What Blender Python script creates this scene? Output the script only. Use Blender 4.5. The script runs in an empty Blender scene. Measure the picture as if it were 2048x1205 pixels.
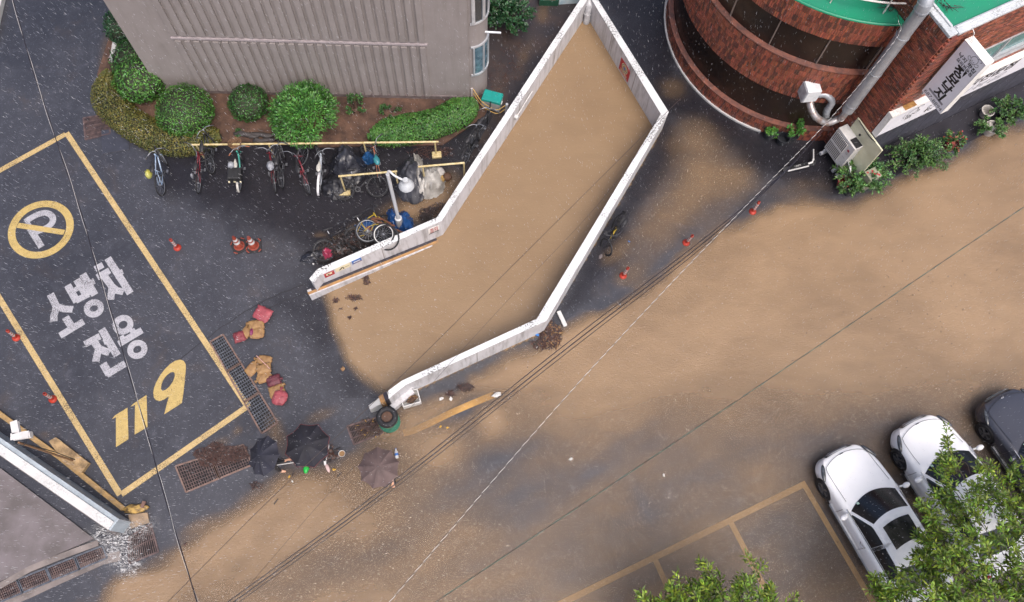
import bpy, bmesh, math, random
import numpy as np
from mathutils import Vector, Matrix
from mathutils.geometry import tessellate_polygon

random.seed(7)
RNG = np.random.default_rng(7)
SC = bpy.context.scene
COL = SC.collection
PI = math.pi

# ---------------------------------------------------------------- camera
CAM_H = 23.3
FPX = 1650.0
CX, CY = 1024.0, 602.5
_n = np.array([967.0 - CX, 1205.0 - CY, FPX]); _n /= np.linalg.norm(_n)
_X = np.array([1.0, 0, 0]) - _n[0] * _n; _X /= np.linalg.norm(_X)
_Y = -np.cross(_n, _X)
ROT = np.array([_X, _Y, -_n])


def G(px, py, z=0.0):
    """world point at height z that the photograph shows at (px, py)"""
    d = ROT @ np.array([px - CX, py - CY, FPX])
    t = (z - CAM_H) / d[2]
    return Vector((d[0] * t, d[1] * t, z))


def PX(x, y, z):
    p = np.stack([x, y, z - CAM_H], -1) @ ROT
    return CX + FPX * p[..., 0] / p[..., 2], CY + FPX * p[..., 1] / p[..., 2]


cam = bpy.data.cameras.new('camera')
cam_ob = bpy.data.objects.new('camera', cam)
COL.objects.link(cam_ob)
m3 = Matrix((ROT[:, 0], -ROT[:, 1], -ROT[:, 2])).transposed()
cam_ob.matrix_world = Matrix.Translation((0, 0, CAM_H)) @ m3.to_4x4()
cam.sensor_width = 36.0
cam.lens = FPX / 2048 * 36.0
cam.clip_start = 0.1
cam.clip_end = 2000
SC.camera = cam_ob

# ---------------------------------------------------------------- sky, sun, exposure (overcast, heavy rain)
SUN_EL, SUN_AZ = 62.0, 150.0
world = bpy.data.worlds.new('World')
SC.world = world
world.use_nodes = True
wn = world.node_tree
bg = wn.nodes['Background']
sky = wn.nodes.new('ShaderNodeTexSky')
sky.sky_type = 'NISHITA'
sky.sun_disc = False
sky.sun_elevation = math.radians(SUN_EL)
sky.sun_rotation = math.radians(SUN_AZ)
sky.air_density = 0.6
sky.dust_density = 6.0
sky.ozone_density = 1.0
wn.links.new(sky.outputs[0], bg.inputs[0])
bg.inputs[1].default_value = 0.15
sun = bpy.data.lights.new('sun', 'SUN')
sun.energy = 0.9
sun.angle = math.radians(45)
sun.color = (1.0, 0.965, 0.92)
sun_ob = bpy.data.objects.new('sun', sun)
COL.objects.link(sun_ob)
_el, _az = math.radians(SUN_EL), math.radians(SUN_AZ)
_sd = Vector((math.sin(_az) * math.cos(_el), math.cos(_az) * math.cos(_el), math.sin(_el)))
sun_ob.rotation_euler = _sd.to_track_quat('Z', 'Y').to_euler()
SC.view_settings.view_transform = 'Standard'
SC.view_settings.look = 'None'
SC.view_settings.gamma = 1.0
SC.view_settings.use_curve_mapping = False
SC.view_settings.exposure = 0.84
SC.render.engine = 'CYCLES'
SC.cycles.max_bounces = 6
SC.cycles.transparent_max_bounces = 12
SC.cycles.caustics_reflective = False
SC.cycles.caustics_refractive = False


# ---------------------------------------------------------------- materials
def lin(h):
    if isinstance(h, str):
        c = [int(h[i:i + 2], 16) / 255 for i in (0, 2, 4)]
        return tuple(x / 12.92 if x <= 0.04045 else ((x + 0.055) / 1.055) ** 2.4 for x in c)
    return tuple(h)


def new_mat(name):
    m = bpy.data.materials.new(name)
    m.use_nodes = True
    nt = m.node_tree
    return m, nt, nt.nodes['Principled BSDF'], nt.nodes['Material Output']


class NT:
    """small shorthand for node trees"""
    def __init__(s, nt):
        s.nt = nt; s.N = nt.nodes; s.L = nt.links

    def node(s, t, **kw):
        n = s.N.new(t)
        for k, v in kw.items():
            setattr(n, k, v)
        return n

    def set(s, inp, v):
        if hasattr(v, 'is_linked') or isinstance(v, bpy.types.NodeSocket):
            s.L.new(v, inp)
        else:
            if inp.type == 'RGBA' and len(v) == 3:
                v = (*v, 1)
            inp.default_value = v

    def coord(s, kind='Object', scale=(1, 1, 1), rot=(0, 0, 0)):
        if kind == 'World':
            o = s.node('ShaderNodeNewGeometry').outputs['Position']
        else:
            o = s.node('ShaderNodeTexCoord').outputs[kind]
        if tuple(scale) == (1, 1, 1) and tuple(rot) == (0, 0, 0):
            return o
        mp = s.node('ShaderNodeMapping')
        mp.inputs['Scale'].default_value = scale
        mp.inputs['Rotation'].default_value = rot
        s.L.new(o, mp.inputs[0])
        return mp.outputs[0]

    def noise(s, scale, detail=3, rough=0.5, co=None, dist=0.0):
        n = s.node('ShaderNodeTexNoise')
        n.inputs['Scale'].default_value = scale
        n.inputs['Detail'].default_value = detail
        n.inputs['Roughness'].default_value = rough
        n.inputs['Distortion'].default_value = dist
        if co is not None:
            s.L.new(co, n.inputs['Vector'])
        return n.outputs['Fac']

    def ramp(s, v, a, b, ca=(0, 0, 0), cb=(1, 1, 1)):
        r = s.node('ShaderNodeValToRGB')
        r.color_ramp.elements[0].position = a
        r.color_ramp.elements[1].position = b
        r.color_ramp.elements[0].color = (*ca, 1)
        r.color_ramp.elements[1].color = (*cb, 1)
        s.L.new(v, r.inputs[0])
        return r.outputs[0]

    def mix(s, f, a, b, mode='MIX'):
        n = s.node('ShaderNodeMix', data_type='RGBA', blend_type=mode)
        s.set(n.inputs[0], f); s.set(n.inputs[6], a); s.set(n.inputs[7], b)
        return n.outputs[2]

    def math(s, op, a, b=0.0, clamp=False):
        n = s.node('ShaderNodeMath', operation=op, use_clamp=clamp)
        s.set(n.inputs[0], a); s.set(n.inputs[1], b)
        return n.outputs[0]

    def bump(s, h, strength=0.3, dist=0.01):
        n = s.node('ShaderNodeBump')
        n.inputs['Strength'].default_value = strength
        n.inputs['Distance'].default_value = dist
        s.L.new(h, n.inputs['Height'])
        return n.outputs[0]

    def attr(s, name, out='Color'):
        return s.node('ShaderNodeAttribute', attribute_name=name).outputs[out]


_MC = {}


def mat(name, c, rough=0.5, c2=None, scale=6.0, metal=0.0, bump=0.0, bscale=None, spec=0.5, tint=False,
        coat=0.0, kind='Object', sc3=(1, 1, 1), lo=0.35, hi=0.65, trans=0.0, subs=0.0):
    """a plain procedural surface: two colours mixed by noise, a little relief, optional per-face tint"""
    if name in _MC:
        return _MC[name]
    m, nt, p, out = new_mat(name)
    T = NT(nt)
    c = lin(c)
    c2 = lin(c2) if c2 is not None else tuple(min(1, x * 0.8) for x in c)
    co = T.coord(kind, sc3)
    f = T.ramp(T.noise(scale, 5, 0.6, co), lo, hi)
    col = T.mix(f, c, c2)
    if tint:
        col = T.mix(1.0, col, T.attr('tint'), 'MULTIPLY')
    T.set(p.inputs['Base Color'], col)
    rr = T.math('MULTIPLY_ADD', T.noise(scale * 2.3, 3, 0.5, co), 0.3)
    rr.node.inputs[2].default_value = max(0.02, rough - 0.15)
    T.set(p.inputs['Roughness'], rr)
    p.inputs['Metallic'].default_value = metal
    p.inputs['Specular IOR Level'].default_value = spec
    p.inputs['Coat Weight'].default_value = coat
    p.inputs['Coat Roughness'].default_value = 0.05
    if trans:
        p.inputs['Transmission Weight'].default_value = trans
    if bump:
        T.set(p.inputs['Normal'], T.bump(T.noise(bscale or scale * 4, 4, 0.6, co), bump, 0.02))
    _MC[name] = m
    return m


# ---------------------------------------------------------------- mesh builder
def bez(pts, n=8):
    """Catmull-Rom through the points"""
    P = [Vector(p) for p in pts]
    if len(P) < 3:
        return P
    out = []
    E = [P[0] * 2 - P[1]] + P + [P[-1] * 2 - P[-2]]
    for i in range(1, len(E) - 2):
        a, b, c, d = E[i - 1:i + 3]
        for k in range(n):
            t = k / n
            out.append(0.5 * ((2 * b) + (c - a) * t + (2 * a - 5 * b + 4 * c - d) * t * t + (3 * b - a - 3 * c + d) * t ** 3))
    out.append(P[-1])
    return out


class MB:
    def __init__(s):
        s.v = []; s.f = []; s.mi = []; s.t = []

    def add(s, vs, fs, m=0, t=None):
        o = len(s.v)
        s.v.extend([tuple(v) for v in vs])
        for f in fs:
            s.f.append([i + o for i in f]); s.mi.append(m); s.t.append(t or (1, 1, 1))
        return s

    def box(s, c, d, rz=0.0, M=None, m=0, t=None, taper=1.0):
        x, y, z = d[0] / 2, d[1] / 2, d[2] / 2
        vs = [Vector((sx * x * (taper if sz > 0 else 1), sy * y * (taper if sz > 0 else 1), sz * z))
              for sz in (-1, 1) for sx, sy in ((-1, -1), (1, -1), (1, 1), (-1, 1))]
        A = Matrix.Translation(c) @ Matrix.Rotation(rz, 4, 'Z')
        if M is not None:
            A = Matrix.Translation(c) @ M.to_4x4()
        s.add([A @ v for v in vs], [(3, 2, 1, 0), (4, 5, 6, 7), (0, 1, 5, 4), (1, 2, 6, 5), (2, 3, 7, 6), (3, 0, 4, 7)], m, t)
        return s

    def bar(s, a, b, w, h=None, m=0, t=None, up=(0, 0, 1)):
        a, b = Vector(a), Vector(b)
        h = h or w
        d = (b - a); L = d.length
        if L < 1e-6:
            return s
        d /= L
        u = Vector(up)
        if abs(d.dot(u)) > 0.98:
            u = Vector((0, 1, 0))
        sx = d.cross(u).normalized(); uz = sx.cross(d)
        M = Matrix((d, -sx, uz)).transposed()
        return s.box((a + b) / 2, (L, w, h), M=M, m=m, t=t)

    def tube(s, pts, r, n=8, caps=True, m=0, t=None, closed=False):
        P = [Vector(p) for p in pts]
        k = len(P)
        R = r if isinstance(r, (list, tuple)) else [r] * k
        vs = []
        prev = None
        for i in range(k):
            if closed:
                d = P[(i + 1) % k] - P[i - 1]
            else:
                d = P[min(i + 1, k - 1)] - P[max(i - 1, 0)]
            if d.length < 1e-9:
                d = Vector((0, 0, 1))
            d.normalize()
            if prev is None:
                u = Vector((0, 0, 1)) if abs(d.z) < 0.9 else Vector((1, 0, 0))
            else:
                u = prev
            x = u - d * u.dot(d)
            if x.length < 1e-5:
                x = Vector((1, 0, 0)) - d * d.x
            x.normalize(); y = d.cross(x); prev = x
            for j in range(n):
                a = 2 * PI * j / n
                vs.append(P[i] + (x * math.cos(a) + y * math.sin(a)) * R[i])
        fs = []
        for i in range(k if closed else k - 1):
            for j in range(n):
                a, b = i * n + j, i * n + (j + 1) % n
                c = ((i + 1) % k) * n
                fs.append((a, b, c + (j + 1) % n, c + j))
        if caps and not closed:
            fs.append(tuple(range(n - 1, -1, -1)))
            fs.append(tuple((k - 1) * n + j for j in range(n)))
        return s.add(vs, fs, m, t)

    def lathe(s, prof, c=(0, 0, 0), n=16, M=None, m=0, t=None, a0=0.0, a1=2 * PI):
        full = abs(a1 - a0 - 2 * PI) < 1e-6
        cols = n if full else n + 1
        A = Matrix.Translation(c) @ (M.to_4x4() if M is not None else Matrix())
        vs = []
        for r, z in prof:
            for j in range(cols):
                a = a0 + (a1 - a0) * j / n
                vs.append(A @ Vector((r * math.cos(a), r * math.sin(a), z)))
        fs = []
        for i in range(len(prof) - 1):
            for j in range(n):
                j2 = (j + 1) % cols if full else j + 1
                fs.append((i * cols + j, i * cols + j2, (i + 1) * cols + j2, (i + 1) * cols + j))
        return s.add(vs, fs, m, t)

    def poly(s, loop, z0, z1=None, holes=(), m=0, t=None):
        """flat face (z1 None) or closed prism from 2-D loops"""
        loops = [[Vector((p[0], p[1], 0)) for p in l] for l in [loop, *holes]]
        tri = tessellate_polygon(loops)
        flat = [p for l in loops for p in l]
        N = len(flat)
        up = []
        for a, b, c in tri:
            cr = (flat[b] - flat[a]).cross(flat[c] - flat[a]).z
            if abs(cr) < 1e-10:
                continue
            up.append((a, b, c) if cr > 0 else (a, c, b))
        if z1 is None:
            return s.add([(p.x, p.y, z0) for p in flat], up, m, t)
        vs = [(p.x, p.y, z1) for p in flat] + [(p.x, p.y, z0) for p in flat]
        fs = list(up) + [(c + N, b + N, a + N) for a, b, c in up]
        o = 0
        for li, l in enumerate(loops):
            k = len(l)
            ar = sum(l[i].x * l[(i + 1) % k].y - l[(i + 1) % k].x * l[i].y for i in range(k))
            for i in range(k):
                a, b = o + i, o + (i + 1) % k
                f = (a + N, b + N, b, a)
                fs.append(f if (ar > 0) == (li == 0) else f[::-1])
            o += k
        return s.add(vs, fs, m, t)

    def ribbon(s, pts, w, z=None, m=0, t=None, closed=False):
        P = [Vector((p[0], p[1], p[2] if z is None else z)) for p in pts]
        k = len(P)
        vs = []
        for i in range(k):
            if closed:
                d = P[(i + 1) % k] - P[i - 1]
            else:
                d = P[min(i + 1, k - 1)] - P[max(i - 1, 0)]
            nrm = Vector((-d.y, d.x, 0)).normalized() * (w / 2)
            vs += [P[i] + nrm, P[i] - nrm]
        fs = []
        for i in range(k if closed else k - 1):
            j = (i + 1) % k
            fs.append((2 * i, 2 * i + 1, 2 * j + 1, 2 * j))
        return s.add(vs, fs, m, t)

    def blob(s, c, r, n=10, seed=0, amp=0.12, M=None, m=0, t=None, fr=2.0):
        """lumpy ellipsoid"""
        rg = random.Random(seed)
        ph = [(rg.uniform(0, 6.3), rg.uniform(0, 6.3), rg.uniform(0.7, 1.6) * fr, rg.uniform(0.7, 1.6) * fr) for _ in range(4)]
        vs = []
        for i in range(n + 1):
            th = PI * i / n
            for j in range(2 * n):
                a = PI * j / n
                d = Vector((math.sin(th) * math.cos(a), math.sin(th) * math.sin(a), math.cos(th)))
                k = 1 + amp * sum(math.sin(p * d.x * 2 + q) * math.cos(u * d.y * 2 + p2) for q, p2, p, u in ph) / 2
                v = Vector((d.x * r[0], d.y * r[1], d.z * r[2])) * k
                if M is not None:
                    v = M @ v
                vs.append(v + Vector(c))
        fs = []
        for i in range(n):
            for j in range(2 * n):
                a, b = i * 2 * n + j, i * 2 * n + (j + 1) % (2 * n)
                fs.append((a, a + 2 * n, b + 2 * n, b))
        return s.add(vs, fs, m, t)

    def obj(s, name, mats, parent=None, smooth=False, world=True, bevel=0.0, auto=None):
        me = bpy.data.meshes.new(name)
        V = s.v
        if parent is not None and world:
            Mi = root_matrix(parent).inverted()
            V = [tuple(Mi @ Vector(v)) for v in V]
        me.from_pydata(V, [], s.f)
        for mm in (mats if isinstance(mats, (list, tuple)) else [mats]):
            me.materials.append(mm)
        if any(s.mi):
            me.polygons.foreach_set('material_index', s.mi)
        at = me.attributes.new('tint', 'FLOAT_COLOR', 'FACE')
        at.data.foreach_set('color', np.array([(*t, 1) for t in s.t], dtype=np.float32).ravel())
        if smooth:
            me.polygons.foreach_set('use_smooth', [True] * len(s.f))
        o = bpy.data.objects.new(name, me)
        COL.objects.link(o)
        if parent is not None:
            o.parent = parent
        if bevel:
            b = o.modifiers.new('bevel', 'BEVEL')
            b.width = bevel; b.segments = 2; b.limit_method = 'ANGLE'
        if smooth and auto:
            me.set_sharp_from_angle(angle=math.radians(auto))
        return o


def root_matrix(o):
    while o.parent is not None:
        o = o.parent
    return Matrix.Translation(o.location) @ o.rotation_euler.to_matrix().to_4x4()


def tag(o, label=None, cat=None, group=None, kind=None):
    if label: o['label'] = label
    if cat: o['category'] = cat
    if group: o['group'] = group
    if kind: o['kind'] = kind
    return o


def thing(name, label, cat, loc=(0, 0, 0), rz=0.0, group=None):
    o = bpy.data.objects.new(name, None)
    o.empty_display_size = 0.2
    COL.objects.link(o)
    o.location = loc
    o.rotation_euler = (0, 0, rz)
    return tag(o, label, cat, group)


mesh_cache = {}


def piece(name, mb, m, parent, key, loc, rz=0.0, smooth=False):
    """instances that share one mesh: first call builds it (in local space), later calls reuse it"""
    if key not in mesh_cache:
        o = mb().obj(name, m, None, smooth=smooth)
        mesh_cache[key] = o.data
        first = o
    else:
        first = bpy.data.objects.new(name, mesh_cache[key]); COL.objects.link(first)
    first.parent = parent
    A = root_matrix(parent).inverted() @ (Matrix.Translation(loc) @ Matrix.Rotation(rz, 4, 'Z'))
    first.matrix_local = A
    return first


def copy_tree(o, parent=None):
    c = o.copy()
    COL.objects.link(c)
    if parent is not None:
        c.parent = parent
    for ch in [x for x in o.children]:
        copy_tree(ch, c)
    return c


def fbm(x, y, scale, seed=0, octs=4, sx=1.0, sy=1.0, rot=0.0):
    """value noise fbm on numpy arrays, 0..1"""
    c, s_ = math.cos(rot), math.sin(rot)
    u, v = (x * c + y * s_) * sx / scale, (-x * s_ + y * c) * sy / scale
    tot = np.zeros_like(u); amp = 1.0; nrm = 0
    for o in range(octs):
        i, j = np.floor(u).astype(np.int64), np.floor(v).astype(np.int64)
        fu, fv = u - i, v - j
        fu = fu * fu * (3 - 2 * fu); fv = fv * fv * (3 - 2 * fv)

        def h(a, b):
            k = (a * 374761393 + b * 668265263 + (seed + o) * 1442695041) & 0xffffffff
            k = ((k ^ (k >> 13)) * 1274126177) & 0xffffffff
            return ((k ^ (k >> 16)) & 0xffff) / 65535.0
        tot += amp * ((h(i, j) * (1 - fu) + h(i + 1, j) * fu) * (1 - fv) + (h(i, j + 1) * (1 - fu) + h(i + 1, j + 1) * fu) * fv)
        nrm += amp; amp *= 0.5; u = u * 2; v = v * 2
    return tot / nrm


def sdpoly(x, y, poly):
    """signed distance, negative inside"""
    P = np.array(poly, float)
    d2 = np.full(x.shape, 1e18); inside = np.zeros(x.shape, bool)
    for i in range(len(P)):
        a, b = P[i], P[(i + 1) % len(P)]
        e = b - a
        wx, wy = x - a[0], y - a[1]
        t = np.clip((wx * e[0] + wy * e[1]) / (e @ e), 0, 1)
        d2 = np.minimum(d2, (wx - e[0] * t) ** 2 + (wy - e[1] * t) ** 2)
        c = ((a[1] > y) != (b[1] > y))
        with np.errstate(divide='ignore', invalid='ignore'):
            xi = a[0] + (y - a[1]) / (b[1] - a[1] if b[1] != a[1] else 1e-9) * e[0]
        inside ^= c & (x < xi)
    d = np.sqrt(d2)
    return np.where(inside, -d, d)


def sstep(v, a, b):
    t = np.clip((v - a) / (b - a), 0, 1)
    return t * t * (3 - 2 * t)
# ================================================================ ground materials
def mat_asphalt():
    m, nt, p, out = new_mat('wet_asphalt')
    T = NT(nt)
    w = T.coord('World')
    fine = T.noise(70, 3, 0.75, w)
    grain = T.node('ShaderNodeTexVoronoi'); grain.inputs['Scale'].default_value = 45
    T.L.new(w, grain.inputs['Vector'])
    big = T.noise(0.35, 5, 0.65, w, 0.4)
    mid = T.noise(2.3, 5, 0.7, w, 0.3)
    col = T.mix(T.ramp(fine, 0.35, 0.7), lin('27282d'), lin('43444c'))
    col = T.mix(T.ramp(grain.outputs['Color'], 0.8, 1.0), col, lin('62656f'))
    col = T.mix(T.math('MULTIPLY', T.ramp(big, 0.4, 0.68), 0.55), col, lin('1f2026'))
    col = T.mix(T.math('MULTIPLY', T.ramp(mid, 0.5, 0.8), 0.4), col, lin('55565f'))
    # sparse brownish patches by noise over the whole ground
    col = T.mix(T.math('MULTIPLY', T.ramp(T.noise(0.9, 5, 0.7, w, 0.6), 0.56, 0.75), 0.25), col, lin('5a4a3c'))
    T.set(p.inputs['Base Color'], col)
    r = T.math('MULTIPLY_ADD', T.ramp(big, 0.35, 0.7), -0.22)
    r.node.inputs[2].default_value = 0.5
    T.set(p.inputs['Roughness'], r)
    p.inputs['Specular IOR Level'].default_value = 0.4
    p.inputs['Coat Weight'].default_value = 1.0
    p.inputs['Coat IOR'].default_value = 1.36
    T.set(p.inputs['Coat Roughness'], T.ramp(mid, 0.3, 0.7, (.1, .1, .1), (.3, .3, .3)))
    h = T.math('ADD', T.math('MULTIPLY', fine, 0.6), T.math('MULTIPLY', grain.outputs['Distance'], 0.6))
    T.set(p.inputs['Normal'], T.bump(h, 0.5, 0.012))
    return m


M_ASPH = mat_asphalt()


def mat_paint(name, c, wear=0.55, dirt='4a4a50'):
    """road paint: worn through in specks so that the asphalt shows"""
    m, nt, p, out = new_mat(name)
    T = NT(nt)
    w = T.coord('World')
    sp = T.noise(42, 4, 0.8, w)
    big = T.noise(1.6, 4, 0.6, w)
    c0 = lin(c)
    col = T.mix(T.ramp(T.noise(9, 4, 0.7, w), 0.35, 0.75), c0, tuple(x * 0.72 for x in c0))
    T.set(p.inputs['Base Color'], col)
    p.inputs['Roughness'].default_value = 0.45
    k = T.math('ADD', sp, T.math('MULTIPLY', big, 0.35))
    a = T.ramp(k, wear, wear + 0.14)
    tr = T.node('ShaderNodeBsdfTransparent')
    mx = T.node('ShaderNodeMixShader')
    T.L.new(a, mx.inputs[0]); T.L.new(tr.outputs[0], mx.inputs[1]); T.L.new(p.outputs[0], mx.inputs[2])
    T.L.new(mx.outputs[0], out.inputs[0])
    T.set(p.inputs['Normal'], T.bump(sp, 0.3, 0.01))
    return m


M_PWHITE = mat_paint('white_road_paint', 'a4a4aa', 0.52)
M_PYEL = mat_paint('yellow_road_paint', 'b39c62', 0.48)
M_PLINE = mat_paint('yellow_line_paint', 'b9a170', 0.52)
M_PORANGE = mat_paint('orange_line_paint', 'b98f4c', 0.34)
M_PPARK = mat_paint('parking_line_paint', 'a88b60', 0.36)


def mat_water(name, c, c2, ripple=0.35):
    """silty flood water; the attribute «murk» says how deep and dirty it stands"""
    m, nt, p, out = new_mat(name)
    T = NT(nt)
    w = T.coord('World')
    big = T.noise(0.28, 3, 0.5, w, 0.5)
    swirl = T.noise(0.8, 2, 0.45, T.coord('World', (1, 2.4, 1), (0, 0, math.radians(-28))), 0.8)
    col = T.mix(T.ramp(big, 0.3, 0.72), lin(c), lin(c2))
    col = T.mix(T.math('MULTIPLY', T.ramp(swirl, 0.35, 0.75), 0.22), col, tuple(x * k for x, k in zip(lin(c), (1.18, 1.16, 1.14))))
    wind = T.noise(2.4, 4, 0.6, T.coord('World', (1, 7, 1), (0, 0, math.radians(24))), 0.3)
    col = T.mix(T.math('MULTIPLY', T.ramp(wind, 0.45, 0.75), 0.10), col, tuple(x * 1.35 for x in lin(c)))
    grit = T.noise(30, 2, 0.6, w)
    col = T.mix(T.math('MULTIPLY', T.ramp(grit, 0.42, 0.7), 0.10), col, tuple(x * 0.66 for x in lin(c)))
    T.set(p.inputs['Base Color'], col)
    p.inputs['Roughness'].default_value = 0.12
    p.inputs['Specular IOR Level'].default_value = 0.5
    mk = T.attr('murk', 'Fac')
    a = T.math('MULTIPLY_ADD', T.math('SUBTRACT', swirl, 0.5), 0.18)
    T.L.new(mk, a.node.inputs[2])
    a = T.math('MULTIPLY', a, T.ramp(mk, 0.0, 0.18))
    a = T.math('MINIMUM', a, 0.985, True)
    tr = T.node('ShaderNodeBsdfTransparent')
    mx = T.node('ShaderNodeMixShader')
    T.L.new(a, mx.inputs[0]); T.L.new(tr.outputs[0], mx.inputs[1]); T.L.new(p.outputs[0], mx.inputs[2])
    T.L.new(mx.outputs[0], out.inputs[0])
    rip = T.noise(11, 5, 0.75, T.coord('World', (1, 2.2, 1), (0, 0, 0.5)), 0.8)
    drops = T.node('ShaderNodeTexVoronoi'); drops.inputs['Scale'].default_value = 9
    T.L.new(w, drops.inputs['Vector'])
    h = T.math('ADD', rip, T.math('MULTIPLY', T.ramp(drops.outputs['Distance'], 0.0, 0.22), 0.35))
    T.set(p.inputs['Normal'], T.bump(h, ripple * 1.5, 0.035))
    return m


M_FLOOD = mat_water('flood_silt', '8a7257', '79634b')
M_RAMPW = mat_water('ramp_silt', '867056', '7b654c', 0.3)

# ================================================================ ground
mb = MB()
mb.poly([(-300, -300), (300, -300), (300, 300), (-300, 300)], 0.0)
tag(mb.obj('ground', M_ASPH), kind='structure')


def P2(pts, z=0.0, ox=0.0, oy=0.0, k=1.0):
    """pixel list (in a zoomed crop with origin ox, oy and scale k) to world points"""
    return [G(ox + x / k, oy + y / k, z) for x, y in pts]


def Z5(pts, z=0.004):
    return P2(pts, z, 0, 400, 3.0)


# planting bed
bed = P2([(222, 70), (330, 165), (560, 182), (945, 186), (978, 200), (972, 232), (885, 292), (640, 296), (470, 284), (335, 300),
          (245, 262), (200, 205), (196, 150)])
M_SOIL = mat('wet_soil', '5b4336', 0.75, '3b2a22', 3.0, bump=0.8, bscale=22)
mb = MB(); mb.poly(bed, -0.02, 0.06)
tag(mb.obj('planting_bed', M_SOIL), kind='structure')

# concrete yard in the bottom left corner
M_CONC = mat('wet_concrete', '6d6668', 0.45, '56504f', 1.3, bump=0.25, bscale=30)
yard = P2([(-400, 640), (0, 935), (100, 1010), (190, 1078), (120, 1108), (0, 1165), (-300, 1290)])
mb = MB(); mb.poly(yard, -0.02, 0.07)
tag(mb.obj('concrete_yard', M_CONC), kind='structure')
mb = MB(); mb.ribbon(P2([(-60, 1192), (0, 1172), (60, 1138), (125, 1112), (196, 1086)], 0.074), 0.16)
mb.ribbon(P2([(-60, 1238), (0, 1212), (60, 1186), (120, 1158), (205, 1120), (240, 1112)], 0.006), 0.26)
tag(mb.obj('drain_apron', mat('apron_concrete', '7d7470', 0.5, '5c5552', 2.0, bump=0.3)), kind='structure')
# silty back lane between the ramp and the grey building
M_LANE = mat('dark_silt_lane', '2f2a2c', 0.42, '4a3a30', 1.1, bump=0.5, bscale=40, lo=0.45, hi=0.8)
mb = MB(); mb.poly([(p.x, p.y) for p in P2([(950, 190), (985, 215), (985, 235), (880, 420), (905, 425), (1165, 5), (1165, -150), (968, -150)])], 0.003)
tag(mb.obj('lane', M_LANE), kind='structure')

# ================================================================ flood water
FLOOD = [(180, 1400), (196, 1205), (232, 1150), (318, 1120), (366, 1080), (420, 1040), (505, 985), (560, 945), (655, 925), (712, 893),
         (752, 858), (786, 838), (800, 808), (890, 772), (985, 728), (1072, 682), (1112, 658), (1172, 630), (1238, 600), (1292, 563), (1352, 520),
         (1396, 492), (1450, 452), (1516, 416), (1604, 408), (1688, 398), (1768, 372), (1830, 342), (1900, 312), (1950, 276), (2060, 236),
         (2400, 120), (2400, 1500), (180, 1500)]
#          cx,  cy,  rx, ry, angle, delta
FBLOB = [(955, 872, 60, 34, -30, -0.24), (935, 820, 72, 17, -26, -0.75), (1000, 906, 95, 30, -18, -0.2), (880, 985, 60, 35, 0, -0.12),
         (1100, 885, 50, 34, 0, -0.12), (1020, 830, 60, 25, -20, -0.12), (914, 778, 26, 13, -22, -0.5), (950, 790, 30, 14, -25, -0.4), (1283, 1000, 14, 60, -22, -0.16),
         (700, 965, 70, 30, -20, -0.25), (650, 1130, 120, 34, -35, -0.14), (580, 1190, 90, 26, -30, -0.14), (1060, 790, 60, 20, -25, -0.12),
         (560, 1050, 140, 62, -32, 0.25), (985, 848, 30, 30, 0, 0.55), (880, 905, 50, 34, -10, 0.35), (430, 1130, 70, 40, -30, 0.15),
         (830, 1000, 120, 30, -28, 0.12), (300, 1175, 60, 30, 0, 0.25), (390, 1055, 40, 12, -35, 0.3),
         # patches outside the main sheet
         (1390, 285, 46, 40, 0, 0.45), (1395, 375, 75, 52, -25, 0.62), (1345, 440, 40, 36, 0, 0.30), (1305, 470, 46, 40, -30, 0.40),
         (1265, 545, 34, 22, -30, 0.45), (1235, 505, 34, 16, -35, 0.35), (1470, 360, 40, 30, 0, 0.32), (1345, 178, 26, 22, 0, 0.28),
         (1600, 380, 60, 24, -10, 0.22), (1425, 455, 40, 18, -35, 0.15),
         (552, 868, 16, 34, -18, 0.55), (520, 905, 20, 12, 0, 0.3), (640, 832, 34, 12, -24, 0.35), (475, 862, 10, 8, 0, 0.3), (610, 905, 40, 14, -20, 0.25),
         (440, 885, 24, 10, -15, 0.22), (395, 735, 22, 9, 0, 0.16), (270, 640, 18, 8, 0, 0.1), (275, 1035, 20, 12, 0, 0.3), (90, 870, 12, 9, 0, 0.25),
         (215, 95, 14, 30, 10, 0.28), (205, 130, 10, 14, 0, 0.2),
         (850, 412, 70, 26, -18, 0.62), (815, 425, 36, 14, 0, 0.5), (895, 375, 22, 34, 20, 0.42), (672, 482, 20, 7, -15, 0.5), (640, 470, 14, 5, 0, 0.3),
         (715, 455, 22, 8, -20, 0.55), (1500, 240, 30, 16, 20, 0.12), (1000, 200, 18, 50, 0, 0.22), (1085, 28, 12, 20, 0, 0.3), (1050, 110, 14, 40, 25, 0.2)]
# footprint of the ramp wall: outer and inner edge of its top, 1 m above the ground
WALL_H = 1.0
W_OUT = P2([(619, 557.8), (634.6, 539), (874, 435.7), (1178.5, -27.4), (1337.2, 224.5), (1092.5, 642), (810.7, 770.3), (777.2, 797.2)], WALL_H)
W_IN = P2([(626.4, 566.8), (639, 550.8), (883, 442.3), (1179.3, -7.6), (1322.2, 228.3), (1074, 638), (803.8, 762), (776.5, 782)], WALL_H)
W_MID = [(a.x + b.x) / 2 for a, b in zip(W_OUT, W_IN)], [(a.y + b.y) / 2 for a, b in zip(W_OUT, W_IN)]
SHORE = [(790, 812), (758, 790), (728, 768), (704, 744), (684, 718), (668, 687), (658, 652), (650, 617), (642, 585)]
RAMP_POLY = [(x, y) for x, y in zip(*W_MID)][1:] + [(p.x, p.y) for p in P2(SHORE)]


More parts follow.
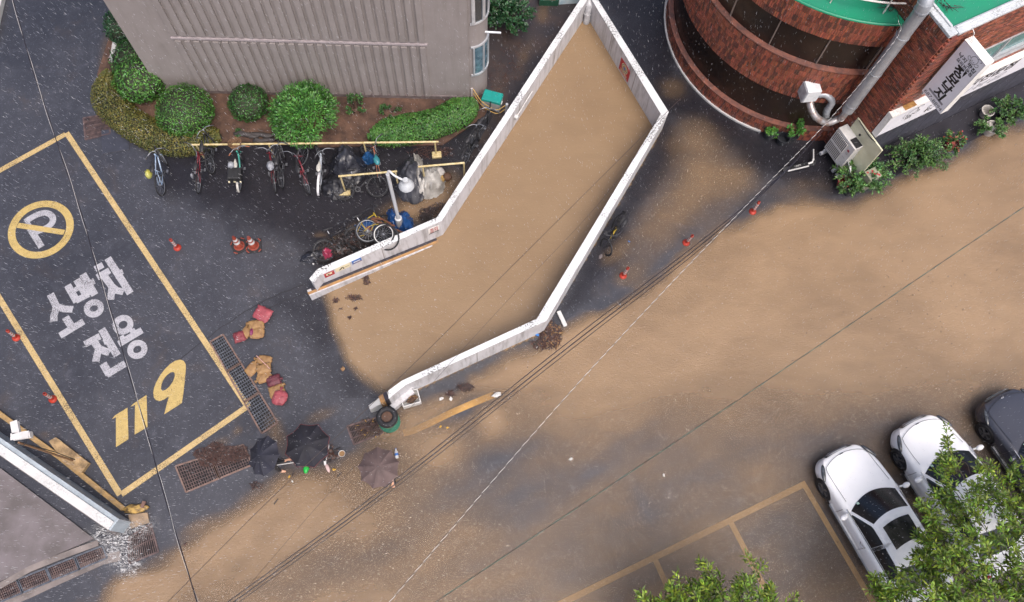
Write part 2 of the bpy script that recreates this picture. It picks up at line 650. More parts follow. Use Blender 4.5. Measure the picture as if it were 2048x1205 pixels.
def blobs(px, py, lst):
    v = np.zeros_like(px)
    for cx, cy, rx, ry, a, d in lst:
        c, s_ = math.cos(math.radians(a)), math.sin(math.radians(a))
        u = ((px - cx) * c + (py - cy) * s_) / rx
        w = (-(px - cx) * s_ + (py - cy) * c) / ry
        v += d * np.exp(-(u * u + w * w) * 0.9)
    return v


def water_sheet(name, fn, x0, x1, y0, y1, step, z, m, cut=0.03):
    xs = np.arange(x0, x1 + step, step); ys = np.arange(y0, y1 + step, step)
    X, Y = np.meshgrid(xs, ys)
    px, py = PX(X, Y, np.zeros_like(X))
    mk = np.clip(fn(X, Y, px, py), 0, 1)
    h, w = X.shape
    idx = np.arange(h * w).reshape(h, w)
    keep = np.maximum.reduce([mk[:-1, :-1], mk[1:, :-1], mk[:-1, 1:], mk[1:, 1:]]) > cut
    q = np.stack([idx[:-1, :-1], idx[:-1, 1:], idx[1:, 1:], idx[1:, :-1]], -1)[keep]
    used = np.unique(q); remap = np.full(h * w, -1); remap[used] = np.arange(len(used))
    co = np.stack([X.ravel(), Y.ravel(), np.full(h * w, z)], -1)[used]
    me = bpy.data.meshes.new(name)
    me.vertices.add(len(used)); me.vertices.foreach_set('co', co.ravel())
    q = remap[q]
    me.loops.add(q.size); me.loops.foreach_set('vertex_index', q.ravel())
    me.polygons.add(len(q)); me.polygons.foreach_set('loop_start', np.arange(0, q.size, 4)); me.polygons.foreach_set('loop_total', np.full(len(q), 4))
    me.update(); me.validate()
    a = me.attributes.new('murk', 'FLOAT', 'POINT'); a.data.foreach_set('value', mk.ravel()[used].astype(np.float32))
    me.materials.append(m)
    o = bpy.data.objects.new(name, me); COL.objects.link(o)
    return tag(o, kind='structure')


def flood_fn(X, Y, px, py):
    n = fbm(px, py, 60, 3, 4) - 0.5
    sd = sdpoly(px, py, FLOOD) + n * 40
    base = sstep(-sd, -14, 34)
    # silt thins out over the higher crown of the lower car park
    t = (py - 770) + (px - 900) * 0.10
    thin = sstep(t, -20, 200)
    left = sstep(px, 1050, 560)
    lvl = 0.97 - thin * (0.62 - 0.38 * left)
    streak = fbm(px, py, 150, 11, 4, 1.0, 2.8, math.radians(-28)) - 0.5
    lvl = lvl + streak * (0.2 + 0.5 * thin)
    out = base * lvl + blobs(px, py, FBLOB) * (0.75 + 0.9 * (n + 0.25))
    ins = sdpoly(X, Y, RAMP_POLY)
    out = np.where(ins < 0.08, 0, out)                      # the ramp has a sheet of its own
    return out


def ramp_fn(X, Y, px, py):
    n = fbm(px, py, 40, 5, 3) - 0.5
    shore = sdpoly(px, py, [(1300, -400), (1500, 900), (790, 900), *SHORE, (640, 480), (700, -400)]) + n * 12
    return np.where(sdpoly(X, Y, RAMP_POLY) < 0.1, sstep(-shore, -8, 26), 0)


water_sheet('flood_water', flood_fn, -17, 24, -3.5, 20, 0.11, 0.012, M_FLOOD)
water_sheet('ramp_water', ramp_fn, -8, 8, 5, 24, 0.10, 0.016, M_RAMPW)


# painted shade: missing sky reflection as dark asphalt by rack, brick lane and ramp wall
def mat_shade():
    m, nt, p, out = new_mat('painted_shade_asphalt')
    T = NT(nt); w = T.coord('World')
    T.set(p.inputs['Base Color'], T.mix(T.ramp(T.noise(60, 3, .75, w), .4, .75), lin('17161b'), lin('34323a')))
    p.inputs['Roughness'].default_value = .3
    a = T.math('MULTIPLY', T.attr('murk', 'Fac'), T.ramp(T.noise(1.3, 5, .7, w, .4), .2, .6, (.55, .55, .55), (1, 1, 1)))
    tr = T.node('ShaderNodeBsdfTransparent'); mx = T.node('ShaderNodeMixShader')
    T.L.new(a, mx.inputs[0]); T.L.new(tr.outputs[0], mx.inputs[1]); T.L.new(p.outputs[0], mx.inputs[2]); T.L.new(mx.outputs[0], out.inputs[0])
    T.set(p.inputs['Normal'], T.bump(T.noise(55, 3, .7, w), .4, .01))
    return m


def shade_fn(X, Y, px, py):
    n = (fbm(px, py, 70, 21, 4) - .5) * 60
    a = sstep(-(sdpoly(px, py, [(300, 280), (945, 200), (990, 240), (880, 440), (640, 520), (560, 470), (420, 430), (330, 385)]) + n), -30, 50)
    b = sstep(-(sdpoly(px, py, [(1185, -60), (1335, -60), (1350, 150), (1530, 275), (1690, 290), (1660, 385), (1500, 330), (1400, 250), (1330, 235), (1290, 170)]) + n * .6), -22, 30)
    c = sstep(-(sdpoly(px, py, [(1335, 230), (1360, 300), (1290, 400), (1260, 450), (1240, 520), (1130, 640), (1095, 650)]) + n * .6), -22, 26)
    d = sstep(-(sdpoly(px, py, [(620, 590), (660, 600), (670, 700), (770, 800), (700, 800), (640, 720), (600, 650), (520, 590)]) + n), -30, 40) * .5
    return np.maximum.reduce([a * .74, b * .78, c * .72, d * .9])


water_sheet('painted_shade', shade_fn, -11, 13, 5.5, 22, 0.13, 0.0024, mat_shade())

# ================================================================ road markings
def stroke(mb, pts, w, z=0.004):
    mb.ribbon(pts, w, z)


fl = thing('fire_lane_box', 'worn yellow outline of the long fire engine bay painted on the asphalt', 'road marking', G(300, 600))
for a, b in (((133, 266), (497, 816)), ((240, 990), (-75, 477))):
    mb = MB(); stroke(mb, [G(*a), G(*b)], 0.165); mb.obj('long_line', M_PLINE, fl)
for a, b in (((131, 269), (-70, 380)), ((494, 814), (243, 989))):
    mb = MB(); stroke(mb, [G(*a), G(*b)], 0.165, 0.005); mb.obj('end_line', M_PLINE, fl)

npk = thing('no_parking_symbol', 'yellow ring with a bar across a white letter P on the asphalt', 'road marking', G(82, 459))
c = G(82, 459)
mb = MB(); R0 = 0.87
mb.poly([(c.x + (R0 + .1) * math.cos(i * PI / 32), c.y + (R0 + .1) * math.sin(i * PI / 32)) for i in range(64)], 0.005,
        holes=[[(c.x + (R0 - .12) * math.cos(i * PI / 32), c.y + (R0 - .12) * math.sin(i * PI / 32)) for i in range(64)]])
mb.obj('ring', M_PYEL, npk)
mb = MB(); stroke(mb, Z5([(105, 153), (385, 196)]), 0.17, 0.006); mb.obj('bar', M_PYEL, npk)
mb = MB(); stroke(mb, bez(Z5([(150, 132), (210, 96), (268, 78), (310, 96), (316, 130), (288, 162), (235, 186), (205, 200)]), 5), 0.19)
stroke(mb, Z5([(158, 138), (205, 212), (250, 284)]), 0.19, 0.0046); mb.obj('letter', M_PWHITE, npk)


def ring_z5(mb, cx, cy, rx, ry, w, ang=0.0):
    c = Z5([(cx, cy)])[0]; ex = Z5([(cx + 10, cy)])[0] - c
    k = ex.length / 10
    out, inn = [], []
    for i in range(32):
        a = i * PI / 16
        for lst, d in ((out, w / 2), (inn, -w / 2)):
            x, y = (rx + d) * math.cos(a), (ry + d) * math.sin(a)
            xr, yr = x * math.cos(ang) - y * math.sin(ang), x * math.sin(ang) + y * math.cos(ang)
            p = Z5([(cx + xr, cy + yr)])[0]; lst.append((p.x, p.y))
    mb.poly(out, 0.004, holes=[inn])


def glyph(name, parent, strokes, rings=(), w=0.21, m=None):
    mb = MB()
    z = 0.004
    for s_ in strokes:
        ww = w
        if isinstance(s_, tuple):
            s_, ww = s_
        z += 0.0004
        stroke(mb, Z5(s_), ww, z)
    for r in rings:
        ring_z5(mb, *r)
    return mb.obj(name, m or M_PWHITE, parent)


t1 = thing('lettering', 'white worn Korean word of three syllables in the fire bay, nearer the ring', 'road marking', Z5([(500, 580)])[0])
glyph('syllable', t1, [[(302, 566), (338, 640), (325, 690), (322, 730)], [(338, 640), (382, 655), (437, 657)], [(392, 704), (428, 760)], [(360, 816), (502, 730)]])
glyph('syllable', t1, [[(405, 512), (462, 612)], [(460, 478), (524, 582)], ([(432, 552), (496, 512)], 0.16), ([(455, 606), (532, 566)], 0.2),
                       [(496, 446), (570, 572)], ([(525, 508), (566, 486)], 0.2)], [(563, 652, 43, 36, 36, -0.35)])
glyph('syllable', t1, [([(570, 416), (618, 390)], 0.2), [(583, 466), (658, 424)], [(622, 452), (672, 522), (664, 600)], [(672, 522), (700, 545), (742, 552)],
                       [(646, 350), (782, 562)], ([(702, 446), (738, 430)], 0.17)])
t2 = thing('lettering', 'white worn Korean word of two syllables in the fire bay, nearer the yellow digits', 'road marking', Z5([(700, 880)])[0])
glyph('syllable', t2, [[(508, 868), (600, 818)], [(562, 848), (592, 892), (574, 972)], [(592, 892), (620, 905), (658, 918)], [(610, 776), (704, 936)],
                       ([(622, 856), (660, 836)], 0.18), [(618, 982), (655, 1046)], [(640, 1050), (752, 982)]])
glyph('syllable', t2, [[(712, 866), (852, 782)], ([(742, 846), (725, 818)], 0.16), ([(808, 806), (790, 778)], 0.16)],
      [(738, 750, 46, 40, 36, -0.5), (824, 898, 44, 38, 36, -0.5)])


def Z7(pts):
    return [(p.x, p.y) for p in P2(pts, 0, 200, 700, 5.74)]


t3 = thing('emergency_number', 'big yellow slanted digits 119 painted in the fire bay', 'road marking', G(300, 810))
for nm, loop, hole in (('digit', [(138, 796), (170, 756), (316, 664), (328, 1026), (184, 1118), (183, 775)], None),
                       ('digit', [(350, 656), (380, 622), (535, 518), (546, 886), (398, 975), (403, 632)], None),
                       ('digit', [(940, 612), (738, 742), (790, 535), (735, 572), (685, 590), (642, 578), (618, 545), (612, 490), (622, 435), (648, 370),
                                  (690, 295), (745, 222), (805, 165), (865, 127), (920, 114), (962, 128), (984, 165), (986, 220), (975, 350), (955, 520)],
                        [(858, 268), (842, 256), (815, 258), (770, 290), (730, 340), (705, 400), (700, 450), (718, 472), (755, 460), (800, 420), (838, 365), (860, 305)])):
    mb = MB(); mb.poly(Z7(loop), 0.004, holes=[Z7(hole)] if hole else [])
    mb.obj(nm, M_PYEL, t3)

mb = MB(); stroke(mb, bez(P2([(560, 1000), (700, 965), (800, 922), (1000, 830), (1200, 730), (1400, 640), (1600, 555), (1885, 438)], 0, 730, 730, 7.314), 4), 0.19)
tag(mb.obj('kerb_line', M_PORANGE), 'orange painted line half under brown water beside the tyre planter', 'road marking')
pk = thing('parking_bay_lines', 'pale yellow parking bay lines showing through shallow water left of the cars', 'road marking', G(1308, 1116))
mb = MB(); stroke(mb, [G(1000, 1268), G(1308, 1116), G(1612, 967)], 0.16); mb.obj('front_line', M_PPARK, pk)
for a, b in (((1125, 1207), (1160, 1290)), ((1310, 1119), (1380, 1275)), ((1461, 1044), (1560, 1235)), ((1610, 973), (1795, 1290))):
    mb = MB(); stroke(mb, [G(*a), G(*b)], 0.15, 0.0044); mb.obj('bay_line', M_PPARK, pk)

M_SEAM = mat('asphalt_seam', '1b1a1e', 0.5)
for lab, pts in (('long dark asphalt seam running from the ramp wall end past the sandbags', [(340, 735), (420, 672), (500, 618), (560, 588), (612, 568)]), ('short dark asphalt seam below the ramp wall end', [(500, 640), (560, 606), (606, 590)])):
    mb = MB(); q = bez(P2(pts, .003), 6)
    mb.ribbon([p + Vector((.02 * math.sin(i * 2.3), .02 * math.cos(i * 1.7), 0)) for i, p in enumerate(q)], .022, .003)
    tag(mb.obj('asphalt_seam', M_SEAM), kind='structure')

# ================================================================ gratings
M_STEEL = mat('grating_steel', '666b74', 0.4, '494c54', 8, metal=0.3)
M_RUST = mat('rusty_steel', '6d5a56', 0.5, '453a3c', 7, metal=0.3)
M_PIT = mat('grating_pit', '0b0b0d', 0.8)
M_RUSTEDGE = mat('rusty_frame', '7b6258', 0.6, '5a4a44', 7)


def grating(label, corners, nlong, ncross, m, frame=M_STEEL, z=0.02, name='drain_grate', group=None, bw=0.014, cw=0.02):
    """corners (world, a-b is the long side); bars run along the long side, cross bars across"""
    a, b, c, d = corners
    t = thing(name, label, 'drain grate', ((a.x + c.x) / 2, (a.y + c.y) / 2, 0), group=group)
    mb = MB(); mb.poly([(p.x, p.y) for p in (a, b, c, d)], 0.003); mb.obj('pit', M_PIT, t)
    mb = MB()
    for i in range(nlong + 1):
        k = i / nlong
        mb.bar(a.lerp(d, k) + Vector((0, 0, z - .008)), b.lerp(c, k) + Vector((0, 0, z - .008)), bw, 0.02)
    for i in range(ncross + 1):
        k = i / ncross
        mb.bar(a.lerp(b, k) + Vector((0, 0, z - .006)), d.lerp(c, k) + Vector((0, 0, z - .006)), cw, 0.02)
    tag(mb.obj('bars', m, t), kind='stuff')
    mb = MB()
    for p, q in ((a, b), (b, c), (c, d), (d, a)):
        mb.bar(p + Vector((0, 0, z * .5)), q + Vector((0, 0, z * .5)), 0.045, z + 0.012)
    mb.obj('frame', frame, t)
    return t


def GC(*pts):
    return [G(*p) for p in pts]


def split_grating(label, corners, n, nlong, ncross, m, frame, group, labels):
    a, b, c, d = corners
    for i in range(n):
        k0, k1 = i / n + .003, (i + 1) / n - .003
        grating(labels[i], [a.lerp(b, k0), a.lerp(b, k1), d.lerp(c, k1), d.lerp(c, k0)], nlong, ncross, m, frame, group=group)


grating('dark square grating by the olive hedge above the fire bay corner', GC((167, 237), (217, 229), (221, 268), (171, 280)), 5, 22, M_RUST, M_RUST, bw=.02)
mb = MB(); mb.poly([(p.x, p.y) for p in GC((203, 262), (255, 255), (259, 300), (205, 309))], 0.0, 0.025)
tag(mb.obj('cover_plate', mat('dark_plate', '3a3c46', 0.35, '30323a', 4), bevel=0.005), 'flat dark metal cover plate beside the square grating', 'cover plate')
split_grating('', GC((420, 684), (524, 868), (556, 846), (446, 669)), 3, 7, 11, M_STEEL, M_RUSTEDGE, 'gratings of the long drain by the sandbags',
              ['long steel grating at the end nearest the round red sandbag', 'long steel grating in the middle of the drain beside the sandbags', 'long steel grating ending in mud by the black umbrellas'])
split_grating('', GC((372, 985), (505, 930), (487, 890), (351, 933)), 2, 8, 14, M_RUST, M_RUSTEDGE, 'gratings under the leaf heap',
              ['left half of the rusty grating beside the leaf heap', 'right half of the rusty grating under the leaf heap by the small umbrella'])
grating('rusty grating clogged with leaves between brown umbrella and tyre planter', GC((694, 853), (708, 890), (766, 866), (752, 836)), 20, 3, M_RUST, M_RUST)
split_grating('', GC((-70, 1234), (216, 1116), (206, 1092), (-82, 1206)), 5, 6, 14, M_RUST, M_STEEL, 'gratings of the channel along the concrete yard',
              ['channel grating outside the left edge of the yard', 'channel grating at the bottom left corner of the yard', 'second channel grating from the bottom left corner',
               'channel grating with leaves between the splash and the yard corner', 'channel grating under the white splash'])
grating('rusty ribbed grating half drowned by the white splash', GC((258, 1075), (258, 1128), (317, 1104), (302, 1048)), 14, 2, M_RUST, M_RUST, bw=.02)
# ================================================================ ramp wall
def mat_wall(name, c, c2, streak=0.5, speck=0.0):
    m, nt, p, out = new_mat(name)
    T = NT(nt)
    w = T.coord('World')
    st = T.noise(5.5, 6, 0.75, T.coord('World', (1, 1, 0.12)), 0.3)
    col = T.mix(T.ramp(T.noise(1.4, 5, 0.6, w), 0.3, 0.75), lin(c), lin(c2))
    col = T.mix(T.math('MULTIPLY', T.ramp(st, 0.48, 0.68), streak), col, lin('5b564f'))
    if speck:
        k = T.math('MULTIPLY', T.ramp(T.noise(19, 6, 0.8, w), 0.50, 0.555), T.ramp(T.noise(1.1, 4, 0.6, w), 0.45, 0.60))
        col = T.mix(T.math('MULTIPLY', k, speck), col, lin('34332f'))
    T.set(p.inputs['Base Color'], col)
    p.inputs['Roughness'].default_value = 0.6
    T.set(p.inputs['Normal'], T.bump(T.noise(24, 5, 0.7, w), 0.25, 0.01))
    return m


M_WALL = mat_wall('painted_wall_face', 'c2c2c6', 'aeadb0', 0.6)
M_WALLTOP = mat_wall('painted_wall_top', 'd0d2d4', 'c2c4c6', 0.05, 1.0)
M_WHITE = mat_wall('white_painted_concrete', 'c6c7c8', 'b4b3b0', 0.12, 0.3)
M_SEAMW = mat('wall_joint', '8b8683', 0.7)
M_BLACKP = mat('black_paint', '24222a', 0.5, '35323a', 9)
M_ORANGEP = mat('orange_paint', 'a37c4c', 0.5, '86684a', 5)

rw = thing('ramp_wall', 'white painted concrete wall round the flooded basement ramp, grimy along its top', 'wall', (0, 0, 0))
loop = [(p.x, p.y) for p in W_OUT] + [(p.x, p.y) for p in reversed(W_IN)]
mb = MB(); mb.poly(loop, -0.1, WALL_H - 0.03); mb.obj('wall_body', M_WALL, rw)
ins = lambda p, q, k: p.lerp(q, k)
lo_ = [ins(a, b, -0.02) for a, b in zip(W_OUT, W_IN)]; li_ = [ins(b, a, -0.02) for a, b in zip(W_OUT, W_IN)]
mb = MB(); mb.poly([(p.x, p.y) for p in lo_] + [(p.x, p.y) for p in reversed(li_)], WALL_H - 0.03, WALL_H)
mb.obj('coping', M_WALLTOP, rw)
# low painted ledge along the inner foot of the wall at the upper left, running down into the water
a0 = G(612.5, 584, 0); e0 = W_IN[1].copy(); e0.z = 0
dirv = (W_IN[2] - W_IN[1]); dirv.z = 0; L = dirv.length; dirv.normalize()
nrm = Vector((dirv.y, -dirv.x, 0))                       # towards the water
s0 = W_IN[1].copy(); s0.z = 0
mb = MB(); m2 = MB(); m3_ = MB()


def ledge(mb, n0, n1, z0a, z1a, z0b, z1b, k0, k1):
    A, B = s0 + dirv * k0, s0 + dirv * k1
    vs = []
    for P_, za, zb in ((A, z0a, z1a), (B, z0b, z1b)):
        vs += [P_ + nrm * n0 + Vector((0, 0, za)), P_ + nrm * n1 + Vector((0, 0, za)), P_ + nrm * n1 + Vector((0, 0, zb)), P_ + nrm * n0 + Vector((0, 0, zb))]
    mb.add(vs, [(0, 1, 2, 3), (7, 6, 5, 4), (0, 4, 5, 1), (1, 5, 6, 2), (2, 6, 7, 3), (3, 7, 4, 0)])


ledge(mb, 0.002, 0.20, -0.1, 0.40, -0.3, -0.02, -0.52, L * 0.98)
mb.obj('ledge', M_WALL, rw)
ledge(m2, 0.004, 0.085, 0.41, 0.42, -0.01, 0.0, -0.40, L * 0.98); m2.obj('black_band', M_BLACKP, rw)
ledge(m3_, 0.087, 0.165, 0.402, 0.425, -0.018, 0.002, -0.53, L * 0.98); m3_.obj('orange_band', M_ORANGEP, rw)
# low sloping end with painted bands at the lower left
oa, ob = W_OUT[-1], W_IN[-1]
d_ = (G(737, 815, 0.45) - (oa + ob) / 2); d_.z = 0
Le = d_.length; d_.normalize(); sd_ = Vector((-d_.y, d_.x, 0))
cen = (oa + ob) / 2; hw = (oa - ob).length / 2 * 0.98


def wedge(mb, k0, k1, za, zb, w0, w1, low=-0.1):
    A, B = cen + d_ * k0, cen + d_ * k1
    vs = []
    for P_, zt, ww in ((A, za, w0), (B, zb, w1)):
        for sgn in (-1, 1):
            q = P_ + sd_ * ww * sgn
            vs += [(q.x, q.y, low), (q.x, q.y, zt)]
    mb.add(vs, [(0, 1, 3, 2), (4, 6, 7, 5), (0, 4, 5, 1), (2, 3, 7, 6), (1, 5, 7, 3), (0, 2, 6, 4)])


mb = MB(); wedge(mb, 0.001, Le * .98, 0.97, 0.38, hw, hw * .62); mb.obj('sloping_end', M_WHITE, rw)
mb = MB(); wedge(mb, 0.02, 0.14, 0.985, 0.90, hw + .006, hw, 0.02); mb.obj('black_band', M_BLACKP, rw)
mb = MB(); wedge(mb, 0.145, 0.28, 0.905, 0.80, hw + .004, hw * .95, 0.02); mb.obj('orange_band', M_ORANGEP, rw)
# ledge under the lower wall on the road side
mb = MB()
qa, qb = W_OUT[-2].copy(), W_OUT[-1].copy(); qa.z = qb.z = 0
mb.bar(qb + Vector((0.02, -0.09, 0.16)), qb.lerp(qa, .0) + (qa - qb).normalized() * .75 + Vector((0.02, -.09, 0.16)), 0.16, 0.30); mb.obj('road_ledge', M_WALL, rw)
# handrail stub on the inner face of the left wall
p0, p1 = W_IN[2].lerp(W_IN[3], .47), W_IN[2].lerp(W_IN[3], .58)
nr = Vector((0.83, -0.55, 0)) * .05
mb = MB(); mb.tube([p0 + nr + Vector((0, 0, -.45)), p1 + nr + Vector((0, 0, -.35))], .02); mb.box(p0 + nr + Vector((0, 0, -.45)), (.12, .12, .1), 0.9)
tag(mb.obj('cable_conduit', M_WHITE), 'thin white conduit with a small box on the inner left ramp wall', 'conduit')

# vertical construction joints on the faces of the wall
for seg, (A_, B_) in enumerate(list(zip(W_IN[1:-2], W_IN[2:-1])) + list(zip(W_OUT[4:-1], W_OUT[5:]))):
    d_j = (B_ - A_); L_j = d_j.length; d_j.normalize()
    for k in range(1, int(L_j / 2.4) + 1):
        p = A_ + d_j * (L_j * k / (int(L_j / 2.4) + 1)); p.z = .48
        piece('joint', lambda: MB().box((0, 0, 0), (.022, .012, .96)), M_SEAMW, rw, 'joint', p, math.atan2(d_j.y, d_j.x))
# drain pipe in the far corner of the ramp
M_GALV = mat('galvanised_sheet', 'a9adb2', 0.4, '91959b', 3, metal=0.4, bump=0.1, bscale=9)
M_PVC = mat('grey_pvc_pipe', 'b9babd', 0.45, '8f9094', 6)
pb = G(1172.5, 44, 0.02)
dp = thing('drain_pipe', 'grey bent drain pipe in the far corner of the ramp', 'pipe', pb)
top = pb + Vector((0.02, 0.12, 0.72))
mb = MB(); mb.tube(bez([pb + Vector((0, -.02, 0)), pb + Vector((0, 0.02, .45)), top, top + Vector((0.02, 0.22, 0.13))], 5), 0.115, 14); mb.obj('pipe', M_PVC, dp, smooth=True, auto=40)
mb = MB(); mb.tube([top + Vector((0, -.03, -.06)), top + Vector((0, .0, .02))], 0.14, 14); mb.tube([pb + Vector((0, .015, .38)), pb + Vector((0, .02, .44))], 0.13, 14); mb.obj('collar', M_PVC, dp)


# posters on the wall: flat printed boards at their place
def text_mesh(body, size=1.0, ext=0.0, bold=0.0, shear=0.0):
    cu = bpy.data.curves.new('txt', 'FONT')
    cu.body = body; cu.size = size; cu.extrude = ext; cu.offset = bold; cu.shear = shear
    cu.align_x = 'CENTER'; cu.align_y = 'CENTER'; cu.resolution_u = 3
    o = bpy.data.objects.new('txt', cu)
    COL.objects.link(o)
    dg = bpy.context.evaluated_depsgraph_get()
    me = bpy.data.meshes.new_from_object(o.evaluated_get(dg))
    bpy.data.objects.remove(o); bpy.data.curves.remove(cu)
    return me


def text_obj(name, body, size, M, m, parent=None, bold=0.0, shear=0.0, kx=1.0, width=None):
    """lettering as flat print 2 mm proud of its board; M maps (right, up, out) to the world"""
    me = text_mesh(body, size, 0.0, bold, shear)
    if not len(me.vertices):
        return None
    if width:
        xs = [v.co.x for v in me.vertices]; kx = width / max(1e-6, max(xs) - min(xs))
    A = M @ Matrix.Diagonal((kx, 1, 1, 1))
    if parent is not None:
        A = root_matrix(parent).inverted() @ A
    me.transform(A)
    me.materials.clear(); me.materials.append(m)
    me.name = name
    o = bpy.data.objects.new(name, me); COL.objects.link(o)
    if parent is not None:
        o.parent = parent
    return o


def frame(o, right, up):
    right = Vector(right).normalized(); up = Vector(up).normalized(); nn = right.cross(up).normalized()
    up = nn.cross(right)
    return Matrix.Translation(o) @ Matrix((right, up, nn)).transposed().to_4x4()


M_INK = mat('black_print', '1c1a1c', 0.6)
M_RED = mat('red_print', 'a8232f', 0.5, '8f1c28', 6)
M_CREAM = mat('cream_print', 'd9cfae', 0.55)
M_BLUEP = mat('blue_print', '3469b0', 0.5)
M_WBOARD = mat('white_board', 'd9d8d6', 0.5, 'cbc8c2', 5)
M_TEALP = mat('teal_print', '25453f', 0.5)


def board(name, label, cat, M, w, h, th, m):
    t = thing(name, label, cat, M.translation)
    mb = MB(); mb.add([M @ Vector(v) for v in [(-w / 2, -h / 2, 0), (w / 2, -h / 2, 0), (w / 2, h / 2, 0), (-w / 2, h / 2, 0),
                                              (-w / 2, -h / 2, th), (w / 2, -h / 2, th), (w / 2, h / 2, th), (-w / 2, h / 2, th)]],
                      [(3, 2, 1, 0), (4, 5, 6, 7), (0, 1, 5, 4), (1, 2, 6, 5), (2, 3, 7, 6), (3, 0, 4, 7)])
    mb.obj('panel', m, t)
    return t


def rect(mb, M, x0, x1, y0, y1, z, m=0):
    mb.add([M @ Vector(v) for v in [(x0, y0, z), (x1, y0, z), (x1, y1, z), (x0, y1, z)]], [(0, 1, 2, 3)], m)


dW = dirv; up = Vector((0, 0, 1))


def on_left_wall(k, z):                                    # k metres along the inner face of the upper left wall
    p = W_IN[1] + dirv * k; p.z = z
    return frame(p + nrm * 0.003, dirv, up)


M = on_left_wall(0.27, 0.80)
t = board('notice', 'small red and cream notice at the left end of the ramp wall', 'notice', M, 0.3, 0.26, 0.01, M_RED)
mb = MB(); rect(mb, M, -.10, .08, -.02, .10, .0125); mb.obj('print', M_CREAM, t)
mb = MB(); rect(mb, M, -.05, 0.0, 0.0, .06, .014); mb.obj('mark', M_INK, t)
M = on_left_wall(0.70, 0.83)
t = board('notice', 'cream notice with a dark slanting arrow on the ramp wall', 'notice', M, 0.46, 0.24, 0.01, M_CREAM)
mb = MB(); mb.add([M @ Vector(v) for v in [(-.14, -.05, .0125), (-.1, -.07, .0125), (.02, .06, .0125), (-.03, .08, .0125)]], [(0, 1, 2, 3)])
rect(mb, M, -.01, .03, -.08, .02, .0125); rect(mb, M, .06, .18, -.01, .01, .0125); mb.obj('print', M_INK, t)
M = on_left_wall(1.14, 0.84)
t = board('notice', 'small blue notice with an orange line on the ramp wall', 'notice', M, 0.3, 0.26, 0.01, M_BLUEP)
mb = MB(); rect(mb, M, -.14, .14, -.08, -.04, .0125); mb.obj('print', M_ORANGEP, t)
mb = MB(); rect(mb, M, -.10, .10, .0, .05, .0125); rect(mb, M, -.14, .14, -.125, -.1, .0125); mb.obj('lettering', M_WBOARD, t)
M = on_left_wall(3.62, 0.66)
t = board('notice', 'white notice with red Korean lettering on the bend side of the ramp wall', 'notice', M, 0.36, 0.36, 0.01, M_WBOARD)
text_obj('lettering', '주차', 0.15, M @ Matrix.Translation((0, .07, .013)), M_RED, t, .004)
text_obj('lettering', '금지', 0.15, M @ Matrix.Translation((0, -.06, .013)), M_RED, t, .004)
mb = MB(); rect(mb, M, -.17, .17, -.175, -.13, .0125); mb.obj('print', M_INK, t)
# red safety board on the right wall
f0, f1 = W_IN[3].copy(), W_IN[4].copy()
dr = (f1 - f0).normalized()
p = (G(1246, 140, 0.45)); p = f0 + dr * (p - f0).dot(dr); p.z = 0.40
M = frame(p + Vector((-dr.y, dr.x, 0)) * (-0.004), dr, up)
if M.to_3x3().col[2].dot(Vector((-1, 0, 0))) < 0:
    M = frame(p + Vector((-dr.y, dr.x, 0)) * 0.004, -dr, up)
t = board('safety_board', 'red safety board with a round emblem on the right ramp wall', 'sign', M, 0.62, 0.58, 0.01, M_RED)
for r, m, z in ((.19, M_CREAM, .0125), (.17, M_TEALP, .0140), (.14, M_CREAM, .0155), (.115, M_ORANGEP, .017), (.06, M_BLUEP, .0185)):
    mb = MB(); mb.add([M @ Vector((r * math.cos(i * PI / 12), .075 + r * math.sin(i * PI / 12), z)) for i in range(24)], [tuple(range(24))]); mb.obj('emblem', m, t)
text_obj('lettering', '안전제일', 0.12, M @ Matrix.Translation((0, -.17, .013)), M_CREAM, t, .002)
mb = MB(); rect(mb, M, -.25, .25, -.262, -.24, .0125); mb.obj('print', M_CREAM, t)

# ================================================================ grey building
M_STUCCO = mat_wall('grey_stucco', '8d8684', '827b79', 0.22)
M_STUCCO2 = mat_wall('rib_stucco', '8d8684', '827b79', 0.18)
M_ALU = mat('aluminium_frame', 'c9ccd0', 0.4, 'b2b5ba', 5, metal=0.5)
M_GLASSD = mat('dark_window_glass', '1a2228', 0.08, '26313a', 1.2, spec=0.8)
M_GLASSG = mat('green_window_glass', '5f8f8a', 0.12, '4d7a78', 1.0, spec=0.8)
M_GLASSB = mat('glass_block', '5f7a86', 0.15, '3c525f', 6, spec=0.8)
B0, B1 = G(322, 184), G(939, 200)
bd = (B1 - B0).normalized(); bn = Vector((-bd.y, bd.x, 0))      # into the building
BL = (B1 - B0).length
gb = thing('grey_building', 'tall grey stucco building with vertical ribs behind the clipped shrubs', 'building', B0)
BH = 17.0
mb = MB()
B0b = B0 + bn * 9
foot = [B0, B1, B1 + bn * 9, B0b]
mb.poly([(p.x, p.y) for p in foot], -0.1, BH); mb.obj('wall', M_STUCCO, gb)
mb = MB(); mb.poly([(p.x, p.y) for p in [B0 - bd * .15 - bn * .15, B1 + bd * .15 - bn * .15, B1 + bn * 9.1 + bd * .15, B0b + bn * .1 - bd * .15]], BH + .002, BH + 0.35); mb.obj('roof', M_STUCCO, gb)


def onB(k, z, out=0.0):
    p = B0 + bd * k - bn * out
    return Vector((p.x, p.y, z))


def pxk(px, py, z):
    return (G(px, py, z) - B0).dot(bd)


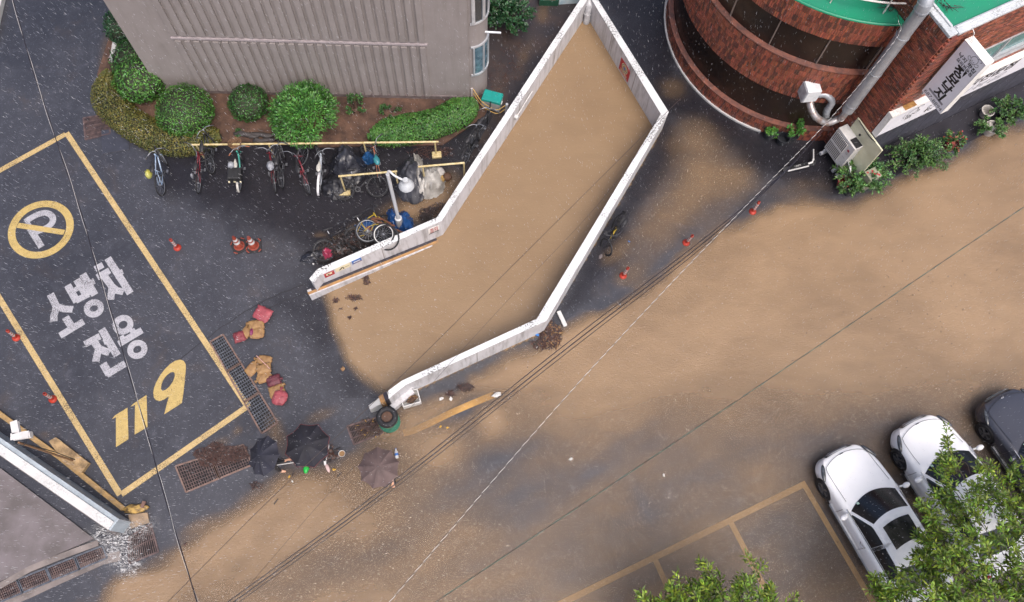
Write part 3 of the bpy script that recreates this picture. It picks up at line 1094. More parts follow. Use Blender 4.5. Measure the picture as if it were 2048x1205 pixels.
rzB = math.atan2(bd.y, bd.x)
kl, kr = pxk(408, 180, .25), pxk(856, 184, .25)
n_rib = 27
for i in range(n_rib):
    k = kl + (kr - kl) * i / (n_rib - 1)
    piece('rib', lambda: MB().box((0, 0, 1.25), (.17, .09, 2.5)), M_STUCCO2, gb, 'rib_low', onB(k, 0.22, .02), rzB)
    piece('rib', lambda: MB().box((0, 0, 6.5), (.17, .09, 13.0)), M_STUCCO2, gb, 'rib_high', onB(k, 2.98, .02), rzB)
mb = MB(); mb.box(onB((kl + kr) / 2, 2.84, .03), (kr - kl + .3, .05, .07), rzB); mb.obj('ledge', mat('pale_ledge', 'a49a9c', 0.6), gb)
mb = MB(); mb.box(onB(BL / 2, .1, .02), (BL, .06, .24), rzB); mb.obj('plinth', mat('plinth', '6f6565', .6, '585050'), gb)
# rounded bay at the right corner with its windows
bc = B1 + bd * 0.02 + bn * 0.62
r_bay = 0.55
a_0 = rzB - PI / 2 + 0.10


def bay(mb, r, z0, z1, a0, a1, n=14):
    mb.lathe([(r, z0), (r, z1)], (bc.x, bc.y, 0), n, a0=a0, a1=a1)


mb = MB(); bay(mb, r_bay, -0.1, BH - .5, a_0 - .2, a_0 + 2.2, 24); mb.obj('round_bay', M_STUCCO2, gb, smooth=True)
for z0, z1, m, nm, fr in ((1.30, 2.62, M_GLASSB, 'glass_block_window', .05), (3.75, 5.1, M_GLASSD, 'window', .1)):
    mb = MB(); bay(mb, r_bay + .02, z0, z1, a_0 + .18, a_0 + 1.35); w_ = mb.obj(nm, m, gb, smooth=True)
    mb = MB()
    for za, zb in ((z0 - .06, z0), (z1, z1 + .06)):
        mb.lathe([(r_bay, za), (r_bay + .05, za), (r_bay + .05, zb), (r_bay, zb)], (bc.x, bc.y, 0), 14, a0=a_0 + .0, a1=a_0 + 1.5)
    for aa in (a_0 + .16, a_0 + .75, a_0 + 1.35):
        q = bc + Vector((math.cos(aa), math.sin(aa), 0)) * (r_bay + .025)
        mb.box((q.x, q.y, (z0 + z1) / 2), (.06, fr, z1 - z0), aa)
    mb.obj('frame', M_ALU, w_)
q = G(967, 64, 3.0)
mb = MB(); mb.tube([q, q + bd * 0.52 - bn * 0.02], .035, 8); mb.obj('spout', M_ALU, gb)
# white kerb bar, post and rope with the tool box
mb = MB(); mb.bar(G(232, 88, .1), G(225, 124, .1), 0.14, 0.2)
tag(mb.obj('kerb_bar', M_WHITE), 'short white kerb bar beside the dark shrub at the left corner of the grey building', 'kerb')
mb = MB(); mb.bar(G(-14, 75, .1), G(9, -25, .1), 0.13, 0.2)
tag(mb.obj('kerb_bar', M_WHITE), 'white kerb bar in the top left corner of the lot', 'kerb')
# ================================================================ brick building
KC = Vector((11.52, 13.31, 0)); KD = Vector((.8916, .4529, 0)); KN = Vector((.4529, -.8916, 0))
ZC = 6.5
YC = Vector((10.60, 18.77, 0)); YR = 4.53


def K(a, n, z):
    p = KC + KD * a + KN * n
    return Vector((p.x, p.y, z))


rzK = math.atan2(KD.y, KD.x)
M_BRICK = mat('red_brick', '965440', 0.5, '744437', 5, tint=True, bump=0.3, bscale=30)
M_MORTAR = mat('dark_mortar', '776a66', 0.75, '5c5052', 7)
M_GREENROOF = mat('green_roof_coating', '17835f', 0.38, '2a7860', 1.4, bump=0.15, bscale=12, lo=0.3, hi=0.75)
M_CAPWHITE = mat_wall('white_roof_edge', 'bfc3c6', 'a9afb2', 0.05, 0.6)
M_STONE = mat('dark_stone_cladding', '494a54', 0.4, '3b3b44', 2.0, bump=0.15)
M_FLOORDK = mat('dark_window_band', '2a1d17', 0.35, '171110', 1.2, spec=0.35)
M_COPE = mat('brick_ledge', '8a5a4c', 0.5, '5e4642', 4)
bb = thing('brick_building', 'dark red brick building with a round corner, green roof and ribbon windows', 'building', KC)


def btint(rg):
    k = rg.choice([1.05, 1.0, 1.2, 0.75, 0.55, 0.4, 0.5, 0.9, 1.2])
    b = 1.0 + .9 * max(0, .7 - k)
    return (k * rg.uniform(.9, 1.1), k * rg.uniform(.9, 1.1) * b, k * rg.uniform(.9, 1.1) * b * b)


def add_brick(mb, c, size, rz, t):
    mb.box(c, size, rz, t=t)


# core walls in mortar
mb = MB(); mb.poly([(p.x, p.y) for p in (K(.03, -.03, 0), K(9, -.03, 0), K(9, -9, 0), K(.03, -9, 0))], -0.1, ZC - .02); mb.obj('wall_core', M_MORTAR, bb)
mb = MB()
for z0, z1 in ((-.1, .62), (2.12, 3.62), (4.87, 5.74)):
    mb.lathe([(YR - .04, z0), (YR - .04, z1)], (YC.x, YC.y, 0), 96)
mb.obj('round_core', M_MORTAR, bb, smooth=True)
mb = MB()
for z0, z1 in ((0.6, 2.12), (3.6, 4.87)):
    mb.lathe([(YR - .16, z0), (YR - .16, z1)], (YC.x, YC.y, 0), 96)
gl = mb.obj('ribbon_window', M_FLOORDK, bb, smooth=True)
for i in range(9):
    a = PI + .3 + i * .33
    for z0, z1 in ((0.65, 2.12), (3.66, 4.87)):
        if z0 > 1 or i == 20:
            q = YC + Vector((math.cos(a), math.sin(a), 0)) * (YR - .14)
            piece('mullion', lambda: MB().box((0, 0, 0), (.05, .03, z1 - z0)), mat('bronze_mullion', '8a7d76', 0.5, metal=0.3), gl, ('mullion', z0), (q.x, q.y, (z0 + z1) / 2), a)
# brick courses of the round corner: upright bricks, one ring above another
rg = random.Random(3)
mb = MB()
for z0, z1, h in ((-.02, .60, .2), (2.12, 3.58, .205), (4.87, 5.72, .21)):
    k = 0
    z = z0
    while z < z1 - .03:
        hh = min(h, z1 - z)
        nb = int(2 * PI * YR / .066)
        for i in range(nb):
            a = 2 * PI * (i + (k % 2) * .5) / nb
            if not (PI * .95 < a % (2 * PI) < PI * 1.86):
                continue
            q = YC + Vector((math.cos(a), math.sin(a), 0)) * (YR - .02 + rg.uniform(-.004, .006))
            add_brick(mb, (q.x, q.y, z + hh / 2), (.06, .053, hh - .013), a, btint(rg))
        z += hh; k += 1
tag(mb.obj('round_bricks', M_BRICK, bb), kind='stuff')
mb = MB()
for z, r0, r1, th in ((.60, YR - .15, YR + .03, .04), (3.60, YR - .2, YR + .02, .04)):
    mb.lathe([(r0, z), (r1, z), (r1, z + th), (r0, z + th), (r0, z)], (YC.x, YC.y, 0), 96)
mb.obj('sill', M_COPE, bb, smooth=True, auto=30)
ke = math.atan2(G(1521, 263).y - YC.y, G(1521, 263).x - YC.x)
mb = MB(); mb.lathe([(YR - .03, -.05), (YR + .06, -.05), (YR + .06, .07), (YR - .03, .07)], (YC.x, YC.y, 0), 60, a0=PI * .9, a1=ke % (2 * PI)); mb.obj('kerb', M_WHITE, bb, smooth=True, auto=30)
mb = MB(); mb.lathe([(0, 5.745), (YR - .05, 5.745)], (YC.x, YC.y, 0), 96); mb.obj('round_roof', M_GREENROOF, bb)
mb = MB(); mb.lathe([(YR - .10, 5.62), (YR - .06, 5.78), (YR + .0, 5.775), (YR + .0, 5.72)], (YC.x, YC.y, 0), 96); mb.obj('roof_rim', M_GREENROOF, bb, smooth=True)
# plane brick faces of the square corner: stretcher courses, upright course on top
BLn, BHt = .205, .068
rg = random.Random(5)
cells = []
rows = int((ZC - .24 - .0) / BHt)
for r in range(rows):
    z = ZC - .24 - (r + .5) * BHt
    n = -0.004
    off = (r % 2) * BLn * .5
    x = -off
    while x < 2.2:
        x0, x1 = max(0.0, x), min(2.2, x + BLn)
        if x1 - x0 > .03 and (z > 5.75 or x0 < 1.35):
            cells.append(('s', (x0 + x1) / 2, z, x1 - x0 - .012, BHt - .012))
        x += BLn
top = []
for i in range(30):
    top.append(('s', .04 + i * .078, ZC - .13, .066, .2))
allb = top + cells
mb = MB()
for i, (f, x, z, w, h) in enumerate(allb):
    t = btint(rg)
    p = K(-.012 + rg.uniform(-.004, .004), -x, z)
    if i < 290:
        b1 = MB(); add_brick(b1, p, (.07, w, h), rzK, t); b1.obj('brick', M_BRICK, bb)
    else:
        add_brick(mb, p, (.07, w, h), rzK, t)
tag(mb.obj('corner_bricks', M_BRICK, bb), kind='stuff')
mb = MB()
WZ0, WZ1 = 3.55, 4.72
for r in range(rows + 3):
    z = ZC - .02 - (r + .5) * BHt
    if z < 2.0:
        break
    x = -(r % 2) * BLn * .5 + .06
    while x < 8.2:
        x1 = min(8.2, x + BLn); xa = max(x, 0.0)
        if xa > .9 and WZ0 - .02 < z < WZ1 + .02:
            x += BLn; continue
        if x1 - xa > .03:
            add_brick(mb, K((xa + x1) / 2, .012 + rg.uniform(-.004, .004), z), (x1 - xa - .012, .07, BHt - .012), rzK, btint(rg))
        x += BLn
tag(mb.obj('front_bricks', M_BRICK, bb), kind='stuff')
# dark stone ground storey below the sign
for i in range(9):
    for j in range(2):
        piece('stone_panel', lambda: MB().box((0, 0, 0), (.89, .05, 1.03)), M_STONE, bb, 'stone_panel', K(.46 + i * .905, .012, .52 + j * 1.045), rzK)
# window over the sign
mb = MB(); mb.box(K(4.55, -.02, (WZ0 + WZ1) / 2), (7.3, .03, WZ1 - WZ0), rzK); w_ = mb.obj('window', M_GLASSG, bb)
mb = MB()
for z, h, o in ((WZ0 + .05, .10, .05), (WZ0 + .22, .05, .02), (WZ1 - .03, .06, .02)):
    mb.box(K(4.55, o, z), (7.3, .1, h), rzK)
for a in (.93, 2.1, 3.4, 4.7, 6.0):
    mb.box(K(a, .012, (WZ0 + WZ1) / 2), (.08, .09, WZ1 - WZ0 - .02), rzK)
mb.obj('window_frame', M_ALU, w_)
# green roof with white edging
mb = MB(); mb.poly([(p.x, p.y) for p in (K(.1, -.12, 0), K(9, -.12, 0), K(9, -9, 0), K(.1, -9, 0))], ZC - .015, ZC + .005); mb.obj('flat_roof', M_GREENROOF, bb)
mb = MB()
mb.bar(K(.09, .02, ZC + .03), K(.09, -9, ZC + .03), .26, .1); mb.bar(K(.225, -.07, ZC + .035), K(9, -.07, ZC + .035), .25, .1)
mb.bar(K(.16, -.2, ZC + .10), K(.16, -9, ZC + .10), .07, .05); mb.bar(K(.25, -.12, ZC + .105), K(9, -.12, ZC + .105), .07, .05)
mb.obj('roof_edge', M_CAPWHITE, bb, bevel=.015)
# curved handrails on the round roof
M_RAIL = mat('white_rail', 'd7d3d0', 0.4, 'a99f98', 9)
rl = thing('roof_railing', 'two curved white rails round the edge of the green roof', 'railing', (YC.x, YC.y, 5.75))
for r, z in ((YR - .38, 6.15), (YR - .38, 6.62)):
    mb = MB(); mb.tube([YC + Vector((r * math.cos(a), r * math.sin(a), z)) for a in np.linspace(PI * 1.02, PI * 1.72, 50)], .028, 8); mb.obj('rail', M_RAIL, rl, smooth=True)
for a in np.linspace(PI * 1.05, PI * 1.70, 7):
    r = YR - .38
    mb = MB(); mb.tube([YC + Vector((r * math.cos(a), r * math.sin(a), 5.74)), YC + Vector((r * math.cos(a), r * math.sin(a), 6.62))], .022, 6); mb.obj('post', M_RAIL, rl)
# dead twigs lying on the roof
M_TWIG = mat('dead_twigs', '3b2b27', 0.7, '2a201e')


def twigs(name, label, c, r, n, z, th=.012, L=(.2, .5), m=M_TWIG, seed=1):
    rg = random.Random(seed); mb = MB()
    for _ in range(n):
        a = rg.uniform(0, 6.3); q = rg.random() ** .6
        p = Vector(c) + Vector((math.cos(a) * r[0] * q, math.sin(a) * r[1] * q, 0)); p.z = z + rg.uniform(0, .12)
        b = rg.uniform(0, 6.3); l = rg.uniform(*L)
        pts = [p]
        for k in range(3):
            b += rg.uniform(-.6, .6)
            p = p + Vector((math.cos(b), math.sin(b), rg.uniform(-.15, .2))) * l / 3; p.z = max(z, p.z); pts.append(p)
        mb.tube(pts, [th, th * .8, th * .6, th * .3], 5)
    return tag(mb.obj(name, m), label, 'branches')


twigs('dead_branches', 'tangle of dead branches on the green roof beside the big duct', G(1778, 8, 5.8), (.5, .35), 24, 5.78, .014, (.3, .8), seed=4)
twigs('dead_branches', 'thin dead twigs lying by the white roof edge', G(1888, 8, 6.52), (.22, .3), 12, 6.51, .012, (.2, .6), seed=9)
# ---------------------------------------------------------------- signs
M_SIGNW = mat('sign_face', 'e0e1e8', 0.4, 'd6d7df', 2)
M_SIGNTOP = mat_wall('sign_casing', 'e4e4e2', 'd4d2cc', 0.1, 0.25)
M_RUSTST = mat('rust_stain', 'b98d52', 0.7, '8f6734', 9)
fs = thing('facade_sign', 'long white shop sign with black Korean lettering along the brick front', 'shop sign', K(0, .15, 2.1))
mb = MB(); mb.box(K(4.1, .13, 2.63), (8.2, .16, 1.06), rzK); mb.obj('sign_box', M_SIGNW, fs)
mb = MB(); mb.box(K(4.1, .125, 3.18), (8.24, .20, .04), rzK); mb.box(K(-.012, .125, 2.63), (.02, .2, 1.08), rzK); mb.box(K(4.1, .222, 3.14), (8.2, .018, .06), rzK); mb.obj('casing', M_SIGNTOP, fs)
mb = MB(); mb.box(K(.66, .125, 3.203), (.42, .16, .004), rzK); mb.obj('rust_stain', M_RUSTST, fs)
Mf = frame(K(0, .214, 2.65), KD, (0, 0, 1))
text_obj('lettering', '요리전문점', 0.42, Mf @ Matrix.Translation((3.65, .18, 0)), M_INK, fs, .012, .2, width=2.4)
text_obj('lettering', '낙지볶음', 0.34, Mf @ Matrix.Translation((3.3, -.27, 0)), mat('thin_grey_print', '6a6a72', .6), fs, -.004, .35, width=2.6)


def squid(mb, M, s, w):
    """outline doodle of an octopus"""
    def ln(pts, ww=w):
        P_ = bez([Vector((x * s, y * s, 0)) for x, y in pts], 5)
        vs = []; fs = []
        for i in range(len(P_)):
            d = P_[min(i + 1, len(P_) - 1)] - P_[max(i - 1, 0)]
            nn = Vector((-d.y, d.x, 0)).normalized() * ww / 2
            vs += [M @ (P_[i] + nn), M @ (P_[i] - nn)]
        for i in range(len(P_) - 1):
            fs.append((2 * i, 2 * i + 1, 2 * i + 3, 2 * i + 2))
        mb.add(vs, fs)
    ln([(-.25, .0), (-.38, .35), (-.1, .75), (.3, .7), (.42, .35), (.25, .0)])
    ln([(-.25, 0), (-.5, -.1), (-.7, .1), (-.6, .3), (-.45, .2)])
    ln([(.25, 0), (.5, -.1), (.72, .12), (.6, .32), (.48, .18)])
    for x in (-.22, -.08, .06, .2):
        ln([(x, 0), (x - .06, -.2), (x + .06, -.36), (x - .02, -.5)])
    for x in (-.12, .12):
        mb.add([M @ Vector(((x + .05 * math.cos(i)) * s, (.12 + .05 * math.sin(i)) * s, 0)) for i in np.linspace(0, 6.28, 9)[:-1]], [tuple(range(8))])
    ln([(.2, .72), (.5, .95), (.75, .8), (.6, .65)])


mb = MB(); squid(mb, Mf @ Matrix.Translation((.95, .0, .001)), .42, .02); mb.obj('drawing', M_INK, fs); mb = MB(); squid(mb, Mf @ Matrix.Translation((1.75, -.2, .0015)) @ Matrix.Rotation(-1.0, 4, 'Z'), .3, .018)
mb.obj('drawing', M_INK, fs)
ps = thing('projecting_sign', 'white box sign with vertical Korean lettering and phone number, jutting from the brick corner', 'shop sign', K(.7, .55, 4.0))
A0, A1, N0, N1, Z0, Z1 = .60, .86, .13, .97, 4.0, 6.2
mb = MB(); mb.box(K((A0 + A1) / 2, (N0 + N1) / 2, (Z0 + Z1) / 2), (A1 - A0, N1 - N0, Z1 - Z0), rzK); mb.obj('sign_box', M_SIGNW, ps)
mb = MB(); mb.box(K((A0 + A1) / 2, (N0 + N1) / 2, Z1 + .012), (A1 - A0 + .02, N1 - N0 + .02, .02), rzK)
mb.box(K((A0 + A1) / 2, N1 + .008, (Z0 + Z1) / 2), (A1 - A0 + .01, .012, Z1 - Z0), rzK)
mb.box(K((A0 + A1) / 2, (N0 + N1) / 2, Z1 + .03), (.1, N1 - N0 - .04, .012), rzK); mb.obj('casing', M_SIGNTOP, ps)
mb = MB(); mb.box(K(.73, .07, 5.7), (.05, .16, .05), rzK); mb.box(K(.73, .07, 4.4), (.05, .16, .05), rzK); mb.obj('bracket', M_STEEL, ps)
Mp = frame(K(A0 - .003, (N0 + N1) / 2, (Z0 + Z1) / 2), KN, (0, 0, 1))
for i, ch in enumerate('정보낙지'):
    text_obj('lettering', ch, 0.36, Mp @ Matrix.Translation((.02, .30 - i * .335, 0)), M_INK, ps, .014, .12, kx=1.15)
text_obj('lettering', '687-8894', 0.17, Mp @ Matrix.Translation((0, -1.0, 0)), M_INK, ps, -.001, .1, width=.74)
mb = MB(); rect(mb, Mp, -.3, .3, -.87, -.80, .0); mb.obj('print', mat('grey_print', '8d8e96', .6), ps)
text_obj('lettering', '요리전문점', 0.13, Mp @ Matrix.Translation((.05, .54, 0)), M_INK, ps, .003, 0, width=.6)
text_obj('lettering', '낙지 맛집', 0.15, Mp @ Matrix.Translation((.02, .69, 0)), M_INK, ps, .003, .1, width=.66)
mb = MB(); squid(mb, Mp @ Matrix.Translation((.12, .84, 0)), .27, .011); mb.obj('drawing', M_INK, ps)
mb = MB(); mb.tube(bez([K(.7, .05, 6.5), K(.7, .16, 6.45), K(.72, .2, 6.3), K(.73, .3, 6.24)], 5), .01, 5); mb.obj('cable', M_SIGNTOP, ps)

# ---------------------------------------------------------------- ducts
dz = 1.35
best = None
for n_ in np.linspace(-2.4, -.2, 45):                      # where the upright duct meets the picture of it
    q = K(-.42, n_, 3.0); x, y = PX(np.array(q.x), np.array(q.y), np.array(3.0))
    tx = 1700 + (1840 - 1700) * (215 - y) / (215 - 30)
    if best is None or abs(x - tx) < best[0]:
        best = (abs(x - tx), n_)
DN = best[1]
du = thing('exhaust_duct', 'long galvanised exhaust duct climbing the brick corner and bending over the green roof', 'duct', K(-.42, DN, 1.5))


def ribbed(mb, pts, r, every=.32):
    mb.tube(pts, r, 18)
    L = 0; last = -9
    P_ = [Vector(p) for p in pts]
    for a, b in zip(P_[:-1], P_[1:]):
        L += (b - a).length
        if L - last > every:
            d = (b - a).normalized()
            mb.tube([b - d * .018, b + d * .018], r * 1.07, 18); last = L
    return mb


z_top = 6.75
pts = [K(-.42, DN, 2.35), K(-.42, DN, 3.0), K(-.42, DN, 4.0), K(-.42, DN, 5.0), K(-.42, DN, 6.0), K(-.42, DN, z_top)]
dense = [pts[0].lerp(pts[-1], i / 14) for i in range(15)]
ribbed(MB(), dense, .178, 1.3).obj('duct_pipe', M_GALV, du, smooth=True, auto=40)
el = bez([pts[-1], K(-.40, DN - .06, z_top + .3), K(-.25, DN - .3, z_top + .52), K(-.0, DN - .8, z_top + .6), K(.3, DN - 2.2, z_top + .6)], 6)
ribbed(MB(), el, .185, .2).obj('duct_elbow', M_GALV, du, smooth=True, auto=40)
# small looped duct and vent box at the foot of the round corner
vb = G(1621, 186, 2.7)
low = K(-.42, DN, 2.3)
lp = bez([low, K(-.45, DN, 1.95), G(1680, 236, 1.8), G(1655, 246, 1.75), G(1632, 234, 2.0), G(1621, 212, 2.2), G(1622, 196, 2.3)], 6)
lp2 = bez([G(1652, 240, 1.5), G(1654, 222, 1.9), G(1664, 204, 2.3), G(1652, 190, 2.5), G(1634, 190, 2.45)], 6)
ld = thing('loop_duct', 'short looped galvanised duct with rusty joints ending in a white vent box', 'duct', (vb.x, vb.y, 1.5))
ribbed(MB(), lp, .105, .13).obj('duct_pipe', mat('rusty_galvanised', 'a8a8ab', 0.4, '8a6a55', 3.5, metal=0.65, lo=.45, hi=.72), ld, smooth=True, auto=40)
ribbed(MB(), lp2, .10, .12).obj('duct_pipe', M_GALV, ld, smooth=True, auto=40)
mb = MB(); mb.box(vb + Vector((-.02, .02, .05)), (.42, .42, .5), 0.15); mb.obj('vent_box', mat('vent_white', 'd5d9dc', .4), ld, bevel=.01)
mb = MB(); mb.box(vb + Vector((.05, -.02, .284)), (.14, .14, .01), 0.15); mb.obj('nameplate', mat('nameplate_blue', '4a5a70', .5), ld)
mb = MB(); mb.box(vb + Vector((-.22, .02, .0)), (.06, .4, .5), 0.15); mb.obj('vent_plate', M_PVC, ld)

# ---------------------------------------------------------------- outdoor unit, panel
ac = thing('air_conditioner', 'white outdoor air conditioner with louvred face on metal feet by the brick corner', 'air conditioner', K(-.3, -.3, 0))
M_ACW = mat('ac_white', 'c9c8c7', 0.4, 'b5b3b1', 3)
AZ0, AZ1 = .32, 1.5
mb = MB(); mb.box(K(-.235, -.31, (AZ0 + AZ1) / 2), (.33, .88, AZ1 - AZ0), rzK); mb.obj('casing', M_ACW, ac, bevel=.012)
mb = MB(); mb.box(K(-.41, -.435, AZ0 + .58), (.012, .58, .98), rzK); mb.obj('grille_recess', mat('dark_recess', '2b2c30', .6), ac)
for i in range(11):
    piece('louvre', lambda: MB().box((0, 0, 0), (.028, .024, .98)), M_ACW, ac, 'louvre', K(-.425, -.715 + i * .056, AZ0 + .58), rzK)
mb = MB(); mb.box(K(-.425, -.435, AZ0 + .58), (.022, .58, .06), rzK); mb.obj('grille_bar', M_ACW, ac)
mb = MB(); mb.box(K(-.22, -.06, AZ1 + .006), (.24, .34, .008), rzK); mb.obj('top_opening', mat('dark_mesh', '1b1b1f', .7), ac)
mb = MB()
for n_ in (-.66, .04):
    mb.box(K(-.3, n_, .14), (.46, .1, .1), rzK); mb.box(K(-.3, n_, .25), (.3, .06, .14), rzK)
mb.obj('foot', M_ALU, ac)
Ma = frame(K(-.4035, -.02, 1.12), -KN * -1, (0, 0, 1))
mb = MB(); mb.add([Ma @ Vector((.05 * math.cos(i), .09 + .05 * math.sin(i), .002)) for i in np.linspace(0, 6.28, 17)[:-1]], [tuple(range(16))]); mb.obj('badge', mat('badge_red', 'a01f35', .4), ac)
text_obj('lettering', '1S', .11, Ma @ Matrix.Translation((-.0, -.06, .002)), mat('grey_mark', '77767a', .5), ac)
mb = MB(); rect(mb, Ma, -.06, .06, -.3, -.285, .002); rect(mb, Ma, -.02, .06, -.55, -.54, .002); mb.obj('print', mat('grey_mark', '77767a', .5), ac)
mb = MB()
for k in range(3):
    mb.tube(bez([K(-.2 - k * .03, .14, .7), K(-.24 - k * .03, .32 + .03 * k, .62), K(-.3, .36 + .04 * k, .38), K(-.36 - k * .05, .3, .18), K(-.45, .16, .08)], 6), .025, 7)
mb.obj('hose', mat('hose_white', 'cfcfcd', .5), ac, smooth=True)
bp = thing('metal_panel', 'pale beige metal panel standing between the brick corner and the air conditioner', 'panel', K(-.05, 0, 0))
M_BEIGE = mat('beige_sheet', 'cdccb4', 0.45, 'b9b89e', 2.2, bump=.08)
mb = MB(); mb.box(K(-.062, .04, 1.03), (.05, 1.26, 2.05), rzK); mb.obj('sheet', M_BEIGE, bp, bevel=.006)
mb = MB(); mb.tube(bez([K(-.095, -.5, 2.06), K(-.1, -.2, 2.02), K(-.1, .1, 2.0), K(-.095, .34, 2.06)], 6), .012, 5); mb.box(K(-.11, -.18, 1.7), (.03, .06, .06), rzK); mb.obj('cable', M_INK, bp)
cb = thing('cardboard_box', 'green and white printed cardboard box at the corner of the beige panel', 'box', K(.1, .86, 0))
M_CARD = mat('printed_card', '9c9285', .7, '6f7a62', 4)
mb = MB(); mb.box(K(.12, .88, .42), (.42, .36, .82), rzK); mb.obj('carton', M_CARD, cb, bevel=.008)
mb = MB(); rg = random.Random(2)
for i in range(7):
    mb.lathe([(0, .0), (.035, .0)], K(.12 + rg.uniform(-.16, .16), .88 + rg.uniform(-.13, .13), .834), 10)
mb.obj('print', M_RED, cb)

# sidewalk strip in front of the shop
mb = MB(); mb.poly([(p.x, p.y) for p in (K(-.2, .05, 0), K(9, .05, 0), K(9, 1.15, 0), K(.9, 1.05, 0), K(-.2, .95, 0))], -.02, .04)
tag(mb.obj('pavement', mat('dark_wet_paving', '2b2a30', .4, '232127', 1.4, bump=.3, bscale=18)), kind='structure')
# ================================================================ plants
def mat_leaf(name, c, c2, rough=0.42, tr=0.25):
    m, nt, p, out = new_mat(name)
    T = NT(nt)
    col = T.mix(T.ramp(T.noise(2.2, 3, 0.6, T.coord('World')), 0.35, 0.68), lin(c), lin(c2))
    col = T.mix(1.0, col, T.attr('tint'), 'MULTIPLY')
    T.set(p.inputs['Base Color'], col)
    p.inputs['Roughness'].default_value = rough
    p.inputs['Specular IOR Level'].default_value = 0.4
    tl = T.node('ShaderNodeBsdfTranslucent'); T.L.new(col, tl.inputs[0])
    mx = T.node('ShaderNodeMixShader'); mx.inputs[0].default_value = tr
    T.L.new(p.outputs[0], mx.inputs[1]); T.L.new(tl.outputs[0], mx.inputs[2]); T.L.new(mx.outputs[0], out.inputs[0])
    return m


L_BRIGHT = mat_leaf('bright_leaves', '54823a', '3f6a30')
L_MID = mat_leaf('mid_leaves', '467038', '335a2e')
L_DARK = mat_leaf('dark_leaves', '38603c', '2a4c32')
L_OLIVE = mat_leaf('olive_leaves', '6a6632', '575a2c')
L_CONI = mat_leaf('conifer_fans', '52853a', '3c6a32')
L_TREE = mat_leaf('tree_leaves', '7d9830', '617e2a', tr=0.3)
L_PLANT = mat_leaf('pot_plant_leaves', '56783e', '3a5c36')
L_RED = mat_leaf('red_flowers', '8f3a3a', '6d4a34')
M_CORE = mat('inner_twigs', '2a2d1c', 0.8, '1c2014', 9)
M_BARK = mat('wet_bark', '40352d', 0.7, '2c2520', 14, bump=.5)


def leaves(name, C, D, Nn, L, W, m, parent=None, bright=(0.55, 1.35), warm=0.12, hi=0.0):
    """pointed leaves: centres C, long axes D, facing Nn (all n x 3)"""
    n = len(C)
    D = D / (np.linalg.norm(D, axis=1, keepdims=True) + 1e-9)
    S = np.cross(D, Nn); S /= (np.linalg.norm(S, axis=1, keepdims=True) + 1e-9)
    U = np.cross(S, D)
    l = (L * RNG.uniform(.7, 1.3, n))[:, None]; w = (W * RNG.uniform(.75, 1.25, n))[:, None]
    V = np.stack([C - D * l * .5, C + S * w * .5 - U * w * .12, C + D * l * .5 - U * l * .1, C - S * w * .5 - U * w * .12], 1).reshape(-1, 3)
    if parent is not None:
        Mi = np.array(root_matrix(parent).inverted())
        V = V @ Mi[:3, :3].T + Mi[:3, 3]
    me = bpy.data.meshes.new(name)
    me.vertices.add(4 * n); me.vertices.foreach_set('co', V.ravel())
    me.loops.add(4 * n); me.loops.foreach_set('vertex_index', np.arange(4 * n))
    me.polygons.add(n); me.polygons.foreach_set('loop_start', np.arange(0, 4 * n, 4)); me.polygons.foreach_set('loop_total', np.full(n, 4))
    me.update(calc_edges=True)
    b = RNG.uniform(bright[0], bright[1], n)
    if hi:
        b = np.where(RNG.random(n) < hi, b * 1.9, b)
    wm = RNG.uniform(-warm, warm, n)
    T = np.stack([b * (1 + wm * 2), b, b * (1 - wm), np.ones(n)], 1)
    at = me.attributes.new('tint', 'FLOAT_COLOR', 'FACE'); at.data.foreach_set('color', T.astype(np.float32).ravel())
    me.materials.append(m)
    o = bpy.data.objects.new(name, me); COL.objects.link(o)
    if parent is not None:
        o.parent = parent
    return o


def rdir(n, zmin=-1.0):
    z = RNG.uniform(zmin, 1, n); a = RNG.uniform(0, 2 * PI, n); r = np.sqrt(1 - z * z)
    return np.stack([r * np.cos(a), r * np.sin(a), z], 1)


def shrub(label, px, py, r, h, n, m, L=.07, W=.04, lump=.17, seed=0, group='clipped shrubs by the grey building', squash=1.0, hi=.06, bright=(.5, 1.35), name='clipped_shrub', zc=None):
    zc = h * .5 if zc is None else zc
    g = G(px, py, zc)
    t = thing(name, label, 'shrub', (g.x, g.y, 0), group=group)
    c = np.array([g.x, g.y, zc])
    mb = MB(); mb.blob(c, (r * .88, r * squash * .88, h * .46), 10, seed, .05); mb.obj('branches', M_CORE, t, smooth=True)
    mb = MB(); mb.tube([(g.x, g.y, 0), (g.x, g.y, zc)], .05, 6); mb.obj('stem', M_BARK, t)
    d = rdir(n, -.75)
    k = 1 + lump * (fbm(d[:, 0] * 3 + 7, d[:, 1] * 3 + d[:, 2] * 2, .5, seed, 3) - .5) * 2
    depth = 1 - RNG.random(n) ** 2 * .16
    C = c + d * np.array([r, r * squash, h * .52]) * (k * depth)[:, None]
    N_ = d + rdir(n) * .55
    D = np.cross(N_, rdir(n)) + d * .35
    o = leaves('foliage', C, D, N_, L, W, m, t, (bright[0], bright[1]), .1, hi)
    return t


shrub('dark clipped shrub farthest back, at the left edge of the grey building', 250, 52, .66, 1.1, 2600, L_DARK, seed=1)
shrub('mid green shrub half hidden behind the bright one near the building corner', 272, 122, .80, 1.1, 3000, L_MID, seed=2)
shrub('bright leafy shrub with yellow specks, left of the roundest shrub', 279, 160, .80, 1.2, 3200, L_BRIGHT, .085, .045, seed=3, hi=.12)
shrub('largest smooth round bright shrub, above the bike rack end', 370, 222, .92, 1.2, 5600, L_BRIGHT, .06, .035, .08, seed=4)
shrub('small round dark green shrub between the round bright one and the conifer', 496, 206, .64, .95, 2600, L_MID, .06, .04, .09, seed=5)

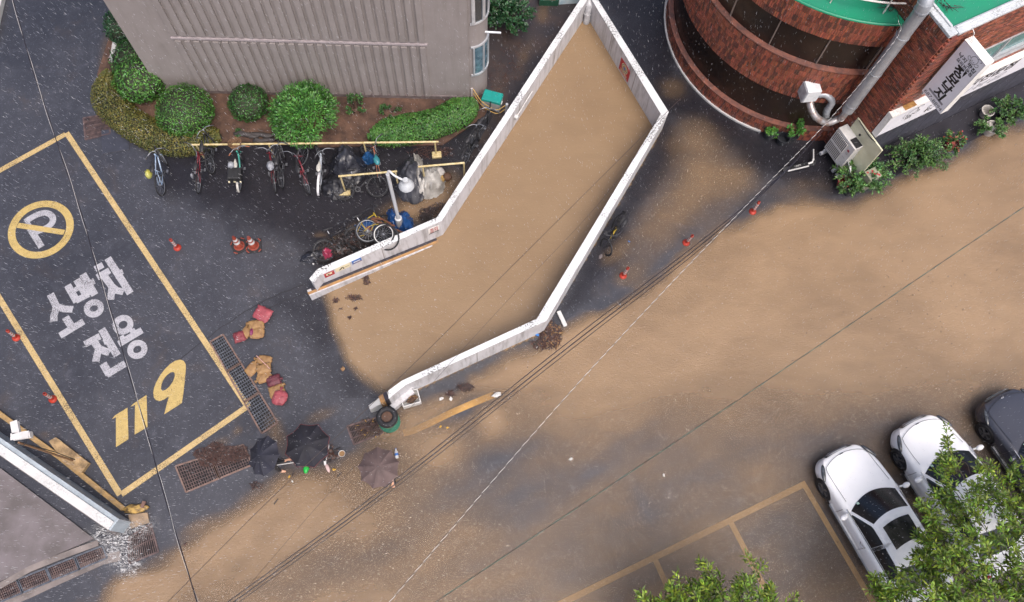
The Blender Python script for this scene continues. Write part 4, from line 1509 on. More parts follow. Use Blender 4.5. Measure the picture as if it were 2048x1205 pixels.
# conifer with fan-shaped clumps
g = G(607, 226, .9)
ct = thing('conifer_shrub', 'bushy bright conifer with fan-like clumps and brown gaps, over the bike rack', 'shrub', (g.x, g.y, 0))
mb = MB(); mb.blob((g.x, g.y, .8), (.66, .66, .5), 10, 3, .1); mb.obj('branches', mat('brown_twigs', '4a3322', .8, '2e2216', 8), ct, smooth=True)
mb = MB(); mb.tube([(g.x, g.y, 0), (g.x, g.y, .8)], .08, 8); mb.obj('stem', M_BARK, ct)
Cs, Ds, Ns = [], [], []
for i in range(190):
    d = rdir(1, -.1)[0]
    d = d / np.linalg.norm(d)
    base = np.array([g.x, g.y, .8]) + d * np.array([.92, .92, .8]) * RNG.uniform(.72, .98)
    ax = d + np.array([0, 0, .45]); ax /= np.linalg.norm(ax)
    k = 46
    th = RNG.uniform(-1, 1, k); rr = RNG.random(k) ** .5 * .30
    s1 = np.cross(ax, rdir(1)[0]); s1 /= np.linalg.norm(s1); s2 = np.cross(ax, s1)
    ph = RNG.uniform(0, 2 * PI, k)
    dd = ax[None] * .55 + (np.cos(ph)[:, None] * s1 + np.sin(ph)[:, None] * s2) * (.35 + np.abs(th) * .9)[:, None]
    dd /= np.linalg.norm(dd, axis=1, keepdims=True)
    Cs.append(base + dd * rr[:, None]); Ds.append(dd); Ns.append(ax[None] + rdir(k) * .5)
leaves('foliage', np.concatenate(Cs), np.concatenate(Ds), np.concatenate(Ns), .10, .032, L_CONI, ct, (.3, 1.5), .1, .08)


def hedge(label, path, w, h, n, m, L=.05, W=.03, seed=0, z0=0.05, group=None, hi=.05, bright=(.55, 1.3), name='low_hedge', lump=.25):
    P_ = bez([Vector((p.x, p.y, 0)) for p in P2(path, h * .5)], 8)
    t = thing(name, label, 'hedge', (P_[len(P_) // 2].x, P_[len(P_) // 2].y, 0), group=group)
    mb = MB(); k = len(P_)
    R = [w * .42 * min(1, (.02 + 5.5 * min(i, k - 1 - i) / k) ** .5) for i in range(k)]
    vs = []
    for i, p in enumerate(P_):
        d = (P_[min(i + 1, k - 1)] - P_[max(i - 1, 0)]).normalized(); s_ = Vector((-d.y, d.x, 0))
        for j in range(9):
            a = PI * j / 8
            vs.append(p + s_ * math.cos(a) * R[i] + Vector((0, 0, z0 - .05 + math.sin(a) ** .6 * (h * .80) * (.35 + .65 * R[i] / (w * .42)))))
    mb.add(vs, [(i * 9 + j, i * 9 + j + 1, i * 9 + j + 10, i * 9 + j + 9) for i in range(k - 1) for j in range(8)])
    mb.add([vs[j] for j in range(9)], [tuple(range(8, -1, -1))]); mb.add([vs[-9 + j] for j in range(9)], [tuple(range(9))])
    mb.obj('branches', M_CORE, t)
    Pn = np.array([tuple(p) for p in P_])
    u = RNG.random(n) * (k - 1.001); i0 = u.astype(int); f = (u - i0)[:, None]
    c = Pn[i0] * (1 - f) + Pn[i0 + 1] * f
    d = Pn[i0 + 1] - Pn[i0]; d /= np.linalg.norm(d, axis=1, keepdims=True)
    s_ = np.stack([-d[:, 1], d[:, 0], 0 * u], 1)
    a = RNG.uniform(.02, PI - .02, n)
    wl = np.array(R)[i0] * (w * .5 / (w * .42)) * (1 + lump * (fbm(c[:, 0], c[:, 1], .5, seed, 3) - .5))
    hh = h * (1 + lump * (fbm(c[:, 0] + s_[:, 0] * np.cos(a), c[:, 1] + s_[:, 1] * np.cos(a), .35, seed + 3, 3) - .5))
    dep = 1 - RNG.random(n) ** 2 * .15
    ca = np.cos(a); sa = np.sin(a) ** .55
    C = c + s_ * (ca * wl * dep)[:, None]; C[:, 2] = z0 + sa * hh * dep * (.5 + .5 * np.array(R)[i0] / (w * .42))
    nn = s_ * ca[:, None] * .7 + np.array([0, 0, 1.0]) * np.sin(a)[:, None]
    N_ = nn + rdir(n) * .5
    leaves('foliage', C, np.cross(N_, rdir(n)), N_, L, W, m, t, bright, .12, hi)
    return t


hedge('olive brown low hedge curving round the corner of the planting bed', [(214, 140), (213, 185), (240, 228), (290, 262), (345, 280), (400, 276), (440, 268)], 1.15, .5, 12500, L_OLIVE, .05, .03, 1)
hedge('bright green low hedge sweeping from the rack to the building corner', [(735, 272), (790, 262), (850, 252), (905, 232), (950, 205)], 1.05, .65, 9500, L_BRIGHT, .06, .036, 2, bright=(.5, 1.25))


def plant(label, px, py, r, h, n, m, L=.1, W=.05, name='potted_plant', cat='plant', group=None, seed=0, pot=None, pot_r=.2, hi=.08, bright=(.5, 1.4), flowers=0, z0=.25):
    """loose plant: stems that fan out from the pot and carry leaves along them"""
    g = G(px, py, h * .5)
    t = thing(name, label, cat, (g.x, g.y, 0), group=group)
    rg = random.Random(seed)
    if pot is not None:
        mb = MB(); mb.lathe([(pot_r * .75, 0), (pot_r, z0 + .05), (pot_r * 1.06, z0 + .05), (pot_r * 1.06, z0 + .08), (pot_r * .92, z0 + .08), (pot_r * .9, z0), (0, z0)], (g.x, g.y, 0), 18)
        mb.obj('pot', pot, t, smooth=True, auto=40)
    mb = MB(); Cs, Ds = [], []
    ns = max(10, n // 40)
    for i in range(ns):
        a = rg.uniform(0, 6.3); q = rg.random() ** .55
        tip = Vector((g.x + math.cos(a) * r[0] * q, g.y + math.sin(a) * r[1] * q, h * (1.02 - .55 * q * q) * rg.uniform(.75, 1.05)))
        b = Vector((g.x + math.cos(a) * .12, g.y + math.sin(a) * .12, z0 * .9))
        midp = b.lerp(tip, .5) + Vector((0, 0, h * .12))
        pts = bez([b, midp, tip], 5)
        mb.tube(pts, [.012] * (len(pts) - 1) + [.004], 4)
        k = n // ns
        for j in range(k):
            u = rg.uniform(.25, 1.0) ** .7 * (len(pts) - 1.001); ii = int(u)
            p = pts[ii].lerp(pts[ii + 1], u - ii)
            d = Vector((rg.gauss(0, 1), rg.gauss(0, 1), rg.gauss(0, .6))) + (tip - b).normalized() * .6
            d.normalize()
            Cs.append(tuple(p + d * L * rg.uniform(.4, 1.0))); Ds.append(tuple(d))
    mb.obj('stems', M_BARK, t)
    C = np.array(Cs); D = np.array(Ds)
    leaves('foliage', C, D, np.array([0, 0, 1.0]) + rdir(len(C)) * .55, L, W, m, t, bright, .12, hi)
    if flowers:
        i = RNG.choice(len(C), flowers)
        tag(leaves('flowers', C[i] + np.array([0, 0, .06]), D[i], rdir(flowers), .07, .06, L_RED, t, (.8, 1.5), .1), kind='stuff')
    return t


M_POTB = mat('dark_pot', '2a2d33', .5, '1f2227')
M_POTR = mat('faded_red_tub', '9a4a44', .55, '7d3c38')
M_POTW = mat('pale_pot', 'b7b3ae', .5, '97938f')
plant('dense ivy-like shrub at the right side of the grey building, yellowing at its lower edge', 1018, 30, (.95, .75), 1.2, 2600, L_DARK, .1, .075, 'ivy_shrub', 'shrub', seed=3, hi=.05, bright=(.4, 1.2))
plant('dark shrub against the grey building, left of the ivy shrub', 985, 10, (.55, .6), 1.5, 1100, L_DARK, .1, .07, 'ivy_shrub', 'shrub', seed=4, bright=(.35, 1.0))
plant('thin weedy rose bush on the bare soil right of the conifer', 712, 208, (.42, .40), .9, 420, L_MID, .07, .04, 'weedy_bush', 'plant', seed=5, bright=(.4, 1.1), flowers=5, z0=.05)
plant('low weeds on the bare soil above the bright hedge', 775, 222, (.5, .25), .35, 300, L_MID, .06, .035, 'weedy_bush', 'plant', seed=6, bright=(.4, 1.1), z0=.05)
plant('tiny weed growing through the weathered log', 478, 266, (.15, .12), .25, 80, L_MID, .06, .035, 'weed', 'plant', seed=16, z0=.05)
plant('big leafy planter with bright tips in front of the air conditioner', 1728, 350, (1.0, .74), .95, 2600, L_PLANT, .1, .05, seed=7, pot=M_POTB, pot_r=.3, hi=.22, bright=(.45, 1.35))
plant('low dark plant at the foot of the big leafy planter', 1702, 378, (.42, .3), .5, 520, L_PLANT, .09, .05, seed=17, pot=M_POTB, pot_r=.2, bright=(.4, 1.1))
plant('wide bluish-green bush in the row of pots under the shop sign', 1838, 312, (1.12, .80), .95, 3300, L_PLANT, .095, .04, seed=8, pot=M_POTB, pot_r=.3, bright=(.45, 1.35))
plant('small plant with red blooms beside the wide bluish-green bush', 1906, 286, (.52, .5), .65, 800, L_PLANT, .07, .04, seed=9, pot=M_POTR, pot_r=.2, hi=.12, flowers=42)
plant('pot plant with a pale pot rim under the projecting sign', 1985, 255, (.6, .46), .6, 850, L_PLANT, .08, .045, seed=10, pot=M_POTW, pot_r=.24, hi=.08)
plant('leafy pot plant at the right edge under the long shop sign', 2022, 222, (.78, .62), .75, 1500, L_PLANT, .09, .045, seed=11, pot=M_POTB, pot_r=.26, hi=.1)
plant('tall bright sapling in a dark pot at the foot of the round brick corner', 1590, 262, (.26, .34), 1.0, 520, L_BRIGHT, .11, .055, 'potted_sapling', seed=12, pot=M_POTB, pot_r=.22, hi=.1, bright=(.8, 1.6))
plant('small bright plant in a dark pot left of the tall sapling', 1542, 265, (.24, .2), .5, 200, L_BRIGHT, .1, .05, 'potted_sapling', seed=13, pot=M_POTB, pot_r=.22, bright=(.8, 1.5))
for lab, px, py, m, r in (('empty pale round pot beside the rim of the row of pots', 1966, 232, M_POTW, .2), ('empty dark pot under the round brick corner by the sapling', 1562, 285, M_POTB, .2),
                          ('faded red tub lying by the big leafy planter', 1682, 372, M_POTR, .2)):
    g = G(px, py)
    mb = MB(); mb.lathe([(r * .7, 0), (r, .28), (r * 1.1, .28), (r * 1.1, .32), (r * .93, .32), (r * .85, .1), (0, .1)], (g.x, g.y, 0), 18)
    tag(mb.obj('plant_pot', m, smooth=True, auto=40), lab, 'plant pot')


# ---------------------------------------------------------------- trees
def tree(label, outline, zlo, zhi, nsprig, per, trunk, fork, seed, L=.125, W=.040, group=None):
    rg = random.Random(seed)
    t = thing('broadleaf_tree', label, 'tree', (trunk[0], trunk[1], 0), group=group)
    xs = [p[0] for p in outline]; ys = [p[1] for p in outline]
    tw = MB(); Cs, Ds, Zs = [], [], []
    F = Vector(fork)
    mbt = MB(); mbt.tube(bez([Vector((*trunk, -.1)), Vector((*trunk, 1.0)) + Vector((.06, .02, 0)), F], 6), [.17 - .006 * i for i in range(13)], 10)
    mbt.obj('trunk', M_BARK, t, smooth=True)
    sprigs = []
    while len(sprigs) < nsprig:
        x, y = rg.uniform(min(xs), max(xs)), rg.uniform(min(ys), max(ys))
        sd = float(sdpoly(np.array([x]), np.array([y]), outline)[0])
        if sd > (-14 if y > 955 and trunk[0] > 9 else -3):
            continue
        edge = min(1, -sd / 90)
        z = rg.uniform(zlo, zlo + (zhi - zlo) * (.35 + .65 * edge))
        sprigs.append((G(x, y, z), edge))
    lim = MB()
    hubs = [rg.choice(sprigs)[0].lerp(F, .45) for _ in range(9)]
    for h_ in hubs:
        lim.tube(bez([F, F.lerp(h_, .5) + Vector((rg.uniform(-.2, .2), rg.uniform(-.2, .2), .15)), h_], 5), [.075 - .005 * i for i in range(11)], 6)
    lim.obj('limbs', M_BARK, t, smooth=True)
    for p, edge in sprigs:
        h_ = min(hubs, key=lambda q: (q - p).length)
        out = (p - F); out.z *= .5; out.normalize()
        out = (out + Vector((rg.gauss(0, .35), rg.gauss(0, .35), rg.gauss(.02, .2)))).normalized()
        Ls = rg.uniform(.32, .6)
        a, b = p - out * Ls * .6, p + out * Ls * .5
        tw.tube(bez([h_.lerp(a, .88), a, b], 3), [.012, .011, .01, .009, .007, .005, .003], 4, caps=False)
        for j in range(per):
            u = rg.random() ** .8
            q = a.lerp(b, u)
            side = Vector((rg.gauss(0, 1), rg.gauss(0, 1), rg.gauss(.1, .6))).normalized()
            d = (out * .75 + side).normalized()
            Cs.append(tuple(q + d * L * rg.uniform(.5, 1.2) + Vector((0, 0, rg.uniform(-.03, .03))))); Ds.append(tuple(d))
    tw.obj('twigs', M_BARK, t)
    C, D = np.array(Cs), np.array(Ds)
    leaves('crown', C, D, np.array([0, 0, 1.0]) + rdir(len(C)) * .5, L, W, L_TREE, t, (.25, 1.15), .14, .08)
    return t


tg = G(2060, 1330)
tree('bushy broadleaf tree leaning over the parked cars', [(1897, 848), (1912, 890), (1918, 940), (1935, 962), (1958, 935), (1978, 908), (1996, 925), (2004, 952), (2030, 930), (2090, 920), (2300, 1000),
     (2300, 1420), (1850, 1420), (1790, 1262), (1756, 1205), (1735, 1172), (1694, 1148), (1745, 1150), (1772, 1128), (1810, 1124), (1830, 1098), (1806, 1084), (1846, 1062),
     (1848, 1040), (1812, 1008), (1830, 998), (1858, 990), (1878, 962), (1885, 930), (1882, 880)], 2.6, 4.9, 700, 48, (tg.x, tg.y), (tg.x - .1, tg.y + .35, 2.4), 5)
tg = G(1452, 1330)
tree('small broadleaf tree at the bottom edge over the empty parking bays', [(1292, 1190), (1318, 1196), (1342, 1160), (1362, 1158), (1385, 1178), (1408, 1176), (1400, 1140), (1410, 1132), (1432, 1152),
     (1446, 1160), (1462, 1150), (1478, 1165), (1490, 1140), (1510, 1108), (1524, 1110), (1526, 1150), (1542, 1182), (1572, 1198), (1590, 1182), (1604, 1180), (1600, 1215), (1640, 1300), (1600, 1380), (1330, 1380), (1270, 1280)],
     2.4, 3.9, 250, 42, (tg.x, tg.y), (tg.x + .05, tg.y + .2, 2.2), 8)
# weathered log and bark on the bed
lg = thing('weathered_log', 'grey weathered split log lying behind the bike rack', 'log', G(520, 270))
for a, b, r in (((468, 268), (548, 272), .09), ((498, 276), (530, 268), .07), ((506, 283), (552, 279), .08)):
    A_, B_ = G(*a, .12), G(*b, .12)
    pts = [A_.lerp(B_, i / 6) + Vector((0, .03 * math.sin(i * 2.1), .02 * math.sin(i * 1.3))) for i in range(7)]
    mb = MB(); mb.tube(pts, [r * .6, r, r * .9, r * 1.05, r * .85, r, r * .5], 8); mb.obj('timber', mat('grey_timber', '4a4646', .7, '2f2b2b', 10, sc3=(.3, 1, 1), bump=.6), lg, smooth=True)
# ================================================================ cars
def mat_car(name, c, c2=None, rough=0.22):
    m, nt, p, out = new_mat(name)
    T = NT(nt)
    w = T.coord('World')
    c = lin(c)
    T.set(p.inputs['Base Color'], T.mix(T.ramp(T.noise(1.5, 3, .5, w), .3, .7), c, tuple(x * .93 for x in c)))
    p.inputs['Roughness'].default_value = rough
    p.inputs['Coat Weight'].default_value = .6
    p.inputs['Coat Roughness'].default_value = .08
    v = T.node('ShaderNodeTexVoronoi'); v.inputs['Scale'].default_value = 55
    T.L.new(w, v.inputs['Vector'])
    T.set(p.inputs['Normal'], T.bump(T.ramp(v.outputs['Distance'], 0, .35, (1, 1, 1), (0, 0, 0)), .22, .01))   # standing rain drops
    return m


M_CWHITE = mat_car('white_car_paint', 'fafafa')
M_CDARK = mat_car('dark_grey_car_paint', '3b3d47', rough=.25)
M_CGLASS = mat('car_glass', '0d0f12', 0.07, '14171b', 2, spec=.7, bump=.05, bscale=90)
M_TYRE = mat('tyre_rubber', '17171a', .7, '222226', 12)
M_RIM = mat('alloy_rim', '8d9096', .35, '6f7278', 5, metal=.8)
M_CHROME = mat('chrome', 'b9bcc0', .2, 'a2a5aa', 5, metal=.9)
M_LAMP = mat('headlamp_glass', '4a4f55', .1, '17191c', 16, spec=.8)
M_PLASTIC = mat('black_plastic', '17181a', .5, '222326')


def rim_mesh(key):
    def f():
        mb = MB()
        mb.lathe([(.205, -.09), (.215, .0), (.21, .085), (.19, .09), (.185, .05), (.185, -.09)], n=24, M=Matrix.Rotation(PI / 2, 3, 'X'))
        for i in range(5):
            a = 2 * PI * i / 5
            for da in (-.13, .13):
                mb.bar((.03 * math.cos(a), -.085, .03 * math.sin(a)), (.195 * math.cos(a + da), -.08, .195 * math.sin(a + da)), .03, .035)
        mb.lathe([(0, .10), (.05, .10), (.06, .06)], n=12, M=Matrix.Rotation(PI / 2, 3, 'X'))
        return mb
    return f


def loc_obj(mb, name, m, parent, smooth=False, auto=None, bevel=0.0):
    return mb.obj(name, m, parent, smooth=smooth, world=False, auto=auto, bevel=bevel)


def make_car(label, front, head, paint, hood=1.35, ws=.66, sunroof=False, W=.89, zr=1.43, badge='dot', Lc=4.45):
    t = thing('parked_car', label, 'car', (front.x - math.cos(head) * Lc / 2, front.y - math.sin(head) * Lc / 2, 0), head, 'cars parked side by side')
    xf = Lc / 2
    xc = xf - hood                    # cowl at the middle of the car
    xr = xc - ws                      # roof front
    xb, xg, xe = xr - 1.35, xr - 2.05, -Lc / 2
    # stations: x, half width, centre height, shoulder height, sill height
    st = [(xf, .46, .50, .46, .34), (xf - .03, .62, .60, .52, .26), (xf - .10, .73, .665, .58, .22), (xf - .22, W * .90, .715, .64, .20), (xf - .42, W * .94, .765, .71, .19), (xf - .70, W * .975, .815, .775, .19),
          (xf - 1.0, W * .985, .865, .83, .19), (xc - .1, W, .93, .89, .19), (xc - .6, W, .95, .91, .19), (xr - .7, W, .95, .92, .19), (xb, W, .95, .93, .19), (xg + .1, W * .985, .95, .925, .20),
          (xg - .15, W * .97, .95, .91, .22), (xe + .22, W * .93, .93, .87, .26), (xe + .06, W * .84, .86, .80, .32), (xe, W * .72, .72, .68, .42)]
    # denser by interpolation
    S = []
    for i in range(len(st) - 1):
        for k in range(4):
            f = k / 4
            a, b = st[i], st[i + 1]
            p_ = st[i - 1] if i else a; q_ = st[i + 2] if i + 2 < len(st) else b
            S.append(tuple(max(min(a[j], b[j]) - .012, min(max(a[j], b[j]) + .012, .5 * ((2 * a[j]) + (b[j] - p_[j]) * f + (2 * p_[j] - 5 * a[j] + 4 * b[j] - q_[j]) * f * f + (3 * a[j] - p_[j] - 3 * b[j] + q_[j]) * f ** 3))) for j in range(5)))
    S.append(st[-1])
    prof = lambda s: [(0, s[2]), (s[1] * .3, s[2] - .004), (s[1] * .58, s[2] - .014), (s[1] * .74, s[2] - .028), (s[1] * .80, s[2] - .022), (s[1] * .86, s[3] + .012), (s[1] * .93, s[3] - .025),
                      (s[1] * .975, s[3] - .075), (s[1] * .985, s[3] - .16), (s[1], s[3] - .26), (s[1] * .995, .42 * s[3] + .12), (s[1] * .985, s[4] + .08), (s[1] * .94, s[4])]
    mb = MB(); vs = []
    for s in S:
        h = prof(s)
        vs += [(s[0] - (.16 * (y / W) ** 2 if s[0] > 1.0 else 0) * sstep(s[0], 1.0, xf), y, z) for y, z in [(-y, z) for y, z in h[:0:-1]] + h]
    n = len(prof(S[0])) * 2 - 1
    mb.add(vs, [(i * n + j, (i + 1) * n + j, (i + 1) * n + j + 1, i * n + j + 1) for i in range(len(S) - 1) for j in range(n - 1)])
    mb.add(vs[:n], [tuple(range(n))]); mb.add(vs[-n:], [tuple(range(n - 1, -1, -1))])
    mb.add([vs[i * n] for i in range(len(S))] + [vs[i * n + n - 1] for i in range(len(S))], [(i, len(S) + i, len(S) + i + 1, i + 1) for i in range(len(S) - 1)])
    body = loc_obj(mb, 'body', paint, t, True, 50)
    bm = bmesh.new(); bm.from_mesh(body.data); bmesh.ops.remove_doubles(bm, verts=bm.verts, dist=1e-5); bmesh.ops.recalc_face_normals(bm, faces=bm.faces); bm.to_mesh(body.data); bm.free()
    # wheel arches cut out of the body
    wx = (xf - .78, xe + .82)
    cut = MB()
    for x in wx:
        for sy in (-1, 1):
            cut.lathe([(0, -.26), (.345, -.26), (.345, .26), (0, .26)], (x, sy * (W - .07), .315), 28, M=Matrix.Rotation(PI / 2, 3, 'X'))
    co = cut.obj('cutter', paint)
    bm = bmesh.new(); bm.from_mesh(co.data); bmesh.ops.remove_doubles(bm, verts=bm.verts, dist=1e-5); bmesh.ops.recalc_face_normals(bm, faces=bm.faces); bm.to_mesh(co.data); bm.free()
    co.matrix_world = root_matrix(t)
    bpy.context.view_layer.update()
    md = body.modifiers.new('arch', 'BOOLEAN'); md.object = co; md.operation = 'DIFFERENCE'; md.solver = 'EXACT'
    dg = bpy.context.evaluated_depsgraph_get()
    me = bpy.data.meshes.new_from_object(body.evaluated_get(dg))
    body.modifiers.clear(); body.data = me; me.name = 'body'
    bpy.data.objects.remove(co)
    me.polygons.foreach_set('use_smooth', [True] * len(me.polygons)); me.set_sharp_from_angle(angle=math.radians(42))
    # greenhouse grid: rows along the car, columns across
    def zbelt(x): return .90 if x > xc - .2 else .935
    rows = [(xc + .02, .90, 0.0), (xc - .02, .94, .04), (xr + .03, zr - .045, .93), (xr - .06, zr - .02, 1), (xr - .4, zr, 1), (xr - .8, zr, 1), (xb + .05, zr - .03, 1), (xb - .03, zr - .055, .96), (xg + .04, .985, .06), (xg - .02, .945, 0.0)]
    R = []
    seg = (2, 8, 2, 4, 4, 4, 2, 8, 2)
    for i, k in enumerate(seg):
        for j in range(k):
            f = j / k; R.append((i, tuple(rows[i][q] * (1 - f) + rows[i + 1][q] * f for q in range(3))))
    R.append((len(seg) - 1, rows[-1]))
    wb, wr = W * .90, W * .655
    cols = []                                            # (region, function of row)
    def column(v, u):
        x, z, up_ = u
        if abs(v) <= 1:                                  # top surface
            half = wb * (1 - up_) * .98 + wr * up_
            bow = .27 * (v * v) * (1 - up_ * .55) * (1 if x > xr - .7 else -.6)
            return Vector((x - bow, half * v, z - .045 * v * v * up_ - .02 * v * v * (1 - up_)))
        s_ = 1 if v > 0 else -1; f = abs(v) - 1           # side, f 0..1 down to the belt
        top = column(s_ * 1.0, u); zb = zbelt(x)
        y = top.y * (1 - f) + s_ * wb * f + s_ * .025 * math.sin(PI * f)
        return Vector((top.x, y, top.z * (1 - f) + min(top.z, zb) * f))
    V = [-2, -1.93, -1.6, -1.3, -1.1, -1.0] + [x for x in np.linspace(-.93, .93, 13)] + [1.0, 1.1, 1.3, 1.6, 1.93, 2]
    parts = {'cabin': MB(), 'windscreen': MB(), 'rear_window': MB(), 'side_left': MB(), 'side_right': MB()}
    pts = [[column(v, u) for v in V] for _, u in R]
    nv = len(V)
    allv = [p for r in pts for p in r]
    faces = {k: [] for k in parts}
    for i in range(len(R) - 1):
        sg = R[i][0]; xm = (R[i][1][0] + R[i + 1][1][0]) / 2
        for j in range(nv - 1):
            vm = (V[j] + V[j + 1]) / 2
            k = 'cabin'
            if sg == 1 and abs(vm) < .93: k = 'windscreen'
            elif sg == 7 and abs(vm) < .93: k = 'rear_window'
            elif 1.1 < abs(vm) < 1.93 and xg + .42 < xm < xc - .12 and not abs(xm - (xr - .55)) < .015 and R[i][1][2] > .1:
                k = 'side_left' if vm > 0 else 'side_right'
            faces[k].append((i * nv + j, (i + 1) * nv + j, (i + 1) * nv + j + 1, i * nv + j + 1))
    for k, mm in (('cabin', paint), ('windscreen', M_CGLASS), ('rear_window', M_CGLASS), ('side_left', M_CGLASS), ('side_right', M_CGLASS)):
        used = sorted({v for f in faces[k] for v in f}); mp = {v: i for i, v in enumerate(used)}
        mb = MB(); mb.add([allv[v] for v in used], [tuple(mp[v] for v in f) for f in faces[k]])
        loc_obj(mb, 'side_window' if k.startswith('side') else k, mm, t, True, 60)
    if sunroof:
        mb = MB(); g = []
        for i in range(7):
            for j in range(7):
                x = xr - .20 - .62 * i / 6; y = (-1 + 2 * j / 6) * wr * .70
                g.append((x - .05 * (j / 3 - 1) ** 2, y, zr + .012 - .045 * (y / wr) ** 2 - (.012 if i == 0 else 0)))
        mb.add(g, [(i * 7 + j, i * 7 + j + 1, i * 7 + j + 8, i * 7 + j + 7) for i in range(6) for j in range(6)]); loc_obj(mb, 'sunroof', M_CGLASS, t, True)
    # seams, lamps, grille, mirrors, handles
    for sy in (-1, 1):
        for x in (xc - .12, xr - .55, xg + .55):
            mb = MB(); mb.tube([(x, sy * (W * .998 + .002), .87), (x - .01, sy * (W + .003), .66), (x - .015, sy * (W * .99 + .004), .34)], .005, 4); loc_obj(mb, 'door_seam', M_PLASTIC, t)
        mb = MB(); mb.tube([(xc + .02, sy * W * .80, .925), (xf - .75, sy * W * .775, .80), (xf - .42, sy * W * .755, .75), (xf - .30, sy * W * .70, .715)], .006, 4); loc_obj(mb, 'bonnet_seam', M_PLASTIC, t)
    mb = MB(); mb.tube([(xf - .13 - .17 * v * v, v * W * .70, .715) for v in np.linspace(-1, 1, 9)], .006, 4); loc_obj(mb, 'bonnet_seam', M_PLASTIC, t)
    for sy in (-1, 1):
        mb = MB(); mb.blob((xf - .40, sy * W * .845, .67), (.25, .065, .055), 8, 1, 0, M=Matrix.Rotation(-sy * .45, 3, 'Z') @ Matrix.Rotation(sy * .5, 3, 'X')); loc_obj(mb, 'headlight', M_LAMP, t, True)
        mb = MB(); mb.blob((xc - .30, sy * (W + .13), .98), (.075, .115, .075), 8, 2, 0.02); mb.bar((xc - .26, sy * W * .95, .93), (xc - .28, sy * (W + .06), .96), .05, .04); loc_obj(mb, 'mirror', paint, t, True)
        for x in (xr - .38, xr - 1.25):
            mb = MB(); mb.tube([(x, sy * (W + .0), .80), (x - .03, sy * (W + .03), .805), (x - .15, sy * (W + .03), .81), (x - .19, sy * W, .81)], .014, 6); loc_obj(mb, 'door_handle', M_CHROME if paint is M_CWHITE else M_PLASTIC, t)
        mb = MB(); mb.bar((wx[0] - .42, sy * (W - .01), .22), (wx[1] + .42, sy * (W - .01), .22), .05, .05); mb.bar((xc - .15, sy * wb * 1.01, .945), (xg + .4, sy * wb * 1.01, .955), .02, .014); loc_obj(mb, 'side_trim', M_CHROME, t)
        mb = MB(); mb.blob((xe + .13, sy * W * .74, .80), (.06, .16, .07), 6, 1, 0); loc_obj(mb, 'tail_light', M_RED, t, True)
    mb = MB(); mb.add([(xf - .012 - .16 * (v / W) ** 2 * .8 + .016 - (.05 if z > .6 else 0), v, z) for z in (.47, .63) for v in np.linspace(-.42, .42, 9)], [(i, i + 1, i + 10, i + 9) for i in range(8)]); loc_obj(mb, 'grille', M_PLASTIC, t)
    mb = MB()
    for z in (.52, .57):
        mb.tube([(xf - .0 - .16 * (v / W) ** 2 * .8 + .012 - (.0 if z < .55 else .02), v, z) for v in np.linspace(-.42, .42, 9)], .008, 5)
    loc_obj(mb, 'grille_bar', M_CHROME, t)
    mb = MB(); bz = .690; bx = xf - .155
    E_ = [(bx + .032 * math.cos(a), .062 * math.sin(a), bz + .012 * math.cos(a)) for a in np.linspace(0, 2 * PI, 17)[:-1]]
    if badge == 'dot':
        mb.add(E_, [tuple(range(16))]); loc_obj(mb, 'badge', M_PLASTIC, t)
    else:
        mb.tube(E_, .006, 5, closed=True)
        mb.bar((bx - .022, .028, bz), (bx + .026, .018, bz + .012), .012, .008); mb.bar((bx - .026, -.018, bz), (bx + .022, -.028, bz + .012), .012, .008); mb.bar((bx, .022, bz + .006), (bx, -.022, bz + .006), .01, .008)
        loc_obj(mb, 'badge', M_CHROME, t)
    mb = MB(); mb.add([(xc - .115 - h * .06, wb * .62 + s * .07 - .05, 0.985 + h * .045) for s, h in ((0, 0), (1, 0), (1, 1), (0, 1))], [(0, 1, 2, 3)])
    loc_obj(mb, 'sticker', mat('pale_green_sticker', 'b9d8c8', .5), t)
    for y0, y1 in ((.50, -.06), (-.10, -.62)):                    # wipers resting along the cowl
        mb = MB(); mb.bar((xc - .10 - .27 * (y0 / wb) ** 2, y0, .972), (xc - .14 - .27 * (y1 / wb) ** 2, y1, .985), .018, .012); loc_obj(mb, 'wiper', M_PLASTIC, t)
    mb = MB(); mb.box((xf + .006, 0, .44), (.014, .46, .10)); loc_obj(mb, 'number_plate', mat('plate_white', 'c8c8c6', .4), t)
    mb = MB(); mb.blob((xb + .12, 0, zr + .01), (.09, .02, .05), 6, 1, 0); loc_obj(mb, 'roof_fin', paint, t, True)
    for x in wx:
        for sy in (-1, 1):
            mb = MB(); mb.lathe([(.21, -.095), (.29, -.105), (.318, -.08), (.325, 0), (.318, .08), (.29, .105), (.21, .095)], (x, sy * (W - .115), .325), 32, M=Matrix.Rotation(-sy * PI / 2, 3, 'X'))
            tyre = loc_obj(mb, 'tyre', M_TYRE, t, True)
            key = 'rim'
            if key not in mesh_cache:
                o = rim_mesh(key)().obj('rim', M_RIM); mesh_cache[key] = o.data
            else:
                o = bpy.data.objects.new('rim', mesh_cache[key]); COL.objects.link(o)
            o.parent = tyre
            o.location = (x, sy * (W - .115), .325)
            if sy < 0:
                pass
            else:
                o.rotation_euler = (0, 0, PI)
    return t


HEAD = math.radians(115.3)
make_car('white sedan with a dark sunroof, frontmost towards the empty bays', G(1673, 900, .55), HEAD, M_CWHITE, 1.30, .66, True, .88)
make_car('white car in the middle of the row, half under the tree', G(1824, 841, .55), HEAD, M_CWHITE, 1.12, .80, False, .91, 1.50)
make_car('dark grey car at the right edge of the picture', G(1992, 789, .55), HEAD + .03, M_CDARK, 1.32, .70, False, .90, 1.45, 'oval')

